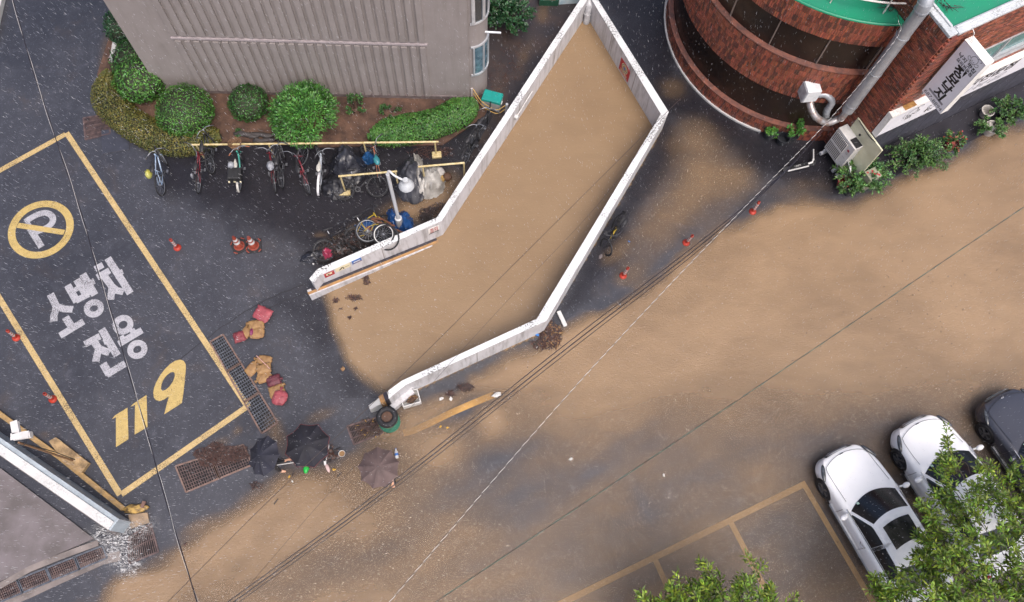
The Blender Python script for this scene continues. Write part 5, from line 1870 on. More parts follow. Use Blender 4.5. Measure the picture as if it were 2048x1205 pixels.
# ================================================================ bicycles
M_DIM = mat('dull_dark_alloy', '3a3b40', .5, '28292d', 6)
M_FR = {k: mat('bike_' + k, *v) for k, v in {'white_blue': ('a9b3bf', .35, '6f8cae', 7), 'black': ('1b1c20', .4, '2a2b30', 6), 'red': ('7d2430', .35, '551a24', 4), 'mint': ('4a9a8c', .4, '3a8276', 5),
                                            'silver': ('aeb4bb', .35, '8a9097', 6), 'yellow': ('a8902a', .4, '8a7622', 5), 'orange': ('c46a33', .5, '3a6a78', 9), 'darkblue': ('2a3a56', .4, '1e2a40', 6)}.items()}
M_SAD = mat('black_saddle', '1d1d20', .5, '2a2a2e')
M_GREYS = mat('grey_saddle', 'b5b3ac', .5, '97958f')
M_ALUB = mat('bare_alloy', '85888e', .35, '85888e', 6, metal=.7)
M_BROWNG = mat('brown_grip', '8a5236', .6)


def bike_wheel(parent, x, r=.33, tyre_m=None, rim_m=None, y=0.0):
    key = ('tyre', r)
    tm = tyre_m or M_TYRE
    mb = MB(); mb.tube([(r * math.cos(a), 0, r * math.sin(a)) for a in np.linspace(0, 2 * PI, 29)[:-1]], .022, 7, closed=True)
    ty = loc_obj(mb, 'wheel', tm, parent, True); ty.location = (x, y, r + .02)
    mb = MB(); mb.tube([((r - .03) * math.cos(a), 0, (r - .03) * math.sin(a)) for a in np.linspace(0, 2 * PI, 25)[:-1]], .011, 5, closed=True)
    for i in range(14):
        a = 2 * PI * i / 14
        mb.bar((.015 * math.cos(a + 1), .02 * (-1) ** i, .015 * math.sin(a + 1)), ((r - .03) * math.cos(a), 0, (r - .03) * math.sin(a)), .0035)
    mb.tube([(0, -.045, 0), (0, .045, 0)], .02, 8)
    loc_obj(mb, 'rim', rim_m or M_ALUB, ty)
    return ty


def make_bike(label, loc, head, lean=0.0, fm='black', steer=.35, r=.33, basket=False, rack=False, fender=None, saddle=None, rear_box=False, bag=None, step=False, group='bicycles parked at the yellow rack', flat=None, grips=None, name='bicycle', tyre_m=None, rim_m=None):
    t = thing(name, label, 'bicycle', loc, 0, group)
    if flat is None:
        t.rotation_euler = (Matrix.Rotation(head, 3, 'Z') @ Matrix.Rotation(lean, 3, 'X')).to_euler()
    else:
        t.rotation_euler = (Matrix.Rotation(head, 3, 'Z') @ Matrix.Rotation(flat, 3, 'X')).to_euler()
    f = M_FR[fm]
    xr, xf = -.50, .54
    bike_wheel(t, xr, r, tyre_m, rim_m)
    st = Matrix.Translation((xf - .12, 0, 0)) @ Matrix.Rotation(steer, 4, 'Z') @ Matrix.Translation((-(xf - .12), 0, 0))
    w = bike_wheel(t, xf, r, tyre_m, rim_m)
    w.matrix_local = st @ Matrix.Translation((xf, 0, r + .02))
    bbk, seat, head_b, head_t = (-.06, 0, .30), (-.20, 0, .78), (.33, 0, .66), (.29, 0, .86)
    mb = MB()
    if step:
        mb.tube(bez([head_b, (.15, 0, .42), bbk], 5), .026, 8); mb.tube([bbk, seat], .02, 8)
    else:
        mb.tube([head_b, bbk], .022, 8); mb.tube([(.31, 0, .80), (-.18, 0, .70)], .019, 8); mb.tube([bbk, seat], .018, 8)
    mb.tube([head_b, head_t], .024, 8)
    for sy in (-1, 1):
        mb.tube([(bbk[0], sy * .03, bbk[2]), (xr, sy * .055, r + .02)], .011, 6); mb.tube([(-.175, sy * .02, .68), (xr, sy * .055, r + .02)], .010, 6)
    loc_obj(mb, 'frame', f, t, True)
    mb = MB()
    for sy in (-1, 1):
        mb.tube([st @ Vector(p) for p in ((head_b[0] + .01, sy * .05, .68), (xf - .03, sy * .055, .45), (xf, sy * .055, r + .02))], .013, 6)
    loc_obj(mb, 'fork', f, t, True)
    mb = MB(); hb = [st @ Vector(p) for p in ((.22, -.30, 1.0), (.30, -.12, 1.02), (.31, 0, .98), (.30, .12, 1.02), (.22, .30, 1.0))]
    mb.tube(bez(hb, 4), .012, 6); mb.tube([st @ Vector((.29, 0, .84)), st @ Vector((.31, 0, .98))], .015, 6); loc_obj(mb, 'handlebar', M_DIM if rim_m is not None else M_ALUB, t, True)
    for sy in (-1, 1):
        mb = MB(); mb.tube([st @ Vector((.18, sy * .335, .995)), st @ Vector((.24, sy * .24, 1.005))], .018, 7); loc_obj(mb, 'grip', grips or M_SAD, t)
    mb = MB(); mb.tube([(-.19, 0, .74), (-.22, 0, .90)], .014, 6); loc_obj(mb, 'seat_post', M_ALUB, t)
    mb = MB(); mb.blob((-.24, 0, .93), (.145, .075, .04), 8, 4, .0); mb.blob((-.12, 0, .935), (.10, .035, .03), 6, 4, 0); loc_obj(mb, 'saddle', saddle or M_SAD, t, True)
    mb = MB(); mb.lathe([(.06, 0), (.09, .0), (.09, .008), (.06, .008)], (-.06, -.05, .30), 16, M=Matrix.Rotation(PI / 2, 3, 'X'))
    mb.bar((-.06, -.07, .30), (.06, -.08, .19), .014); mb.bar((-.06, .07, .30), (-.18, .08, .41), .014); mb.box((.06, -.11, .19), (.09, .06, .02)); mb.box((-.18, .11, .41), (.09, .06, .02))
    mb.bar((-.06, -.05, .385), (xr, -.05, r + .06), .006); mb.bar((-.06, -.05, .215), (xr, -.05, r - .02), .006); loc_obj(mb, 'crank', M_DIM if rim_m is not None else M_ALUB, t)
    if fender is not None:
        mb = MB()
        for x0, A in ((xr, np.linspace(.35, PI * 1.05, 14)),):
            P_ = [Vector((x0 + (r + .045) * math.cos(a), 0, r + .02 + (r + .045) * math.sin(a))) for a in A]
            vs = [p + Vector((0, s_ * .032, 0)) for p in P_ for s_ in (-1, 1)]
            mb.add(vs, [(2 * i, 2 * i + 1, 2 * i + 3, 2 * i + 2) for i in range(len(P_) - 1)])
        loc_obj(mb, 'mudguard', fender, t)
    if rack or rear_box:
        mb = MB()
        for sy in (-.06, .06):
            mb.bar((-.22, sy, .76), (-.72, sy, .74), .012); mb.bar((-.66, sy, .74), (xr, sy, r + .03), .01)
        for x in (-.3, -.42, -.54, -.66):
            mb.bar((x, -.06, .75), (x, .06, .75), .01)
        loc_obj(mb, 'carrier', M_SAD, t)
    if rear_box:
        mb = MB(); mb.box((-.52, 0, .86), (.40, .42, .22), taper=.94); loc_obj(mb, 'pannier_box', M_PLASTIC, t, bevel=.02)
        mb = MB(); mb.box((-.735, .17, .78), (.03, .05, .05)); mb.box((-.735, -.17, .78), (.03, .05, .05)); mb.box((-.735, .0, .79), (.02, .06, .03)); loc_obj(mb, 'reflector', M_CREAM, t)
    if basket:
        mb = MB()
        for k in range(6):
            z = .80 + .045 * k; q = .125 + .010 * k
            mb.tube([st @ Vector((.50 + q * math.cos(a), q * 1.15 * math.sin(a), z)) for a in np.linspace(0, 2 * PI, 19)[:-1]], .010, 5, closed=True)
        for a in np.linspace(0, 2 * PI, 17)[:-1]:
            mb.bar(st @ Vector((.50 + .12 * math.cos(a), .135 * math.sin(a), .79)), st @ Vector((.50 + .18 * math.cos(a), .205 * math.sin(a), 1.04)), .01)
        mb.lathe([(0, .79), (.12, .79)], st @ Vector((.50, 0, 0)), 16)
        loc_obj(mb, 'basket', mat('wicker', '7a5a3c', .7, '55402c', 20), t)
    if bag is not None:
        bm_, c_, s_ = bag
        mb = MB(); mb.blob(c_, s_, 8, int(abs(c_[0]) * 100), .16, fr=3); loc_obj(mb, 'plastic_bag', bm_, t, True)
    return t


M_BAGY = mat('yellow_bag', 'a8a348', .4, '8f9258', 6)
M_BAGW = mat('clear_bag', '9a9da3', .3, '5a5d65', 7)
H90 = PI / 2


def at_rack(px, py, head, **k):
    """bicycle whose rear wheel stands at the pixel"""
    g = G(px, py)
    h = H90 + head
    return dict(loc=(g.x + math.cos(h) * .62, g.y + math.sin(h) * .62, 0), head=h, **k)


make_bike('white and blue bicycle with a yellow plastic bag, leftmost at the rack', **at_rack(330, 388, .06, fm='white_blue', steer=.5, lean=-.10, bag=(M_BAGY, (-.34, .16, .78), (.14, .09, .15))))
make_bike('dark bicycle with a red top tube, second from the left at the rack', **at_rack(400, 384, .02, fm='red', steer=-.9, lean=.12, rack=True, bag=(M_BAGW, (-.36, .15, .52), (.06, .05, .16))))
make_bike('mint folding bicycle with a wicker basket, grey saddle and black rear box', **at_rack(482, 382, .05, fm='mint', steer=.5, r=.26, lean=.05, basket=True, rear_box=True, step=True, fender=M_GREYS, saddle=M_GREYS, grips=M_BROWNG, bag=(M_BAGW, (-.26, .1, .98), (.12, .10, .09))))
make_bike('red and dark bicycle with a clear bag tied over the saddle', **at_rack(552, 384, .20, fm='red', steer=-.5, lean=.10, bag=(M_BAGW, (-.24, 0, .95), (.17, .11, .09)), rack=True))
make_bike('thin black bicycle with a yellow cable and a red rear light', **at_rack(568, 374, .06, fm='black', steer=.3, lean=-.06, rack=True))
make_bike('red step frame bicycle leaning to the right at the rack', **at_rack(622, 386, .28, fm='red', steer=-.7, lean=-.16, step=True))
make_bike('silver blue bicycle with a long white mudguard, right end of the row', **at_rack(640, 386, -.02, fm='silver', steer=.6, lean=.10, fender=mat('white_mudguard', 'd5d5d8', .4), saddle=M_GREYS))
make_bike('small dark bicycle in the gap behind the red one at the rack', **at_rack(430, 345, .1, fm='black', steer=.6, lean=-.15))
make_bike('bicycle with an orange stem and a teal saddle cover, by the blue bag', **at_rack(762, 372, .25, fm='orange', steer=1.1, lean=.05, saddle=mat('teal_cover', '2f7d86', .5, '26666e'), bag=(mat('teal_cover', '2f7d86', .5, '26666e'), (-.25, 0, .95), (.17, .10, .07))))
g = G(724, 384)
make_bike('black bicycle lying on its side in front of the yellow barrier', (g.x, g.y - .3, .10), .12, fm='black', flat=-1.28, steer=.1, group='fallen bicycles', rim_m=M_DIM)
for lab, px, py, hd_, ln in (('black scooter bike squeezed between the hedge end and the ramp wall', 962, 262, 1.05, .1), ('dark bicycle nearer the ramp wall bend', 948, 300, 1.15, -.1)):
    g = G(px, py)
    make_bike(lab, (g.x, g.y, 0), hd_, lean=ln, fm='black', steer=.4, rack=True, fender=M_SAD, group='dark bicycles by the ramp wall')
g = G(1207, 468)
_wd = W_OUT[4] - W_OUT[5]
make_bike('black bicycle with a yellow chain guard leaning against the outer face of the ramp wall', (g.x + .10, g.y - .02, 0), math.atan2(_wd.y, _wd.x) + PI, fm='black', bag=(M_FR['yellow'], (-.12, .04, .36), (.32, .03, .055)), lean=-.42, steer=.9, r=.28, group='leaning bicycles', fender=M_SAD, rim_m=M_SAD, rack=True)
for lab, px, py, hd_, fl_, fm in (('black bicycle with a white fork tossed in the heap against the ramp wall', 690, 502, .35, -1.25, 'black'), ('dark bicycle under the loose wheel in the heap against the ramp wall', 752, 474, .42, -1.15, 'yellow'), ):
    g = G(px, py)
    make_bike(lab, (g.x, g.y - .25, .14), hd_, fm=fm, flat=fl_, steer=.7, group='fallen bicycles', rim_m=M_DIM)
# ================================================================ rack pipes, posts, lamp
M_PIPEY = mat('pale_yellow_pipe', 'c4b78e', .5, 'a3905f', 9)


def barrier(label, a, b, z, posts, plate):
    A_, B_ = G(*a, z), G(*b, z)
    t = thing('pipe_barrier', label, 'barrier', ((A_.x + B_.x) / 2, (A_.y + B_.y) / 2, 0), group='yellow pipe barriers')
    mb = MB(); mb.tube([A_, B_], .032, 8); mb.obj('rail', M_PIPEY, t, smooth=True, auto=40)
    for k, pl in posts:
        p = A_.lerp(B_, k); q = Vector((p.x, p.y, 0))
        mb = MB(); mb.tube([q, p], .028, 8); po = mb.obj('post', M_PIPEY, t, smooth=True, auto=40)
        if pl:
            mb = MB(); mb.box(q + Vector((.02 * plate, -.03, .05)), (.30 if plate > 0 else .36, .22, .1), .1); mb.obj('footing', M_PIPEY, po, bevel=.02)
    return t


barrier('long pale yellow pipe rail that the bicycles lean against', (382, 290), (877, 284), .80, ((.02, False), (.31, False), (.695, False), (.985, True)), 1)
barrier('short yellow pipe barrier standing on a square yellow footing', (677, 353), (794, 343), 1.05, ((.03, True), (.97, False)), -1)
barrier('short yellow pipe barrier ending at the ramp wall behind the tarpaulins', (836, 334), (929, 326), 1.05, ((.1, False), (.985, False)), 1)

base = G(800, 452)
lp = thing('street_lamp', 'white rust-streaked lamp post with a bell-shaped lamp on a short arm', 'lamp post', base)
M_LPOST = mat('white_lamp_paint', 'b5b8bc', .45, '8f7668', 5, sc3=(1, 1, .2), lo=.5, hi=.75)
tz = 3.1
tp = Vector((base.x - .05, base.y + .1, tz))
mb = MB(); mb.tube([base, base + Vector((0, 0, .55))], .11, 14); mb.lathe([(.11, .55), (.065, .57)], base, 14); mb.obj('base', M_LPOST, lp, smooth=True, auto=40)
mb = MB(); mb.tube([base + Vector((0, 0, .5)), tp], .055, 12); mb.obj('pole', M_LPOST, lp, smooth=True, auto=40)
hd3 = G(812, 367, 2.9)
mb = MB(); mb.tube(bez([tp, tp + Vector((.05, .03, .12)), tp.lerp(hd3, .4) + Vector((0, 0, .12)), hd3 + Vector((0, 0, .12))], 6), .032, 10); mb.obj('arm', M_LPOST, lp, smooth=True)
mb = MB(); mb.lathe([(.0, .20), (.08, .20), (.09, .08), (.13, .05), (.20, -.06), (.22, -.14), (.20, -.14), (.12, .0), (0, .02)], hd3, 22); mb.obj('lamp_shade', mat('white_enamel', 'b2b6ba', .3), lp, smooth=True, auto=50)
mb = MB(); mb.blob(hd3 + Vector((0, 0, -.09)), (.09, .09, .1), 8, 1, 0); mb.obj('bulb', M_GREYS, lp, smooth=True)

# ================================================================ bollards and cones
M_BOLL = mat('red_bollard', 'a83626', .4, '8f2e22', 5)
M_BAND = mat('reflective_white', 'c4c4c3', .3, 'b2b2b1')
boll = None
for i, (lab, b, tp_) in enumerate((('red and white bollard standing alone between the fire bay and the two cones', (355, 496), (341, 480)),
                                   ('red and white bollard on the left fire bay line, the one nearest the ring', (33, 676), (15, 662)),
                                   ('red and white bollard on the left fire bay line, the one nearest the security camera', (106, 799), (89, 788)),
                                   ('red and white bollard nearest the foot of the ramp wall, in brown water', (1246, 552), (1256, 537)),
                                   ('red and white bollard in the middle of the three by the cables', (1372, 486), (1385, 472)),
                                   ('red and white bollard nearest the brick building', (1505, 424), (1518, 405)))):
    g = G(*b)
    if boll is None:
        t = thing('bollard', lab, 'bollard', g, group='flexible red bollards')
        mb = MB(); mb.lathe([(.115, 0), (.115, .025), (.085, .05), (.05, .08)], n=20); loc_obj(mb, 'base', M_BOLL, t, True, 50)
        mb = MB(); mb.lathe([(.045, .06), (.045, .66), (.042, .68), (.025, .69), (.025, .66)], n=16); loc_obj(mb, 'post', M_BOLL, t, True, 50)
        for z in (.24, .37, .50):
            mb = MB(); mb.lathe([(.0465, z), (.0465, z + .075)], n=16); loc_obj(mb, 'band', M_BAND, t, True)
        boll = t
    else:
        t = copy_tree(boll); t.location = g; t['label'] = lab
    # knocked slightly askew, the way each one leans in the photograph
    T_ = G(*tp_, .66); d_ = T_ - g
    t.rotation_euler = Vector((d_.x, d_.y, max(.5, d_.z))).to_track_quat('Z', 'Y').to_euler()
M_CONE = mat('orange_cone', '91402e', .45, '77352a', 5)
cone = None
for lab, b in (('left one of the two orange traffic cones on black bases', (479, 493)), ('right one of the two orange traffic cones on black bases', (508, 493))):
    g = G(*b)
    if cone is None:
        t = thing('traffic_cone', lab, 'traffic cone', g, .5, group='orange traffic cones')
        mb = MB(); mb.box((0, 0, .02), (.46, .46, .04)); loc_obj(mb, 'base', M_TYRE, t, bevel=.01)
        mb = MB()
        for a in range(4):
            mb.bar((.26 * math.cos(a * H90 + .55), .26 * math.sin(a * H90 + .55), .046), (.26 * math.cos(a * H90 + 1.0), .26 * math.sin(a * H90 + 1.0), .046), .03, .012)
        loc_obj(mb, 'base_tab', M_CONE, t)
        mb = MB(); mb.lathe([(.165, .04), (.16, .055), (.135, .06), (.04, .68), (.03, .70), (.018, .70), (.018, .6)], n=24); loc_obj(mb, 'body', M_CONE, t, True, 50)
        for z0, z1 in ((.30, .40), (.47, .56)):
            r = lambda z: .135 - (z - .06) * .095 / .62 + .002
            mb = MB(); mb.lathe([(r(z0), z0), (r(z1), z1)], n=24); loc_obj(mb, 'band', M_BAND, t, True)
        cone = t
    else:
        t = copy_tree(cone); t.location = g; t['label'] = lab; t.rotation_euler = (0, 0, .15)

# ================================================================ retaining wall, kerb and camera in the lower left
WT = P2([(-80, 826), (0, 886), (215, 1047), (205, 1054), (0, 911), (-80, 856)], .9)
M_BLUEW = mat_wall('blue_grey_wall', 'a3adb4', '87929a', .35, .1)
a_, b_ = G(-80, 838, .9), G(228, 1050, .9)
rwl = thing('retaining_wall', 'low blue-grey retaining wall with a white top between the lot and the concrete yard', 'wall', (a_.x, a_.y, 0))
dd = (b_ - a_); dd.z = 0; Lw = dd.length; dd.normalize(); nn_ = Vector((-dd.y, dd.x, 0))
mb = MB(); mb.bar(a_ + Vector((0, 0, -.5)) - nn_ * .0, b_ + Vector((0, 0, -.5)), .34, .92); mb.obj('wall_body', M_BLUEW, rwl)
mb = MB(); mb.bar(a_ - nn_ * .06 + Vector((0, 0, -.025)), b_ - nn_ * .06 - dd * .05 + Vector((0, 0, -.025)), .23, .06); mb.obj('coping', M_WHITE, rwl)
mb = MB(); mb.bar(a_ - nn_ * .25 + Vector((0, 0, -.82)), b_ - nn_ * .25 - dd * .1 + Vector((0, 0, -.82)), .12, .16); mb.obj('yard_kerb', M_CONC, rwl)
mb = MB(); pts = P2([(-60, 782), (0, 829), (120, 916), (200, 981), (246, 1018)], .12)
for p, q in zip(pts[:-1], pts[1:]):
    mb.bar(p + Vector((0, 0, -.08)), q + Vector((0, 0, -.08)), .13, .16)
kb = thing('kerb', 'peeling yellow kerb along the foot of the blue-grey retaining wall', 'kerb', (pts[2].x, pts[2].y, 0))
M_KERBY = mat('peeling_yellow_kerb', 'b08f5c', .55, '86704f', 6, bump=.3)
M_LUMPY = mat('yellow_mortar', 'a88a4c', .6, '5a4830', 7, bump=.8, lo=.42, hi=.6)
mb.obj('kerb_stone', M_KERBY, kb)
mb = MB(); mb.blob(G(270, 1018, .06), (.34, .13, .10), 10, 4, .25, M=Matrix.Rotation(.1, 3, 'Z'), fr=3); mb.obj('mortar_lump', M_LUMPY, kb, smooth=True)
mb = MB(); mb.bar(G(284, 1016, .12), G(289, 1003, .12), .09, .06)
tag(mb.obj('broken_brick', mat('brown_brick', '6d5148', .6)), 'broken brown brick stuck in the yellow mortar lump', 'brick')
mb = MB(); mb.poly([(p.x, p.y) for p in P2([(258, 1030), (296, 1026), (300, 1046), (262, 1058)])], 0, .05)
tag(mb.obj('concrete_patch', mat('tan_concrete', '8f7a62', .6, '6f6152', 4)), 'tan concrete patch between the yellow lump and the ribbed grating', 'concrete patch')
fb = P2([(98, 883), (112, 875), (178, 926), (163, 947), (128, 925)], .12)
mb = MB(); mb.poly([(p.x, p.y) for p in fb], 0, .14)
tag(mb.obj('concrete_footing', mat('flaking_yellow_concrete', 'ac9068', .6, '705c42', 5, bump=.6)), 'flaking yellow concrete footing slab under the security camera pole', 'footing')
cp = G(150, 923)
cv = thing('security_camera', 'white twin security camera on a thin rusty pole by the yellow kerb', 'camera', cp)
tpc = Vector((cp.x - .05, cp.y, 2.85))
mb = MB(); mb.tube([cp, tpc], .028, 8); mb.obj('pole', mat('rusty_pole', '6d5a4c', .6, '8d6a48', 7, metal=.3), cv)
mb = MB(); mb.tube([cp + Vector((.06, .02, .1)), cp + Vector((.02, .05, 1.2)), tpc + Vector((0, .03, -.5))], .012, 5); mb.obj('conduit', M_PLASTIC, cv)
for a, b in (((28, 875), (67, 869)), ((31, 846), (36, 872))):
    A_, B_ = G(*a, 2.9), G(*b, 2.9)
    mb = MB(); mb.tube([A_, A_.lerp(B_, .9)], .085, 14); hs = mb.obj('camera_housing', M_ACW, cv, smooth=True, auto=40)
    mb = MB(); mb.bar(A_ - (B_ - A_) * .08 + Vector((0, 0, .085)), A_.lerp(B_, .85) + Vector((0, 0, .085)), .17, .015); mb.obj('sun_shield', M_ACW, hs)
    mb = MB(); mb.tube([A_ - (B_ - A_) * .02, A_ + (B_ - A_) * .01], .06, 12); mb.obj('lens', M_CGLASS, hs)
mb = MB(); mb.tube(bez([G(30, 876, 2.85), G(32, 888, 2.7), G(44, 892, 2.65), G(53, 884, 2.7), G(52, 872, 2.8)], 5), .012, 5); mb.obj('cable', M_PLASTIC, cv)

# ================================================================ tool box and rope
tb = G(984, 214)
tbx = thing('tool_box', 'grey plastic storage box with a teal lid behind the ramp wall', 'box', tb, -.28)
mb = MB(); mb.box((0, 0, .26), (.62, .34, .42), taper=1.04); loc_obj(mb, 'body', mat('grey_plastic', 'a9a8a6', .45, '8b8a88'), tbx, bevel=.02)
mb = MB(); mb.box((0, .02, .53), (.66, .42, .11), taper=.93); loc_obj(mb, 'lid', mat('teal_lid', '178a80', .4, '147a72'), tbx, bevel=.02)
for x in (-.22, .2):
    mb = MB(); mb.lathe([(0, -.03), (.09, -.03), (.09, .03), (0, .03)], (x, -.12, .09), 14, M=Matrix.Rotation(H90, 3, 'X')); loc_obj(mb, 'caster', M_TYRE, tbx)
mb = MB(); mb.box((.34, -.05, .45), (.03, .12, .06)); loc_obj(mb, 'latch', M_BAND, tbx)
po = []
for lab, px in (('short white rope post at the corner of the grey building', (944, 196)), ('short grey rope post beside the ramp wall', (1013, 228))):
    g = G(*px); mb = MB(); mb.lathe([(.05, 0), (.05, .52), (.045, .56), (0, .57)], g, 12); o = mb.obj('rope_post', M_LPOST, smooth=True, auto=50); tag(o, lab, 'post', 'rope posts'); po.append(g)
rp = thing('rope_barrier', 'two sagging yellow ropes strung past the teal lidded box', 'rope', ((po[0].x + po[1].x) / 2, (po[0].y + po[1].y) / 2, 0))
for z in (.26, .48):
    off = Vector((0, -.30, 0))
    mb = MB(); mb.tube(bez([po[0] + Vector((.05, 0, z)), po[0].lerp(po[1], .3) + off * .9 + Vector((0, 0, z - .03)), po[0].lerp(po[1], .7) + off + Vector((0, 0, z - .06)), po[1] + Vector((-.05, 0, z))], 6), .013, 5); mb.obj('rope', mat('yellow_rope', 'c9a55a', .6, 'a88a4c', 30), rp)
cr = thing('crate', 'dark green plastic crate holding a red basket at the top edge', 'crate', G(1097, 2))
c0 = G(1097, 2)
mb = MB()
for s_ in (-1, 1):
    mb.box(c0 + Vector((s_ * .32, 0, .14)), (.03, .42, .26)); mb.box(c0 + Vector((0, s_ * .21, .14)), (.66, .03, .26))
mb.box(c0 + Vector((0, 0, .02)), (.64, .42, .03)); mb.obj('tub', mat('dark_green_plastic', '1c4a38', .5), cr)
mb = MB(); mb.box(c0 + Vector((.02, .04, .16)), (.42, .30, .24))
for i in range(6):
    mb.box(c0 + Vector((-.16 + i * .07, .04, .29)), (.012, .28, .02))
mb.obj('basket', M_RED, cr)
mb = MB(); mb.box(G(1140, -8, .2), (.8, .4, .35), .1)
tag(mb.obj('blue_box', mat('pale_blue_box', '9db7c4', .5, 'c3cdd0', 4)), 'pale blue box half cut off at the top edge beside the ramp', 'box')

# ================================================================ tarpaulins
def drape(mb, c, rx, ry, h, seed, n=26, power=1.0, rz=0.0, skew=(0, 0), amp=.16):
    vs = []
    c_, s_ = math.cos(rz), math.sin(rz)
    g_ = np.linspace(-1, 1, n); X, Y = np.meshgrid(g_, g_)
    nz = fbm(X * 3 + seed, Y * 3, .7, seed, 4) - .5; fold = np.abs(fbm(X * 4, Y * 4 + seed, .8, seed + 9, 3) - .5) * 2
    for i in range(n):
        for j in range(n):
            x, y = X[i, j], Y[i, j]
            sq = math.sqrt(max(0, 1 - .5 * y * y)), math.sqrt(max(0, 1 - .5 * x * x))
            u, v = x * sq[0], y * sq[1]
            r = min(1, math.hypot(u, v))
            e = 1 + amp * nz[i, j] * 2.2
            z = h * (1 - r ** (1.6 * power)) * (1 + nz[i, j] * .6) - .10 * h * fold[i, j] * (1 - r) + .02 + .05 * abs(nz[i, j])
            k = (1 - r)
            wx, wy = u * rx * e + skew[0] * k, v * ry * e + skew[1] * k
            vs.append((c[0] + wx * c_ - wy * s_, c[1] + wx * s_ + wy * c_, c[2] + max(.01, z)))
    fs = [(i * n + j, i * n + j + 1, (i + 1) * n + j + 1, (i + 1) * n + j) for i in range(n - 1) for j in range(n - 1)]
    mb.add(vs, fs)
    return mb


M_TARPB = mat('black_tarpaulin', '2b2c33', .3, '1e1f25', 5, bump=.5, bscale=9)
M_TARPW = mat('white_tarpaulin', 'a19f9b', .4, '6e6a64', 3, bump=.5, bscale=9, lo=.4, hi=.7)
M_TARPBLUE = mat('blue_tarpaulin', '264f86', .35, '1b3c6a', 6, bump=.6, bscale=9)
g = G(696, 338)
mb = MB(); drape(mb, (g.x, g.y, 0), .62, .70, 1.05, 3, power=.55, skew=(-.02, .25)); tag(mb.obj('tarpaulin', M_TARPB, smooth=True, auto=40), 'black tarpaulin draped over a bicycle in a peak behind the yellow barrier', 'tarpaulin')
g = G(672, 372)
mb = MB(); drape(mb, (g.x, g.y, 0), .48, .5, .32, 5); tag(mb.obj('tarpaulin', mat('black_mesh_sheet', '24252b', .5, '15151a', 9), smooth=True, auto=40), 'crumpled black mesh sheet on the asphalt left of the square yellow footing', 'tarpaulin')
g = G(826, 365)
mb = MB(); drape(mb, (g.x, g.y, 0), .62, .78, .85, 7, power=.9, skew=(0, .2)); tag(mb.obj('tarpaulin', mat('dark_grey_sheet', '3a3b42', .45, '2a2b31', 6), smooth=True, auto=40), 'dark grey sheet over a bulky shape behind the lamp head', 'tarpaulin')
g = G(853, 362)
wt = thing('tarpaulin', 'torn white tarpaulin bundled over the dark grey sheet near the ramp wall', 'tarpaulin', g)
mb = MB(); drape(mb, (g.x + .12, g.y - .05, 0), .50, .60, .58, 12, power=.9, amp=.16); mb.obj('sheet', M_TARPW, wt, smooth=True, auto=40)
mb = MB(); drape(mb, (g.x - .22, g.y + .10, .25), .24, .66, .60, 14, n=20, power=.6, rz=.2, amp=.3); mb.obj('torn_flap', M_TARPW, wt, smooth=True, auto=40)
for lab, px, r, m in (('weathered round grey pot beside the white tarpaulin', (879, 345), .17, M_POTW), ('tan lump of clay below the round grey pot', (882, 358), .13, M_LUMPY), ('round brown dead plant tuft by the grey pot', (894, 354), .15, mat('brown_tuft', '5a4030', .7, '3c2a20', 14, bump=.8))):
    g = G(*px, r * .8); mb = MB(); mb.blob(g, (r, r, r * .85), 9, 3, .08); tag(mb.obj('round_pot', m, smooth=True), lab, 'pot')
for lab, px, r, h, s_, m in (('blue plastic bag hanging by the second rail post', (738, 320), (.24, .20), .42, 21, mat('dark_blue_bag', '1d4a78', .35, '163a60', 8)),
                             ('blue tarpaulin heaped round the lamp post foot', (810, 446), (.26, .42), .5, 22, M_TARPBLUE), ('blue tarpaulin strip left of the lamp post', (788, 440), (.2, .36), .55, 23, M_TARPBLUE),
                             ('crumpled blue sheet under the bicycle heap', (738, 452), (.42, .26), .3, 24, M_TARPBLUE), ('maroon net bag in the heap by the loose wheel', (738, 464), (.19, .13), .3, 25, mat('maroon_net', '8c2a44', .6, '6c2036', 9)),
                             ('pink and maroon net bag at the left end of the heap', (657, 511), (.19, .22), .42, 26, mat('pink_net', 'a83a58', .6, '802c44', 9)), ('dark cloth bundle at the far left end of the heap', (628, 514), (.42, .2), .2, 27, M_TARPB),
                             ('black plastic bundle beside the maroon net bag', (738, 474), (.3, .2), .35, 28, M_TARPB), ('dark wet clothes bundle in the middle of the heap', (690, 486), (.55, .2), .26, 29, M_TARPB),
                             ('grey cloth bundle at the wall side of the heap', (684, 506), (.26, .14), .25, 30, M_CONC)):
    g = G(*px); mb = MB(); drape(mb, (g.x, g.y, 0), r[0], r[1], h, s_, n=18, power=1.0, rz=.35, amp=.3); tag(mb.obj('rubbish_bundle', m, smooth=True, auto=35), lab, 'bundle')
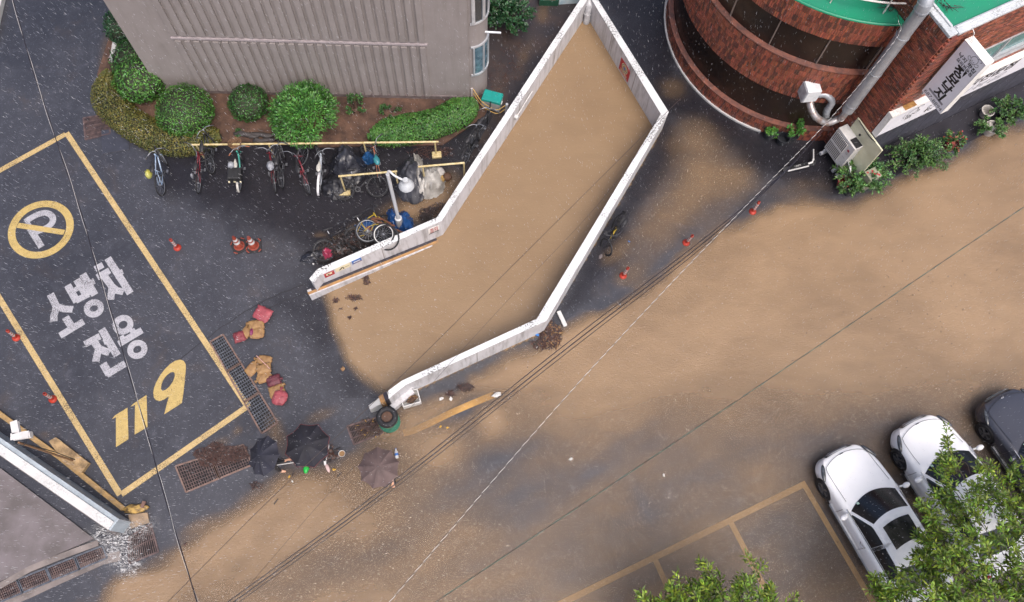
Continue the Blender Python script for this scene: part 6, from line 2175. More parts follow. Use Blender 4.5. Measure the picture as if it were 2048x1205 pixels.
# loose wheels and boards on the heap
for lab, p, r, tilt, m in (('white rimmed bicycle wheel leaning on top of the ramp wall', G(767, 469, 1.0), .315, (.25, -.12), M_BAND), ('bare black tyre hanging over the ramp wall', G(774, 476, .96), .36, (.5, -.2), M_TYRE),
                           ('black bicycle wheel lying on the crumpled blue sheet', G(735, 462, .40), .36, (.2, .2), M_TYRE)):
    t = thing('loose_wheel', lab, 'wheel', p); t.rotation_euler = (tilt[0], tilt[1], 0)
    mb = MB(); mb.tube([(r * math.cos(a), r * math.sin(a), 0) for a in np.linspace(0, 2 * PI, 37)[:-1]], .026, 7, closed=True); loc_obj(mb, 'tyre', M_TYRE, t, True)
    if m is not M_TYRE or 'lying' in lab:
        mb = MB(); mb.tube([((r - .035) * math.cos(a), (r - .035) * math.sin(a), 0) for a in np.linspace(0, 2 * PI, 37)[:-1]], .017, 5, closed=True); loc_obj(mb, 'rim', m if m is not M_TYRE else M_ALUB, t, True)
        mb = MB()
        for i in range(18):
            a = 2 * PI * i / 18; mb.bar((.02 * math.cos(a + 1), .02 * math.sin(a + 1), .02 * (-1) ** i), ((r - .035) * math.cos(a), (r - .035) * math.sin(a), 0), .004)
        mb.tube([(0, 0, -.05), (0, 0, .05)], .02, 8); loc_obj(mb, 'spokes', M_ALUB, t)
bw = thing('broken_boards', 'broken brown branches and boards propped on the bicycle heap', 'wood', G(765, 446))
for a, b, za, zb in (((742, 438), (806, 466), .55, .5), ((748, 444), (790, 452), .5, .4), ((744, 436), (765, 440), .6, .45), ((755, 434), (782, 448), .45, .5)):
    mb = MB(); mb.bar(G(*a, za), G(*b, zb), .05, .03); mb.obj('board', mat('brown_wood', '6b4430', .6, '4a2e22', 9), bw)
mb = MB(); mb.tube(bez(P2([(728, 463), (742, 452), (758, 449), (778, 452)], .5), 5), .012, 5)
tag(mb.obj('cable', M_FR['yellow']), 'yellow cable looped over the bicycle heap', 'cable')

# ================================================================ sandbags
M_SACK = mat('tan_sack', '92734a', .65, '77583a', 6, bump=.5, bscale=26)
M_SACKR = mat('red_net_sack', '7f373d', .6, '5e2730', 9, bump=.5, bscale=40)
M_SACKP = mat('pink_net_sack', '984850', .55, '7c3840', 7, bump=.5, bscale=30)
M_SACKD = mat('dark_red_sack', '5e2b35', .6, '45202a', 8, bump=.5, bscale=30)


def sack(label, px, w, l, h, ang, m, knot=None, seed=0, z0=0.0, pinch=.25):
    g = G(*px); a = math.radians(ang)
    t = thing('sandbag', label, 'sandbag', (g.x, g.y, z0), a, 'sandbags laid across the ramp mouth')
    n = 17; q = np.linspace(-1, 1, n); X, Y = np.meshgrid(q, q)
    nz = fbm(X * 2 + seed * 3, Y * 2, .5, seed, 3) - .5; wr = fbm(X * 5, Y * 1.6 + seed, .5, seed + 5, 3) - .5
    mb = MB(); vs = []
    for s_ in (1, -1):
        for i in range(n):
            for j in range(n):
                x, y = X[i, j], Y[i, j]
                b = max(0, 1 - abs(x) ** 2.6) ** .5 * max(0, 1 - abs(y) ** 2.6) ** .5
                e = 1 - pinch * .5 * (x * x * y * y) * (1.6 - seed % 3 * .8) + .12 * nz[i, j]
                z = h * .5 * (1 + s_ * b * (1 + .35 * nz[i, j]) + (.42 * wr[i, j] * b if s_ > 0 else 0))
                vs.append((x * l / 2 * e * (1 + .1 * nz[i, j]), y * w / 2 * e * (1 + .1 * nz[j, i]), max(.004, z if s_ > 0 else h * .5 * (1 - b))))
    f0 = [(i * n + j, i * n + j + 1, (i + 1) * n + j + 1, (i + 1) * n + j) for i in range(n - 1) for j in range(n - 1)]
    mb.add(vs, f0 + [tuple(n * n + k for k in f[::-1]) for f in f0]); loc_obj(mb, 'sack', m, t, True)
    if knot is not None:
        kx, ky = knot
        mb = MB(); mb.tube([(kx * l * .42, ky * w * .42, h * .55), (kx * l * .52, ky * w * .52, h * .6), (kx * l * .66, ky * w * .66, h * .5)], [.05, .022, .055], 8); loc_obj(mb, 'tied_neck', m, t, True)
    return t


sack('flat pink net sandbag at the top of the upper group', (528, 632), .44, .52, .14, -25, M_SACKP, None, 1, .10)
sack('tan sandbag tucked under the pink net bag', (514, 652), .32, .46, .16, 10, M_SACK, (-.9, .4), 2)
sack('square tan sandbag with a purple tie in the upper group', (515, 668), .36, .44, .17, 5, M_SACK, (-.95, .2), 3)
sack('small tan sandbag beside the round red one', (494, 667), .32, .3, .15, -30, M_SACK, (-.5, .8), 4)
sack('round dark red sandbag at the left end of the upper group', (481, 676), .33, .34, .2, 20, M_SACKR, None, 5)
mb = MB(); drape(mb, (*G(506, 668)[:2], .15), .05, .11, .06, 5, n=10); tag(mb.obj('purple_tie', mat('purple_cloth', '7a2f55', .6), smooth=True), 'scrap of purple cloth between the tan bags of the upper group', 'cloth')
sack('tan sandbag with a pointed corner at the top of the lower group', (530, 722), .30, .46, .15, -8, M_SACK, (-.95, 0), 6)
sack('tan sandbag lying aslant at the left of the lower group', (506, 739), .32, .44, .15, 55, M_SACK, (.9, .3), 7)
sack('rolled tan sandbag in the middle of the lower group', (530, 741), .30, .42, .18, 18, M_SACK, None, 8, .06)
sack('tan sandbag half under the rolled one', (530, 757), .30, .44, .17, 25, M_SACK, (-.95, -.1), 9)
sack('dark maroon net sandbag in the lower group', (549, 763), .34, .42, .19, 20, M_SACKD, (.9, -.1), 10)
sack('tan sandbag between the maroon and the bottom red one', (555, 783), .34, .44, .16, 22, M_SACK, (.9, .5), 11)
sack('red net sandbag with a tied neck at the bottom of the lower group', (562, 798), .46, .42, .18, 80, M_SACKR, (-.1, .95), 12, .05) if False else sack('red net sandbag with a tied neck at the bottom of the lower group', (562, 798), .44, .42, .18, -10, M_SACKP, (-.1, 1.0), 12, .05)
mb = MB(); mb.bar(G(513, 712, .18), G(540, 738, .24), .02); tag(mb.obj('stick', mat('pale_stick', 'b98f86', .6)), 'thin pale stick lying across the tan sandbags', 'stick')

# ================================================================ tyre planter, foam box, rubbish
g = G(780, 846)
g = g + Vector((0, 0, .2))
tp2 = thing('tyre_planter', 'green netted drum topped with a black tyre at the end of the ramp wall', 'planter', g)
mb = MB(); mb.lathe([(.25, -.2), (.285, .0), (.29, .42), (.27, .5)], g, 28)
M_NET = mat('green_net', '2f5a48', .6, '8a6a3a', 16, bump=.9, bscale=30, lo=.5, hi=.75)
mb.obj('drum', M_NET, tp2, smooth=True)
mb = MB()
for k in range(12):
    z = -.14 + k * .055; mb.tube([g + Vector((.292 * math.cos(a), .292 * math.sin(a), z + .012 * math.sin(a * 9 + k))) for a in np.linspace(0, 2 * PI, 33)[:-1]], .008, 4, closed=True)
mb.obj('netting', mat('green_cord', '2c6b55', .6), tp2)
mb = MB(); mb.lathe([(.15, .5), (.17, .46), (.27, .46), (.30, .52), (.30, .60), (.27, .66), (.2, .68), (.16, .65), (.15, .58), (.15, .5)], g, 32); mb.obj('tyre', M_TYRE, tp2, smooth=True)
mb = MB()
for i in range(30):
    a = 2 * PI * i / 30; mb.bar(g + Vector((.235 * math.cos(a), .235 * math.sin(a), .676)), g + Vector((.29 * math.cos(a + .04), .29 * math.sin(a + .04), .63)), .012, .012)
tag(mb.obj('tread', M_TYRE, tp2), kind='stuff')
mb = MB(); mb.lathe([(0, .60), (.16, .58)], g, 20); mb.obj('soil', M_SOIL, tp2)
mb = MB(); mb.lathe([(.275, .455), (.295, .46), (.295, .485), (.27, .49)], g, 28); mb.obj('rusty_hoop', mat('rust_band', '8a4a30', .6), tp2)

g = G(822, 800)
fx = thing('foam_box', 'white foam box full of twigs and litter against the ramp wall', 'box', g, .30)
M_FOAM = mat('white_foam', 'c2c2c1', .6, 'aeaead', 6)
mb = MB()
for s_ in (-1, 1):
    mb.box((s_ * .25, 0, .14), (.03, .42, .26)); mb.box((0, s_ * .195, .14), (.47, .03, .26))
mb.box((0, 0, .02), (.47, .36, .03)); loc_obj(mb, 'box', M_FOAM, fx, bevel=.006)
mb = MB(); mb.box((-.06, .27, .30), (.44, .04, .30), M=Matrix.Rotation(.35, 3, 'X')); loc_obj(mb, 'lid', M_FOAM, fx, bevel=.008)


def litter(name, label, c, r, n, m, z=.02, sz=(.02, .07), seed=0, up=.1, kind='stuff', cat=None, ang=0.0):
    rg = random.Random(seed); mb = MB(); ca, sa = math.cos(ang), math.sin(ang)
    for _ in range(n):
        q = rg.random() ** .7; a = rg.uniform(0, 6.283)
        u, v = r[0] * q * math.cos(a), r[1] * q * math.sin(a)
        k = .78 + .22 * math.sin(a * 2 + seed) * math.cos(a * 3 + seed * 2)
        u *= k; v *= k
        p = Vector((c[0] + u * ca - v * sa, c[1] + u * sa + v * ca, z + rg.random() * up * (1 - q)))
        b = rg.uniform(0, 6.3); s_ = rg.uniform(*sz)
        d = Vector((math.cos(b), math.sin(b), rg.uniform(-.3, .3)))
        if rg.random() < .5:
            mb.bar(p - d * s_ * 1.4, p + d * s_ * 1.4, .006 + s_ * .1, m=rg.randrange(len(m)))
        else:
            w = Vector((-d.y, d.x, rg.uniform(-.3, .3))) * s_ * .4
            mb.add([p - d * s_ * .6, p + w, p + d * s_ * .6, p - w], [(0, 1, 2, 3)], rg.randrange(len(m)))
    o = mb.obj(name, m)
    return tag(o, label, cat, kind=kind)


M_LEAF1 = mat('wet_dead_leaf', '4a2f28', .5, '2f1f1c', 20)
M_LEAF2 = mat('brown_leaf', '4d3027', .5, '38231b', 20)
M_LEAF3 = mat('dark_twig', '241a1a', .5)
M_LEAFY = mat('yellow_leaf', 'c9a23a', .5, 'a8842c', 9)
M_DEAD = [M_LEAF1, M_LEAF2, M_LEAF3, M_LEAF1]
c_ = G(822, 798)
litter('litter', 'twigs and litter in the foam box', c_, (.24, .18), 420, M_DEAD + [M_SACK], .13, (.02, .06), 1, .14, ang=.3)
litter('leaf_heap', 'heap of dead leaves over the grating', G(434, 912), (.70, .40), 2600, M_DEAD + [M_LEAF2], .03, (.012, .035), 2, .10)
litter('leaf_heap', 'tail of the leaf heap', G(470, 910), (.5, .3), 1000, M_DEAD + [M_LEAF2], .03, (.015, .04), 3, .06)
litter('leaf_litter', 'leaves on the clogged grating', G(735, 858), (.52, .34), 420, M_DEAD * 6 + [M_LEAFY], .045, (.012, .04), 4, .02)
litter('driftwood', 'drift of twigs and rubbish by the bend of the ramp wall', G(1096, 668), (.42, .52), 1500, M_DEAD + [M_LEAF2, M_SACK], .02, (.02, .09), 5, .16, ang=.6)
litter('driftwood', 'thin edge of the drift', G(1088, 688), (.5, .24), 260, M_DEAD, .02, (.02, .07), 6, .03)
for i, (px, r, n) in enumerate((((733, 556), (.10, .16), 90), ((735, 566), (.14, .10), 60), ((708, 597), (.30, .12), 160), ((671, 602), (.12, .12), 60), ((699, 636), (.05, .05), 22), ((711, 618), (.05, .04), 14), ((682, 619), (.06, .04), 10))):
    litter('floating_litter', 'clump of dead leaves floating on the ramp water', G(*px), r, n, M_DEAD, .024, (.015, .05), 20 + i, .03)
litter('driftwood', 'dark twigs stranded by the foam box', G(932, 775), (.34, .16), 260, [M_LEAF3, M_LEAF1], .02, (.02, .06), 7, .05)
litter('driftwood', 'twigs stranded nearer the foam box', G(902, 788), (.16, .12), 70, M_DEAD, .02, (.02, .06), 8, .06)
litter('driftwood', 'twigs beside the big black umbrella', G(662, 908), (.42, .30), 60, [M_LEAF2, M_LEAF1, M_LEAF3], .03, (.03, .12), 9, .03)
litter('leaf_litter', 'dead twigs under the small umbrella', G(512, 972), (.22, .12), 40, [M_LEAF3, M_LEAF1], .02, (.02, .07), 10, .03)
litter('leaf_litter', 'wet leaves and mud in the bend of the wall', G(866, 422), (.7, .26), 420, [M_LEAF3, M_LEAF1, M_LEAF3], .02, (.02, .06), 11, .05, ang=.3)
litter('leaf_litter', 'dark litter in the corner of the wall', G(852, 436), (.3, .2), 260, [M_LEAF3], .02, (.02, .06), 12, .08)
litter('leaf_litter', 'dark litter under the bicycle heap', G(700, 490), (1.3, .46), 1900, [M_LEAF3, M_LEAF1, M_LEAF3, M_TYRE, M_TYRE], .05, (.03, .12), 13, .5, ang=.38)
litter('leaf_litter', 'dead leaves under the tarpaulins and hedge', G(870, 305), (.9, .3), 380, M_DEAD, .02, (.02, .05), 14, .02)
litter('leaf_litter', 'dead leaves on the back lane', G(1010, 150), (.7, 1.6), 420, [M_LEAF1, M_LEAF2], .01, (.01, .035), 15, .01, ang=-.4)
rg = random.Random(77)
mb = MB()
for _ in range(150):                                        # bits drifting on the big sheet of water
    if rg.random() < .6:
        px, py = rg.gauss(1790, 110), rg.gauss(600, 80)
    else:
        px, py = rg.uniform(950, 2040), rg.uniform(560, 1150)
    p = G(px, py, .016); b = rg.uniform(0, 6.3); s_ = rg.uniform(.01, .05)
    mb.bar(p, p + Vector((math.cos(b), math.sin(b), 0)) * s_, .008 + s_ * .15, .01)
for _ in range(160):                                        # and leaves scattered over the asphalt
    px, py = rg.uniform(250, 900), rg.uniform(380, 1000)
    p = G(px, py, .008); b = rg.uniform(0, 6.3); s_ = rg.uniform(.01, .03)
    mb.bar(p, p + Vector((math.cos(b), math.sin(b), 0)) * s_, .012, .006)
tag(mb.obj('scattered_debris', M_LEAF3), kind='stuff')


def bottle(label, px, ang, m, cap, r=.035, L=.24, band=None):
    g = G(*px, r + .012); t = thing('bottle', label, 'bottle', g, ang)
    mb = MB(); mb.lathe([(0, 0), (r, .0), (r, L * .68), (r * .4, L * .88), (r * .4, L)], n=12, M=Matrix.Rotation(H90, 3, 'Y')); loc_obj(mb, 'body', m, t, True, 40)
    mb = MB(); mb.lathe([(r * .45, L), (r * .45, L + .02), (0, L + .02)], n=10, M=Matrix.Rotation(H90, 3, 'Y')); loc_obj(mb, 'cap', cap, t)
    if band is not None:
        mb = MB(); mb.lathe([(r * 1.02, L * .28), (r * 1.02, L * .55)], n=12, M=Matrix.Rotation(H90, 3, 'Y')); loc_obj(mb, 'wrapper', band, t)
    return t


bottle('white bottle with a blue cap floating beside the brown umbrella', (794, 917), 1.75, M_BAND, M_BLUEP, .05, .26, M_BLUEP)
bottle('blue bottle caught in the drift by the wall bend', (1078, 671), 2.8, mat('blue_bottle', '3f7ac0', .25), M_BAND, .04, .2)
bottle('clear bottle among the driftwood by the wall bend', (1092, 680), 1.7, M_BAGW, M_SACK, .035, .2)
mb = MB(); mb.bar(G(1117, 623, .06), G(1131, 653, .06), .12, .07); tag(mb.obj('foam_bar', M_FOAM, bevel=.008), 'long white foam bar standing out of the drift by the wall bend', 'foam bar')
for lab, px, s_, m in (('white scrap of foam in the drift by the bend', (1105, 657), .035, M_FOAM), ('small white cap in the drift', (1107, 664), .025, M_FOAM), ('white scrap drifting below the bend', (1074, 695), .03, M_FOAM),
                       ('white scrap of paper floating in the grey shallows', (1141, 919), .06, M_FOAM), ('white curled straw floating left of the parking line', (1327, 951), .05, M_FOAM), ('round white scrap near the bollard', (1240, 610), .03, M_BAGW),
                       ('white scrap under the left end of the ramp wall', (641, 577), .05, M_FOAM), ('white bag crumpled at the end of the orange line', (993, 791), .13, M_BAND), ('white carton lying below the foam box', (883, 798), .07, M_BAND),
                       ('small white glove-like scrap among the stranded twigs', (902, 799), .06, M_BAND), ('blue scrap near the fallen yellow bicycle', (1258, 484), .035, M_BLUEP), ('yellow leaf beside the tyre planter', (761, 853), .06, M_LEAFY),
                       ('yellow leaf in the shallows beside the orange line', (881, 854), .04, M_LEAFY), ('pale green leaf in the shallows beside the orange line', (895, 856), .04, M_LEAFY), ('white ball of paper on the water below the small umbrella', (585, 963), .04, M_BAND),
                       ('small white cup lid by the green slipper', (603, 931), .045, M_BAND), ('yellow and white wrapper below the pole', (579, 954), .045, M_LEAFY), ('yellow leaf below the pale slipper', (668, 940), .05, M_LEAFY), ('white plastic cup beside the big umbrella', (653, 918), .035, M_BAND),
                       ('pale fragment of paper on the dark asphalt by the shore', (686, 739), .07, M_SACK), ('white scrap near the bicycle heap end', (627, 529), .04, M_BAND), ('white paper flake on the grating heap', (428, 897), .03, M_BAND),
                       ('orange leaf by the yard corner', (194, 1087), .07, M_LEAF2), ('brown leaf beside the thick black cable', (371, 1089), .05, M_LEAF1), ('grey block beside the fallen yellow bicycle', (1201, 515), .09, M_CONC)):
    g = G(*px, .0); mb = MB(); rg2 = random.Random(int(px[0])); mb.blob(g + Vector((0, 0, s_ * .35 + .01)), (s_, s_ * rg2.uniform(.5, .8), s_ * .4), 6, int(px[0]), .3, M=Matrix.Rotation(rg2.uniform(0, 3), 3, 'Z'), fr=2.5)
    nm = 'leaf' if 'leaf' in lab else 'scrap'
    tag(mb.obj(nm, m), lab, nm)
g = G(685, 909)
bk = thing('bucket', 'small white bucket with muddy water right of the big black umbrella', 'bucket', g)
mb = MB(); mb.lathe([(.07, 0), (.085, .12), (.095, .12), (.085, .115), (.072, .02)], g, 20); mb.obj('tub', M_BAND, bk, smooth=True, auto=40)
mb = MB(); mb.lathe([(0, .08), (.08, .08)], g, 16); mb.obj('muddy_water', M_SACK, bk)
mb = MB(); mb.blob(G(655, 936, .03), (.14, .05, .03), 7, 3, .1, M=Matrix.Rotation(-1.1, 3, 'Z')); tag(mb.obj('slipper', mat('pale_pink_foam', 'c3aaa8', .6), smooth=True), 'pale pink slipper floating right of the green slipper', 'slipper')
for lab, a, b in (('dark stick floating below the brown umbrella', (674, 955), (684, 945)), ('dark stick floating at the edge of the brown water', (548, 1009), (556, 998)), ('brown stick lying right of the big umbrella', (650, 923), (678, 918)), ('thin stick under the pole', (585, 952), (588, 943))):
    mb = MB(); mb.tube([G(*a, .02), G(*b, .03)], [.018, .012], 6); tag(mb.obj('stick', M_LEAF3), lab, 'stick', 'floating sticks')

# scooter
sb = G(1603, 330)
sc = thing('kick_scooter', 'white and black kick scooter lying on the wet ground left of the air conditioner', 'scooter', sb)
A_, B_ = G(1574, 338, .1), G(1616, 328, .14)
mb = MB(); mb.bar(A_, B_, .15, .05, up=(.2, .2, 1)); mb.obj('deck', M_PLASTIC, sc, bevel=.012)
d_ = (B_ - A_).normalized()
mb = MB(); mb.bar(A_ + Vector((.02, -.085, 0)), B_ + Vector((.02, -.085, 0)), .03, .06); mb.tube(bez([B_, B_ + Vector((.14, .06, .02)), G(1627, 318, .2)], 5), .035, 8); mb.obj('frame', M_BAND, sc, bevel=.005)
mb = MB(); mb.tube([G(1627, 320, .16), G(1627, 299, .2)], .022, 8); mb.obj('stem', M_BAND, sc)
mb = MB(); mb.tube([G(1624, 325, .1), G(1632, 322, .3)], .02, 8); mb.obj('handlebar', M_PLASTIC, sc)
for p in (A_ - d_ * .04, G(1625, 326, .1)):
    mb = MB(); mb.lathe([(0, -.03), (.10, -.03), (.105, 0), (.10, .03), (0, .03)], p, 16, M=Matrix.Rotation(.9, 3, 'X')); mb.obj('wheel', M_TYRE, sc)
Ms = frame(A_.lerp(B_, .5) + Vector((0, 0, .028)), d_, (-d_.y, d_.x, 0))
text_obj('lettering', 'LIME', .09, Ms, M_BAND, sc) if False else text_obj('lettering', 'UNO', .09, Ms, M_BAND, sc)
# ================================================================ people under umbrellas
M_SKIN = mat('skin', 'c49a80', .5, 'b58a72', 6)
M_HAIR = mat('black_hair', '17130f', .5)


def person(label, loc, rz, shirt, trousers, handR, handL, lean=(0, 0), shoes=None, hgt=1.0):
    """standing figure; hands are given in the figure's own frame (x right, y forward)"""
    t = thing('person', label, 'person', loc, rz)
    V, R_, E_ = [], [], []

    def vtx(p, r, link=None):
        V.append(Vector(p) * hgt); R_.append(r * hgt)
        if link is not None:
            E_.append((link, len(V) - 1))
        return len(V) - 1
    lx, ly = lean
    pel = vtx((0, 0, .95), .135); wa = vtx((lx * .3, ly * .3, 1.10), .125, pel); ch = vtx((lx * .7, ly * .7, 1.30), .15, wa); nk = vtx((lx, ly, 1.46), .065, ch)
    hd_ = vtx((lx * 1.1, ly * 1.15 + .02, 1.57), .088, nk); vtx((lx * 1.15, ly * 1.2 + .015, 1.68), .082, hd_)
    vtx((lx * 1.1, ly * 1.15 + .105, 1.58), .02, hd_)
    for s_, H_ in ((1, Vector(handR)), (-1, Vector(handL))):
        sh = vtx((s_ * .17 + lx * .9, ly * .9, 1.40), .062, ch)
        S_ = V[sh] / hgt
        mid_ = (S_ + H_) / 2 + Vector((s_ * .07, -.05, -.07)) * max(.2, 1.3 - (H_ - S_).length * 1.6)
        el_ = vtx(mid_, .045, sh); wr_ = vtx(H_ - (H_ - mid_).normalized() * .09, .030, el_)
        pm = vtx(H_, .034, wr_)
        d_ = (H_ - mid_).normalized(); sd = d_.cross(Vector((0, 0, 1)))
        sd = sd.normalized() if sd.length > .1 else Vector((1, 0, 0))
        for k in range(4):
            f1 = vtx(H_ + d_ * .045 + sd * (k - 1.5) * .021, .0095, pm); vtx(H_ + d_ * (.075 + .006 * (1.5 - abs(k - 1.5))) + sd * (k - 1.5) * .022 + Vector((0, 0, -.025)), .008, f1)
        th = vtx(H_ + sd * .04 + d_ * .01, .011, pm); vtx(H_ + sd * .055 + d_ * .045, .009, th)
    for s_ in (1, -1):
        hp = vtx((s_ * .10, 0, .88), .095, pel); kn = vtx((s_ * .12, .03, .50), .062, hp); an = vtx((s_ * .13, 0, .10), .040, kn)
        ft = vtx((s_ * .14, .07, .045), .042, an); vtx((s_ * .15, .18, .035), .032, ft)
    me = bpy.data.meshes.new('body'); me.from_pydata([tuple(v) for v in V], E_, [])
    o = bpy.data.objects.new('body', me); COL.objects.link(o)
    sk = o.modifiers.new('skin', 'SKIN')
    for i, sv in enumerate(me.skin_vertices[0].data):
        sv.radius = (R_[i], R_[i] * (1.0 if i not in (0, 1, 2) else .72)); sv.use_root = (i == 0)
    sb_ = o.modifiers.new('sub', 'SUBSURF'); sb_.levels = 2; sb_.render_levels = 2
    dg = bpy.context.evaluated_depsgraph_get()
    nm = bpy.data.meshes.new_from_object(o.evaluated_get(dg)); nm.name = 'body'
    o.modifiers.clear(); o.data = nm
    nm.materials.clear()
    for m in (M_SKIN, shirt, trousers, shoes or M_PLASTIC):
        nm.materials.append(m)
    hands = [Vector(handR) * hgt, Vector(handL) * hgt]
    for p in nm.polygons:
        c = p.center / hgt; p.use_smooth = True
        dh = min((p.center - h).length for h in hands)
        p.material_index = 0 if (c.z > 1.47 or dh < .2) else (3 if c.z < .09 else (2 if c.z < .98 else 1))
    o.parent = t
    mb = MB(); mb.blob(Vector((lx * 1.13, ly * 1.2 - .012, 1.665)) * hgt, (.098, .108, .095), 9, 2, .04); loc_obj(mb, 'hair', M_HAIR, t, True)
    for s_ in (-1, 1):
        mb = MB(); mb.blob(Vector((lx * 1.1 + s_ * .034, ly * 1.15 + .098, 1.625)) * hgt, (.014, .008, .008), 5, 1, 0); loc_obj(mb, 'eye', M_INK, t)
    mb = MB(); mb.blob(Vector((lx * 1.1, ly * 1.15 + .098, 1.53)) * hgt, (.026, .008, .007), 5, 1, 0); loc_obj(mb, 'mouth', mat('lips', '9a5a50', .5), t)
    return t


def umbrella(label, top, R, cloth, ribs, tilt, hand, edge=None, sag=.26, rz=0.0):
    """canopy of flat gores between the ribs; top is the ferrule, tilt turns the canopy"""
    t = thing('umbrella', label, 'umbrella', top)
    t.rotation_euler = (Matrix.Rotation(tilt[0], 3, 'X') @ Matrix.Rotation(tilt[1], 3, 'Y') @ Matrix.Rotation(rz, 3, 'Z')).to_euler()
    rows = 7; sub = 4; mb = MB(); vs = []; fs = []
    for g_ in range(ribs):
        base = len(vs)
        for i in range(rows + 1):
            f = i / rows
            for j in range(sub + 1):
                a0, a1 = 2 * PI * g_ / ribs, 2 * PI * (g_ + 1) / ribs
                u = j / sub
                p0 = Vector((math.cos(a0), math.sin(a0), 0)); p1 = Vector((math.cos(a1), math.sin(a1), 0))
                p = p0.lerp(p1, u) * R * f
                dip = .035 * math.sin(PI * u) * f
                edge_in = 1 - .05 * math.sin(PI * u) * f * f
                vs.append((p.x * edge_in, p.y * edge_in, -sag * f ** 1.8 * R / .55 - dip * (1 if f > .2 else 0) + 0))
        for i in range(rows):
            for j in range(sub):
                q = base + i * (sub + 1) + j
                fs.append((q, q + sub + 1, q + sub + 2, q + 1))
    mb.add(vs, fs); can = loc_obj(mb, 'canopy', cloth, t, True, 20)
    zz = lambda f: -sag * f ** 1.8 * R / .55
    for g_ in range(ribs):
        a = 2 * PI * g_ / ribs
        mb = MB(); mb.tube([(math.cos(a) * R * f, math.sin(a) * R * f, zz(f) - .012) for f in np.linspace(0, 1.03, 8)], .005, 4); loc_obj(mb, 'rib', M_STEEL, t)
    if edge is not None:
        mb = MB()
        for g_ in range(ribs):
            a0, a1 = 2 * PI * g_ / ribs, 2 * PI * (g_ + 1) / ribs
            pts = []
            for u in np.linspace(0, 1, 6):
                p = Vector((math.cos(a0), math.sin(a0), 0)).lerp(Vector((math.cos(a1), math.sin(a1), 0)), u) * R * (1 - .05 * math.sin(PI * u))
                pts.append((p.x, p.y, zz(1) - .035 * math.sin(PI * u)))
            mb.tube(pts, .006, 4)
        loc_obj(mb, 'piping', edge, t)
    mb = MB(); mb.tube([(0, 0, .06), (0, 0, -.01)], [.006, .012], 6); mb.tube([(0, 0, -.01), (0, 0, -.80)], .008, 6); loc_obj(mb, 'shaft', M_STEEL, t)
    mb = MB(); mb.tube(bez([(0, 0, -.78), (0, 0, -.9), (.03, 0, -.95), (.07, 0, -.9)], 4), .014, 7); loc_obj(mb, 'handle', M_PLASTIC, t)
    return t


def mat_cloth(name, c, c2, rough=.8):
    m = mat(name, c, rough, c2, 3.5, bump=.12, bscale=60)
    return m


M_UB = mat_cloth('black_umbrella_cloth', '1c1c26', '14141b')
M_UN = mat_cloth('navy_umbrella_cloth', '262733', '1b1c26')
M_UBR = mat_cloth('brown_umbrella_cloth', '5b4c4a', '4a3d3c')
UZ = 1.98
specs = []
u1 = G(518, 911, UZ); u2 = G(611, 889, UZ); u3 = G(756, 934, UZ)
umbrella('small navy black umbrella, leftmost of the three and tipped to the left', u1, .53, M_UN, 9, (.06, -.52), None, sag=.16)
umbrella('big black umbrella with thin red piping, in the middle', u2, .60, M_UB, 8, (.04, .0), None, edge=mat('dark_red_piping', '6d2a2c', .5), sag=.22, rz=.38)
umbrella('brown grey umbrella standing in the brown water, rightmost of the three', u3, .54, M_UBR, 9, (.03, .02), None, sag=.2, rz=.3)
M_SH1 = mat('dark_shirt', '23252b', .7, '191b20'); M_SH2 = mat('navy_raincoat', '2a3040', .5, '20242f'); M_TR = mat('dark_trousers', '202126', .7); M_SH3 = mat('brown_jacket', '4a4038', .7)
# each figure stands under its umbrella, one hand on the handle
p1 = Vector((u1.x + .08, u1.y + .02, 0))
person('person in dark clothes under the small navy umbrella, reaching out with a long pole', p1, -H90 + .05, M_SH1, M_TR, (-.05, .44, .86), (-.10, .0, 1.28), lean=(.0, .05), shoes=M_SKIN)
p2 = Vector((u2.x + .02, u2.y - .06, 0))
person('person in a navy raincoat hidden under the big black umbrella', p2, PI, M_SH2, M_TR, (.08, .16, 1.10), (-.24, .05, .84), shoes=M_BAND)
p3 = Vector((u3.x + .05, u3.y - .05, 0))
person('person in a brown jacket hidden under the brown umbrella', p3, PI + .3, M_SH3, M_TR, (.07, .17, 1.08), (-.16, .34, 1.02), shoes=M_PLASTIC)
mb = MB(); mb.tube([G(533, 934, .85), G(597, 924, .35)], .013, 6); tag(mb.obj('pole', M_BAND), 'long white pole held out from under the small umbrella', 'pole')
gs = thing('slipper', 'bright green plastic slipper at the lower edge of the big black umbrella', 'slipper', G(612, 938))
mb = MB(); mb.blob(G(612, 937, .05), (.075, .15, .05), 9, 3, .06); mb.obj('sole', mat('bright_green_plastic', '18a23c', .35, '128a32', 8), gs, smooth=True)
mb = MB(); mb.tube(bez([G(607, 938, .05), G(612, 934, .12), G(618, 938, .05)], 5), .02, 6); mb.obj('strap', mat('bright_green_plastic', '18a23c', .35), gs, smooth=True)
ws = thing('plastic_bag', 'white plastic bag bulging at the right edge of the big black umbrella', 'bag', G(652, 894))
mb = MB(); mb.blob(G(651, 892, .28), (.10, .16, .18), 10, 5, .14); mb.obj('bag', M_BAND, ws, smooth=True)
mb = MB(); mb.tube(bez([G(649, 888, .42), G(650, 886, .52), G(652, 890, .44)], 4), .01, 5); mb.obj('handle', M_BAND, ws)

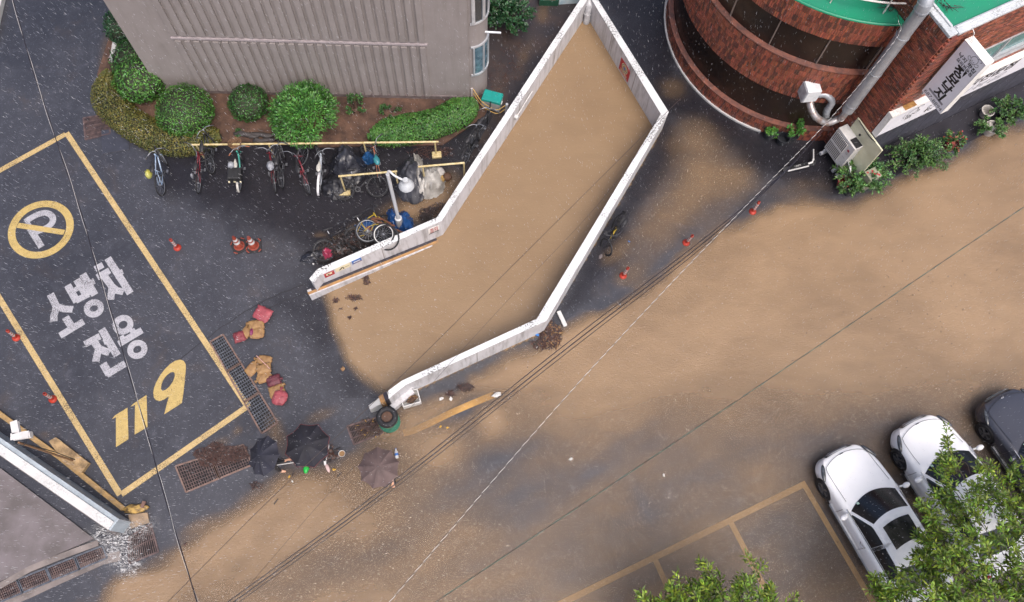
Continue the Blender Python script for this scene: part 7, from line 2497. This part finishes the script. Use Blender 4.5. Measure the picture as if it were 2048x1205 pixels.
# ================================================================ foaming water at the yard corner
def mat_foam():
    m, nt, p, out = new_mat('white_foam_water')
    T = NT(nt); w = T.coord('World')
    a = T.noise(7, 7, .75, T.coord('World', (1, 2.2, 1), (0, 0, -.6)), 1.6)
    T.set(p.inputs['Base Color'], T.mix(T.ramp(a, .4, .7), lin('8f8a86'), lin('e6e8ea')))
    p.inputs['Roughness'].default_value = .25
    al = T.math('MULTIPLY', T.ramp(a, .46, .62), T.attr('murk', 'Fac'))
    tr = T.node('ShaderNodeBsdfTransparent'); mx = T.node('ShaderNodeMixShader')
    T.L.new(al, mx.inputs[0]); T.L.new(tr.outputs[0], mx.inputs[1]); T.L.new(p.outputs[0], mx.inputs[2]); T.L.new(mx.outputs[0], out.inputs[0])
    T.set(p.inputs['Normal'], T.bump(a, .9, .06))
    return m


def foam_fn(X, Y, px, py):
    n = fbm(px, py, 18, 2, 4) - .5
    v = blobs(px, py, [(225, 1075, 32, 20, 20, .9), (262, 1062, 42, 14, -12, .75), (238, 1105, 22, 36, -25, 1.1), (262, 1132, 20, 16, 20, .7), (212, 1068, 16, 12, 0, .5), (295, 1052, 18, 8, -20, .35), (250, 1085, 20, 20, 0, .5)])
    return np.clip(v * (1 + n * 1.6), 0, 1)


so = water_sheet('splash_water', foam_fn, -14, -8, -.5, 5, .05, .05, mat_foam(), .06)
so['kind'] = 'stuff'
vv = np.empty(len(so.data.vertices) * 3); so.data.vertices.foreach_get('co', vv); vv = vv.reshape(-1, 3)
mk = np.empty(len(vv)); so.data.attributes['murk'].data.foreach_get('value', mk)
vv[:, 2] = .04 + mk * .10 * fbm(vv[:, 0], vv[:, 1], .12, 4, 4)
so.data.vertices.foreach_set('co', vv.ravel()); so.data.polygons.foreach_set('use_smooth', [True] * len(so.data.polygons))
rg = random.Random(12); mb = MB()
for _ in range(160):
    px, py = rg.choice(((225, 1075), (262, 1062), (240, 1105), (262, 1130)))
    p = G(rg.gauss(px, 16), rg.gauss(py, 13), rg.uniform(.05, .28)); s_ = rg.uniform(.004, .016)
    d_ = Vector((rg.gauss(0, 1), rg.gauss(0, 1), rg.gauss(0, .6))).normalized() * s_ * 2.2
    u = d_.orthogonal().normalized() * s_ * .5
    mb.add([p - d_, p + u, p - u, p + d_, p + d_.cross(u).normalized() * s_ * .5], [(0, 1, 4), (0, 4, 2), (0, 2, 1), (3, 4, 1), (3, 2, 4), (3, 1, 2)])
tag(mb.obj('splash_drops', mat('white_drops', 'e8eaee', .15)), kind='stuff')

# ================================================================ overhead cables
M_CBL = mat('black_cable', '1a171c', .35, '26222a', 4)
M_CBLB = mat('brown_cable', '3a2c28', .5, '2c211e', 4)
M_CWH = mat('white_cable_and_glint', 'dcdad6', .4, 'c6c4c0')
M_CGR = mat('green_cable', '3f6a60', .45, '2f4f4a', 6)


def cable(label, pts, r, m, zs, group='overhead cables', twist=None, period=.22, thin=.95):
    P_ = [G(x, y, z) for (x, y), z in zip(pts, zs)]
    dense = bez(P_, 24) if len(P_) > 2 else [P_[0].lerp(P_[1], i / 40) - Vector((0, 0, 1)) * .18 * math.sin(PI * i / 40) for i in range(41)]
    t = thing('overhead_cable', label, 'cable', dense[len(dense) // 2], group=group)
    if twist is None:
        mb = MB(); mb.tube(dense, r, 6); mb.obj('strand', m, t, smooth=True)
        return t
    # twisted pair: two strands wound round one another
    L = 0; out = [[], []]
    for a, b in zip(dense[:-1], dense[1:]):
        seg = (b - a); n_ = max(2, int(seg.length / (period / 7)))
        d_ = seg.normalized(); u = d_.cross(Vector((0, 0, 1))).normalized(); v = d_.cross(u)
        for k in range(n_):
            q = a.lerp(b, k / n_); ph = 2 * PI * (L + seg.length * k / n_) / period
            for s_ in (0, 1):
                out[s_].append(q + (u * math.cos(ph + s_ * PI) + v * math.sin(ph + s_ * PI)) * r)
        L += seg.length
    for s_, mm in ((0, m), (1, twist)):
        mb = MB(); mb.tube(out[s_], r * (.95 if s_ == 0 else thin), 5); mb.obj('strand', mm, t)
    return t


cable('thick black cable with a white highlight strand over the fire bay from the top left', [(8, -60), (45, 70), (95, 230), (150, 390), (205, 570), (260, 750), (300, 890), (328, 985), (358, 1090), (398, 1212)], .0115, M_CBL, [7.6, 7.2, 6.9, 6.7, 6.6, 6.6, 6.7, 6.8, 7, 7.3], twist=M_CWH, period=2.6, thin=.25)  # thin white strand imitates the sky glint along the black cable
for k, (dx, r) in enumerate(((0, .010), (9, .012), (17, .008))):
    cable(('upper', 'thickest middle', 'lower')[k] + ' strand of the three black cables running side by side across the road',
          [(440 + dx * .8, 1216 + dx * .4), (790 + dx * .9, 960 + dx * .3), (1130 + dx * .8, 690 + dx * .5), (1400 + dx * .6, 484 + dx * .4), (1560 + dx * .1, 352 + dx * .1), (1645, 262)], r, M_CBL, [7.4, 7.0, 6.8, 6.4, 5.6, 4.8], 'three black cables')
cable('white and black twisted cable running from the road up to the brick roof', [(770, 1215), (1100, 830), (1330, 580), (1525, 378), (1662, 236), (1791, 80), (1797, 40)], .0044, M_CWH, [7, 7, 7, 6.6, 6.2, 6.1, 6.3], twist=M_CBL, period=.24)
cable('thin green cable crossing the flooded road on the right', [(860, 1212), (1465, 808), (2075, 396)], .0052, M_CGR, [7, 6.7, 7.2], twist=M_CBL, period=.8)
cable('thin brown cable sagging over the ramp, the one nearer the left wall', [(330, 1210), (555, 985), (800, 755), (1024, 533), (1330, 228), (1360, 200)], .0065, M_CBLB, [5.5, 5.3, 5.2, 5.2, 5.4, 5.5])
cable('thin brown cable sagging over the ramp, the one nearer the right wall', [(490, 1180), (660, 985), (790, 850), (905, 722), (1024, 592), (1204, 400), (1332, 228)], .004, M_CBLB, [5.5, 5.3, 5.2, 5.2, 5.2, 5.3, 5.5])

# ================================================================ falling rain
def rain(n):
    px = RNG.uniform(-60, 2108, n); py = RNG.uniform(-60, 1265, n)
    z = RNG.uniform(.3, 12.5, n)
    d = np.stack([px - CX, py - CY, np.full(n, FPX)], -1) @ ROT.T
    tt = (z - CAM_H) / d[:, 2]
    P_ = np.stack([d[:, 0] * tt, d[:, 1] * tt, z], -1)
    w = np.array([.22, .10, -1.0]); w /= np.linalg.norm(w)
    w = w + RNG.normal(0, .09, (n, 3)); w /= np.linalg.norm(w, axis=1, keepdims=True)
    L = RNG.uniform(.03, .085, n)[:, None]; r = RNG.uniform(.0011, .0021, n)[:, None]
    u = np.cross(w, [1, 0, 0]); u /= np.linalg.norm(u, axis=1, keepdims=True); v = np.cross(w, u)
    V = np.stack([P_ - w * L, P_ + u * r, P_ - u * .5 * r + v * .87 * r, P_ - u * .5 * r - v * .87 * r, P_ + w * L * .6], 1).reshape(-1, 3)
    F = np.array([[0, 1, 2], [0, 2, 3], [0, 3, 1], [4, 2, 1], [4, 3, 2], [4, 1, 3]])
    F = (F[None] + 5 * np.arange(n)[:, None, None]).reshape(-1)
    me = bpy.data.meshes.new('rain'); me.vertices.add(5 * n); me.vertices.foreach_set('co', V.ravel())
    me.loops.add(len(F)); me.loops.foreach_set('vertex_index', F); k = len(F) // 3
    me.polygons.add(k); me.polygons.foreach_set('loop_start', np.arange(0, 3 * k, 3)); me.polygons.foreach_set('loop_total', np.full(k, 3)); me.update(calc_edges=True)
    m, nt, p, out = new_mat('rain_water')
    p.inputs['Base Color'].default_value = (.6, .62, .66, 1); p.inputs['Roughness'].default_value = .15
    me.materials.append(m)
    o = bpy.data.objects.new('rain', me); COL.objects.link(o)
    tag(o, kind='stuff')


rain(22000)
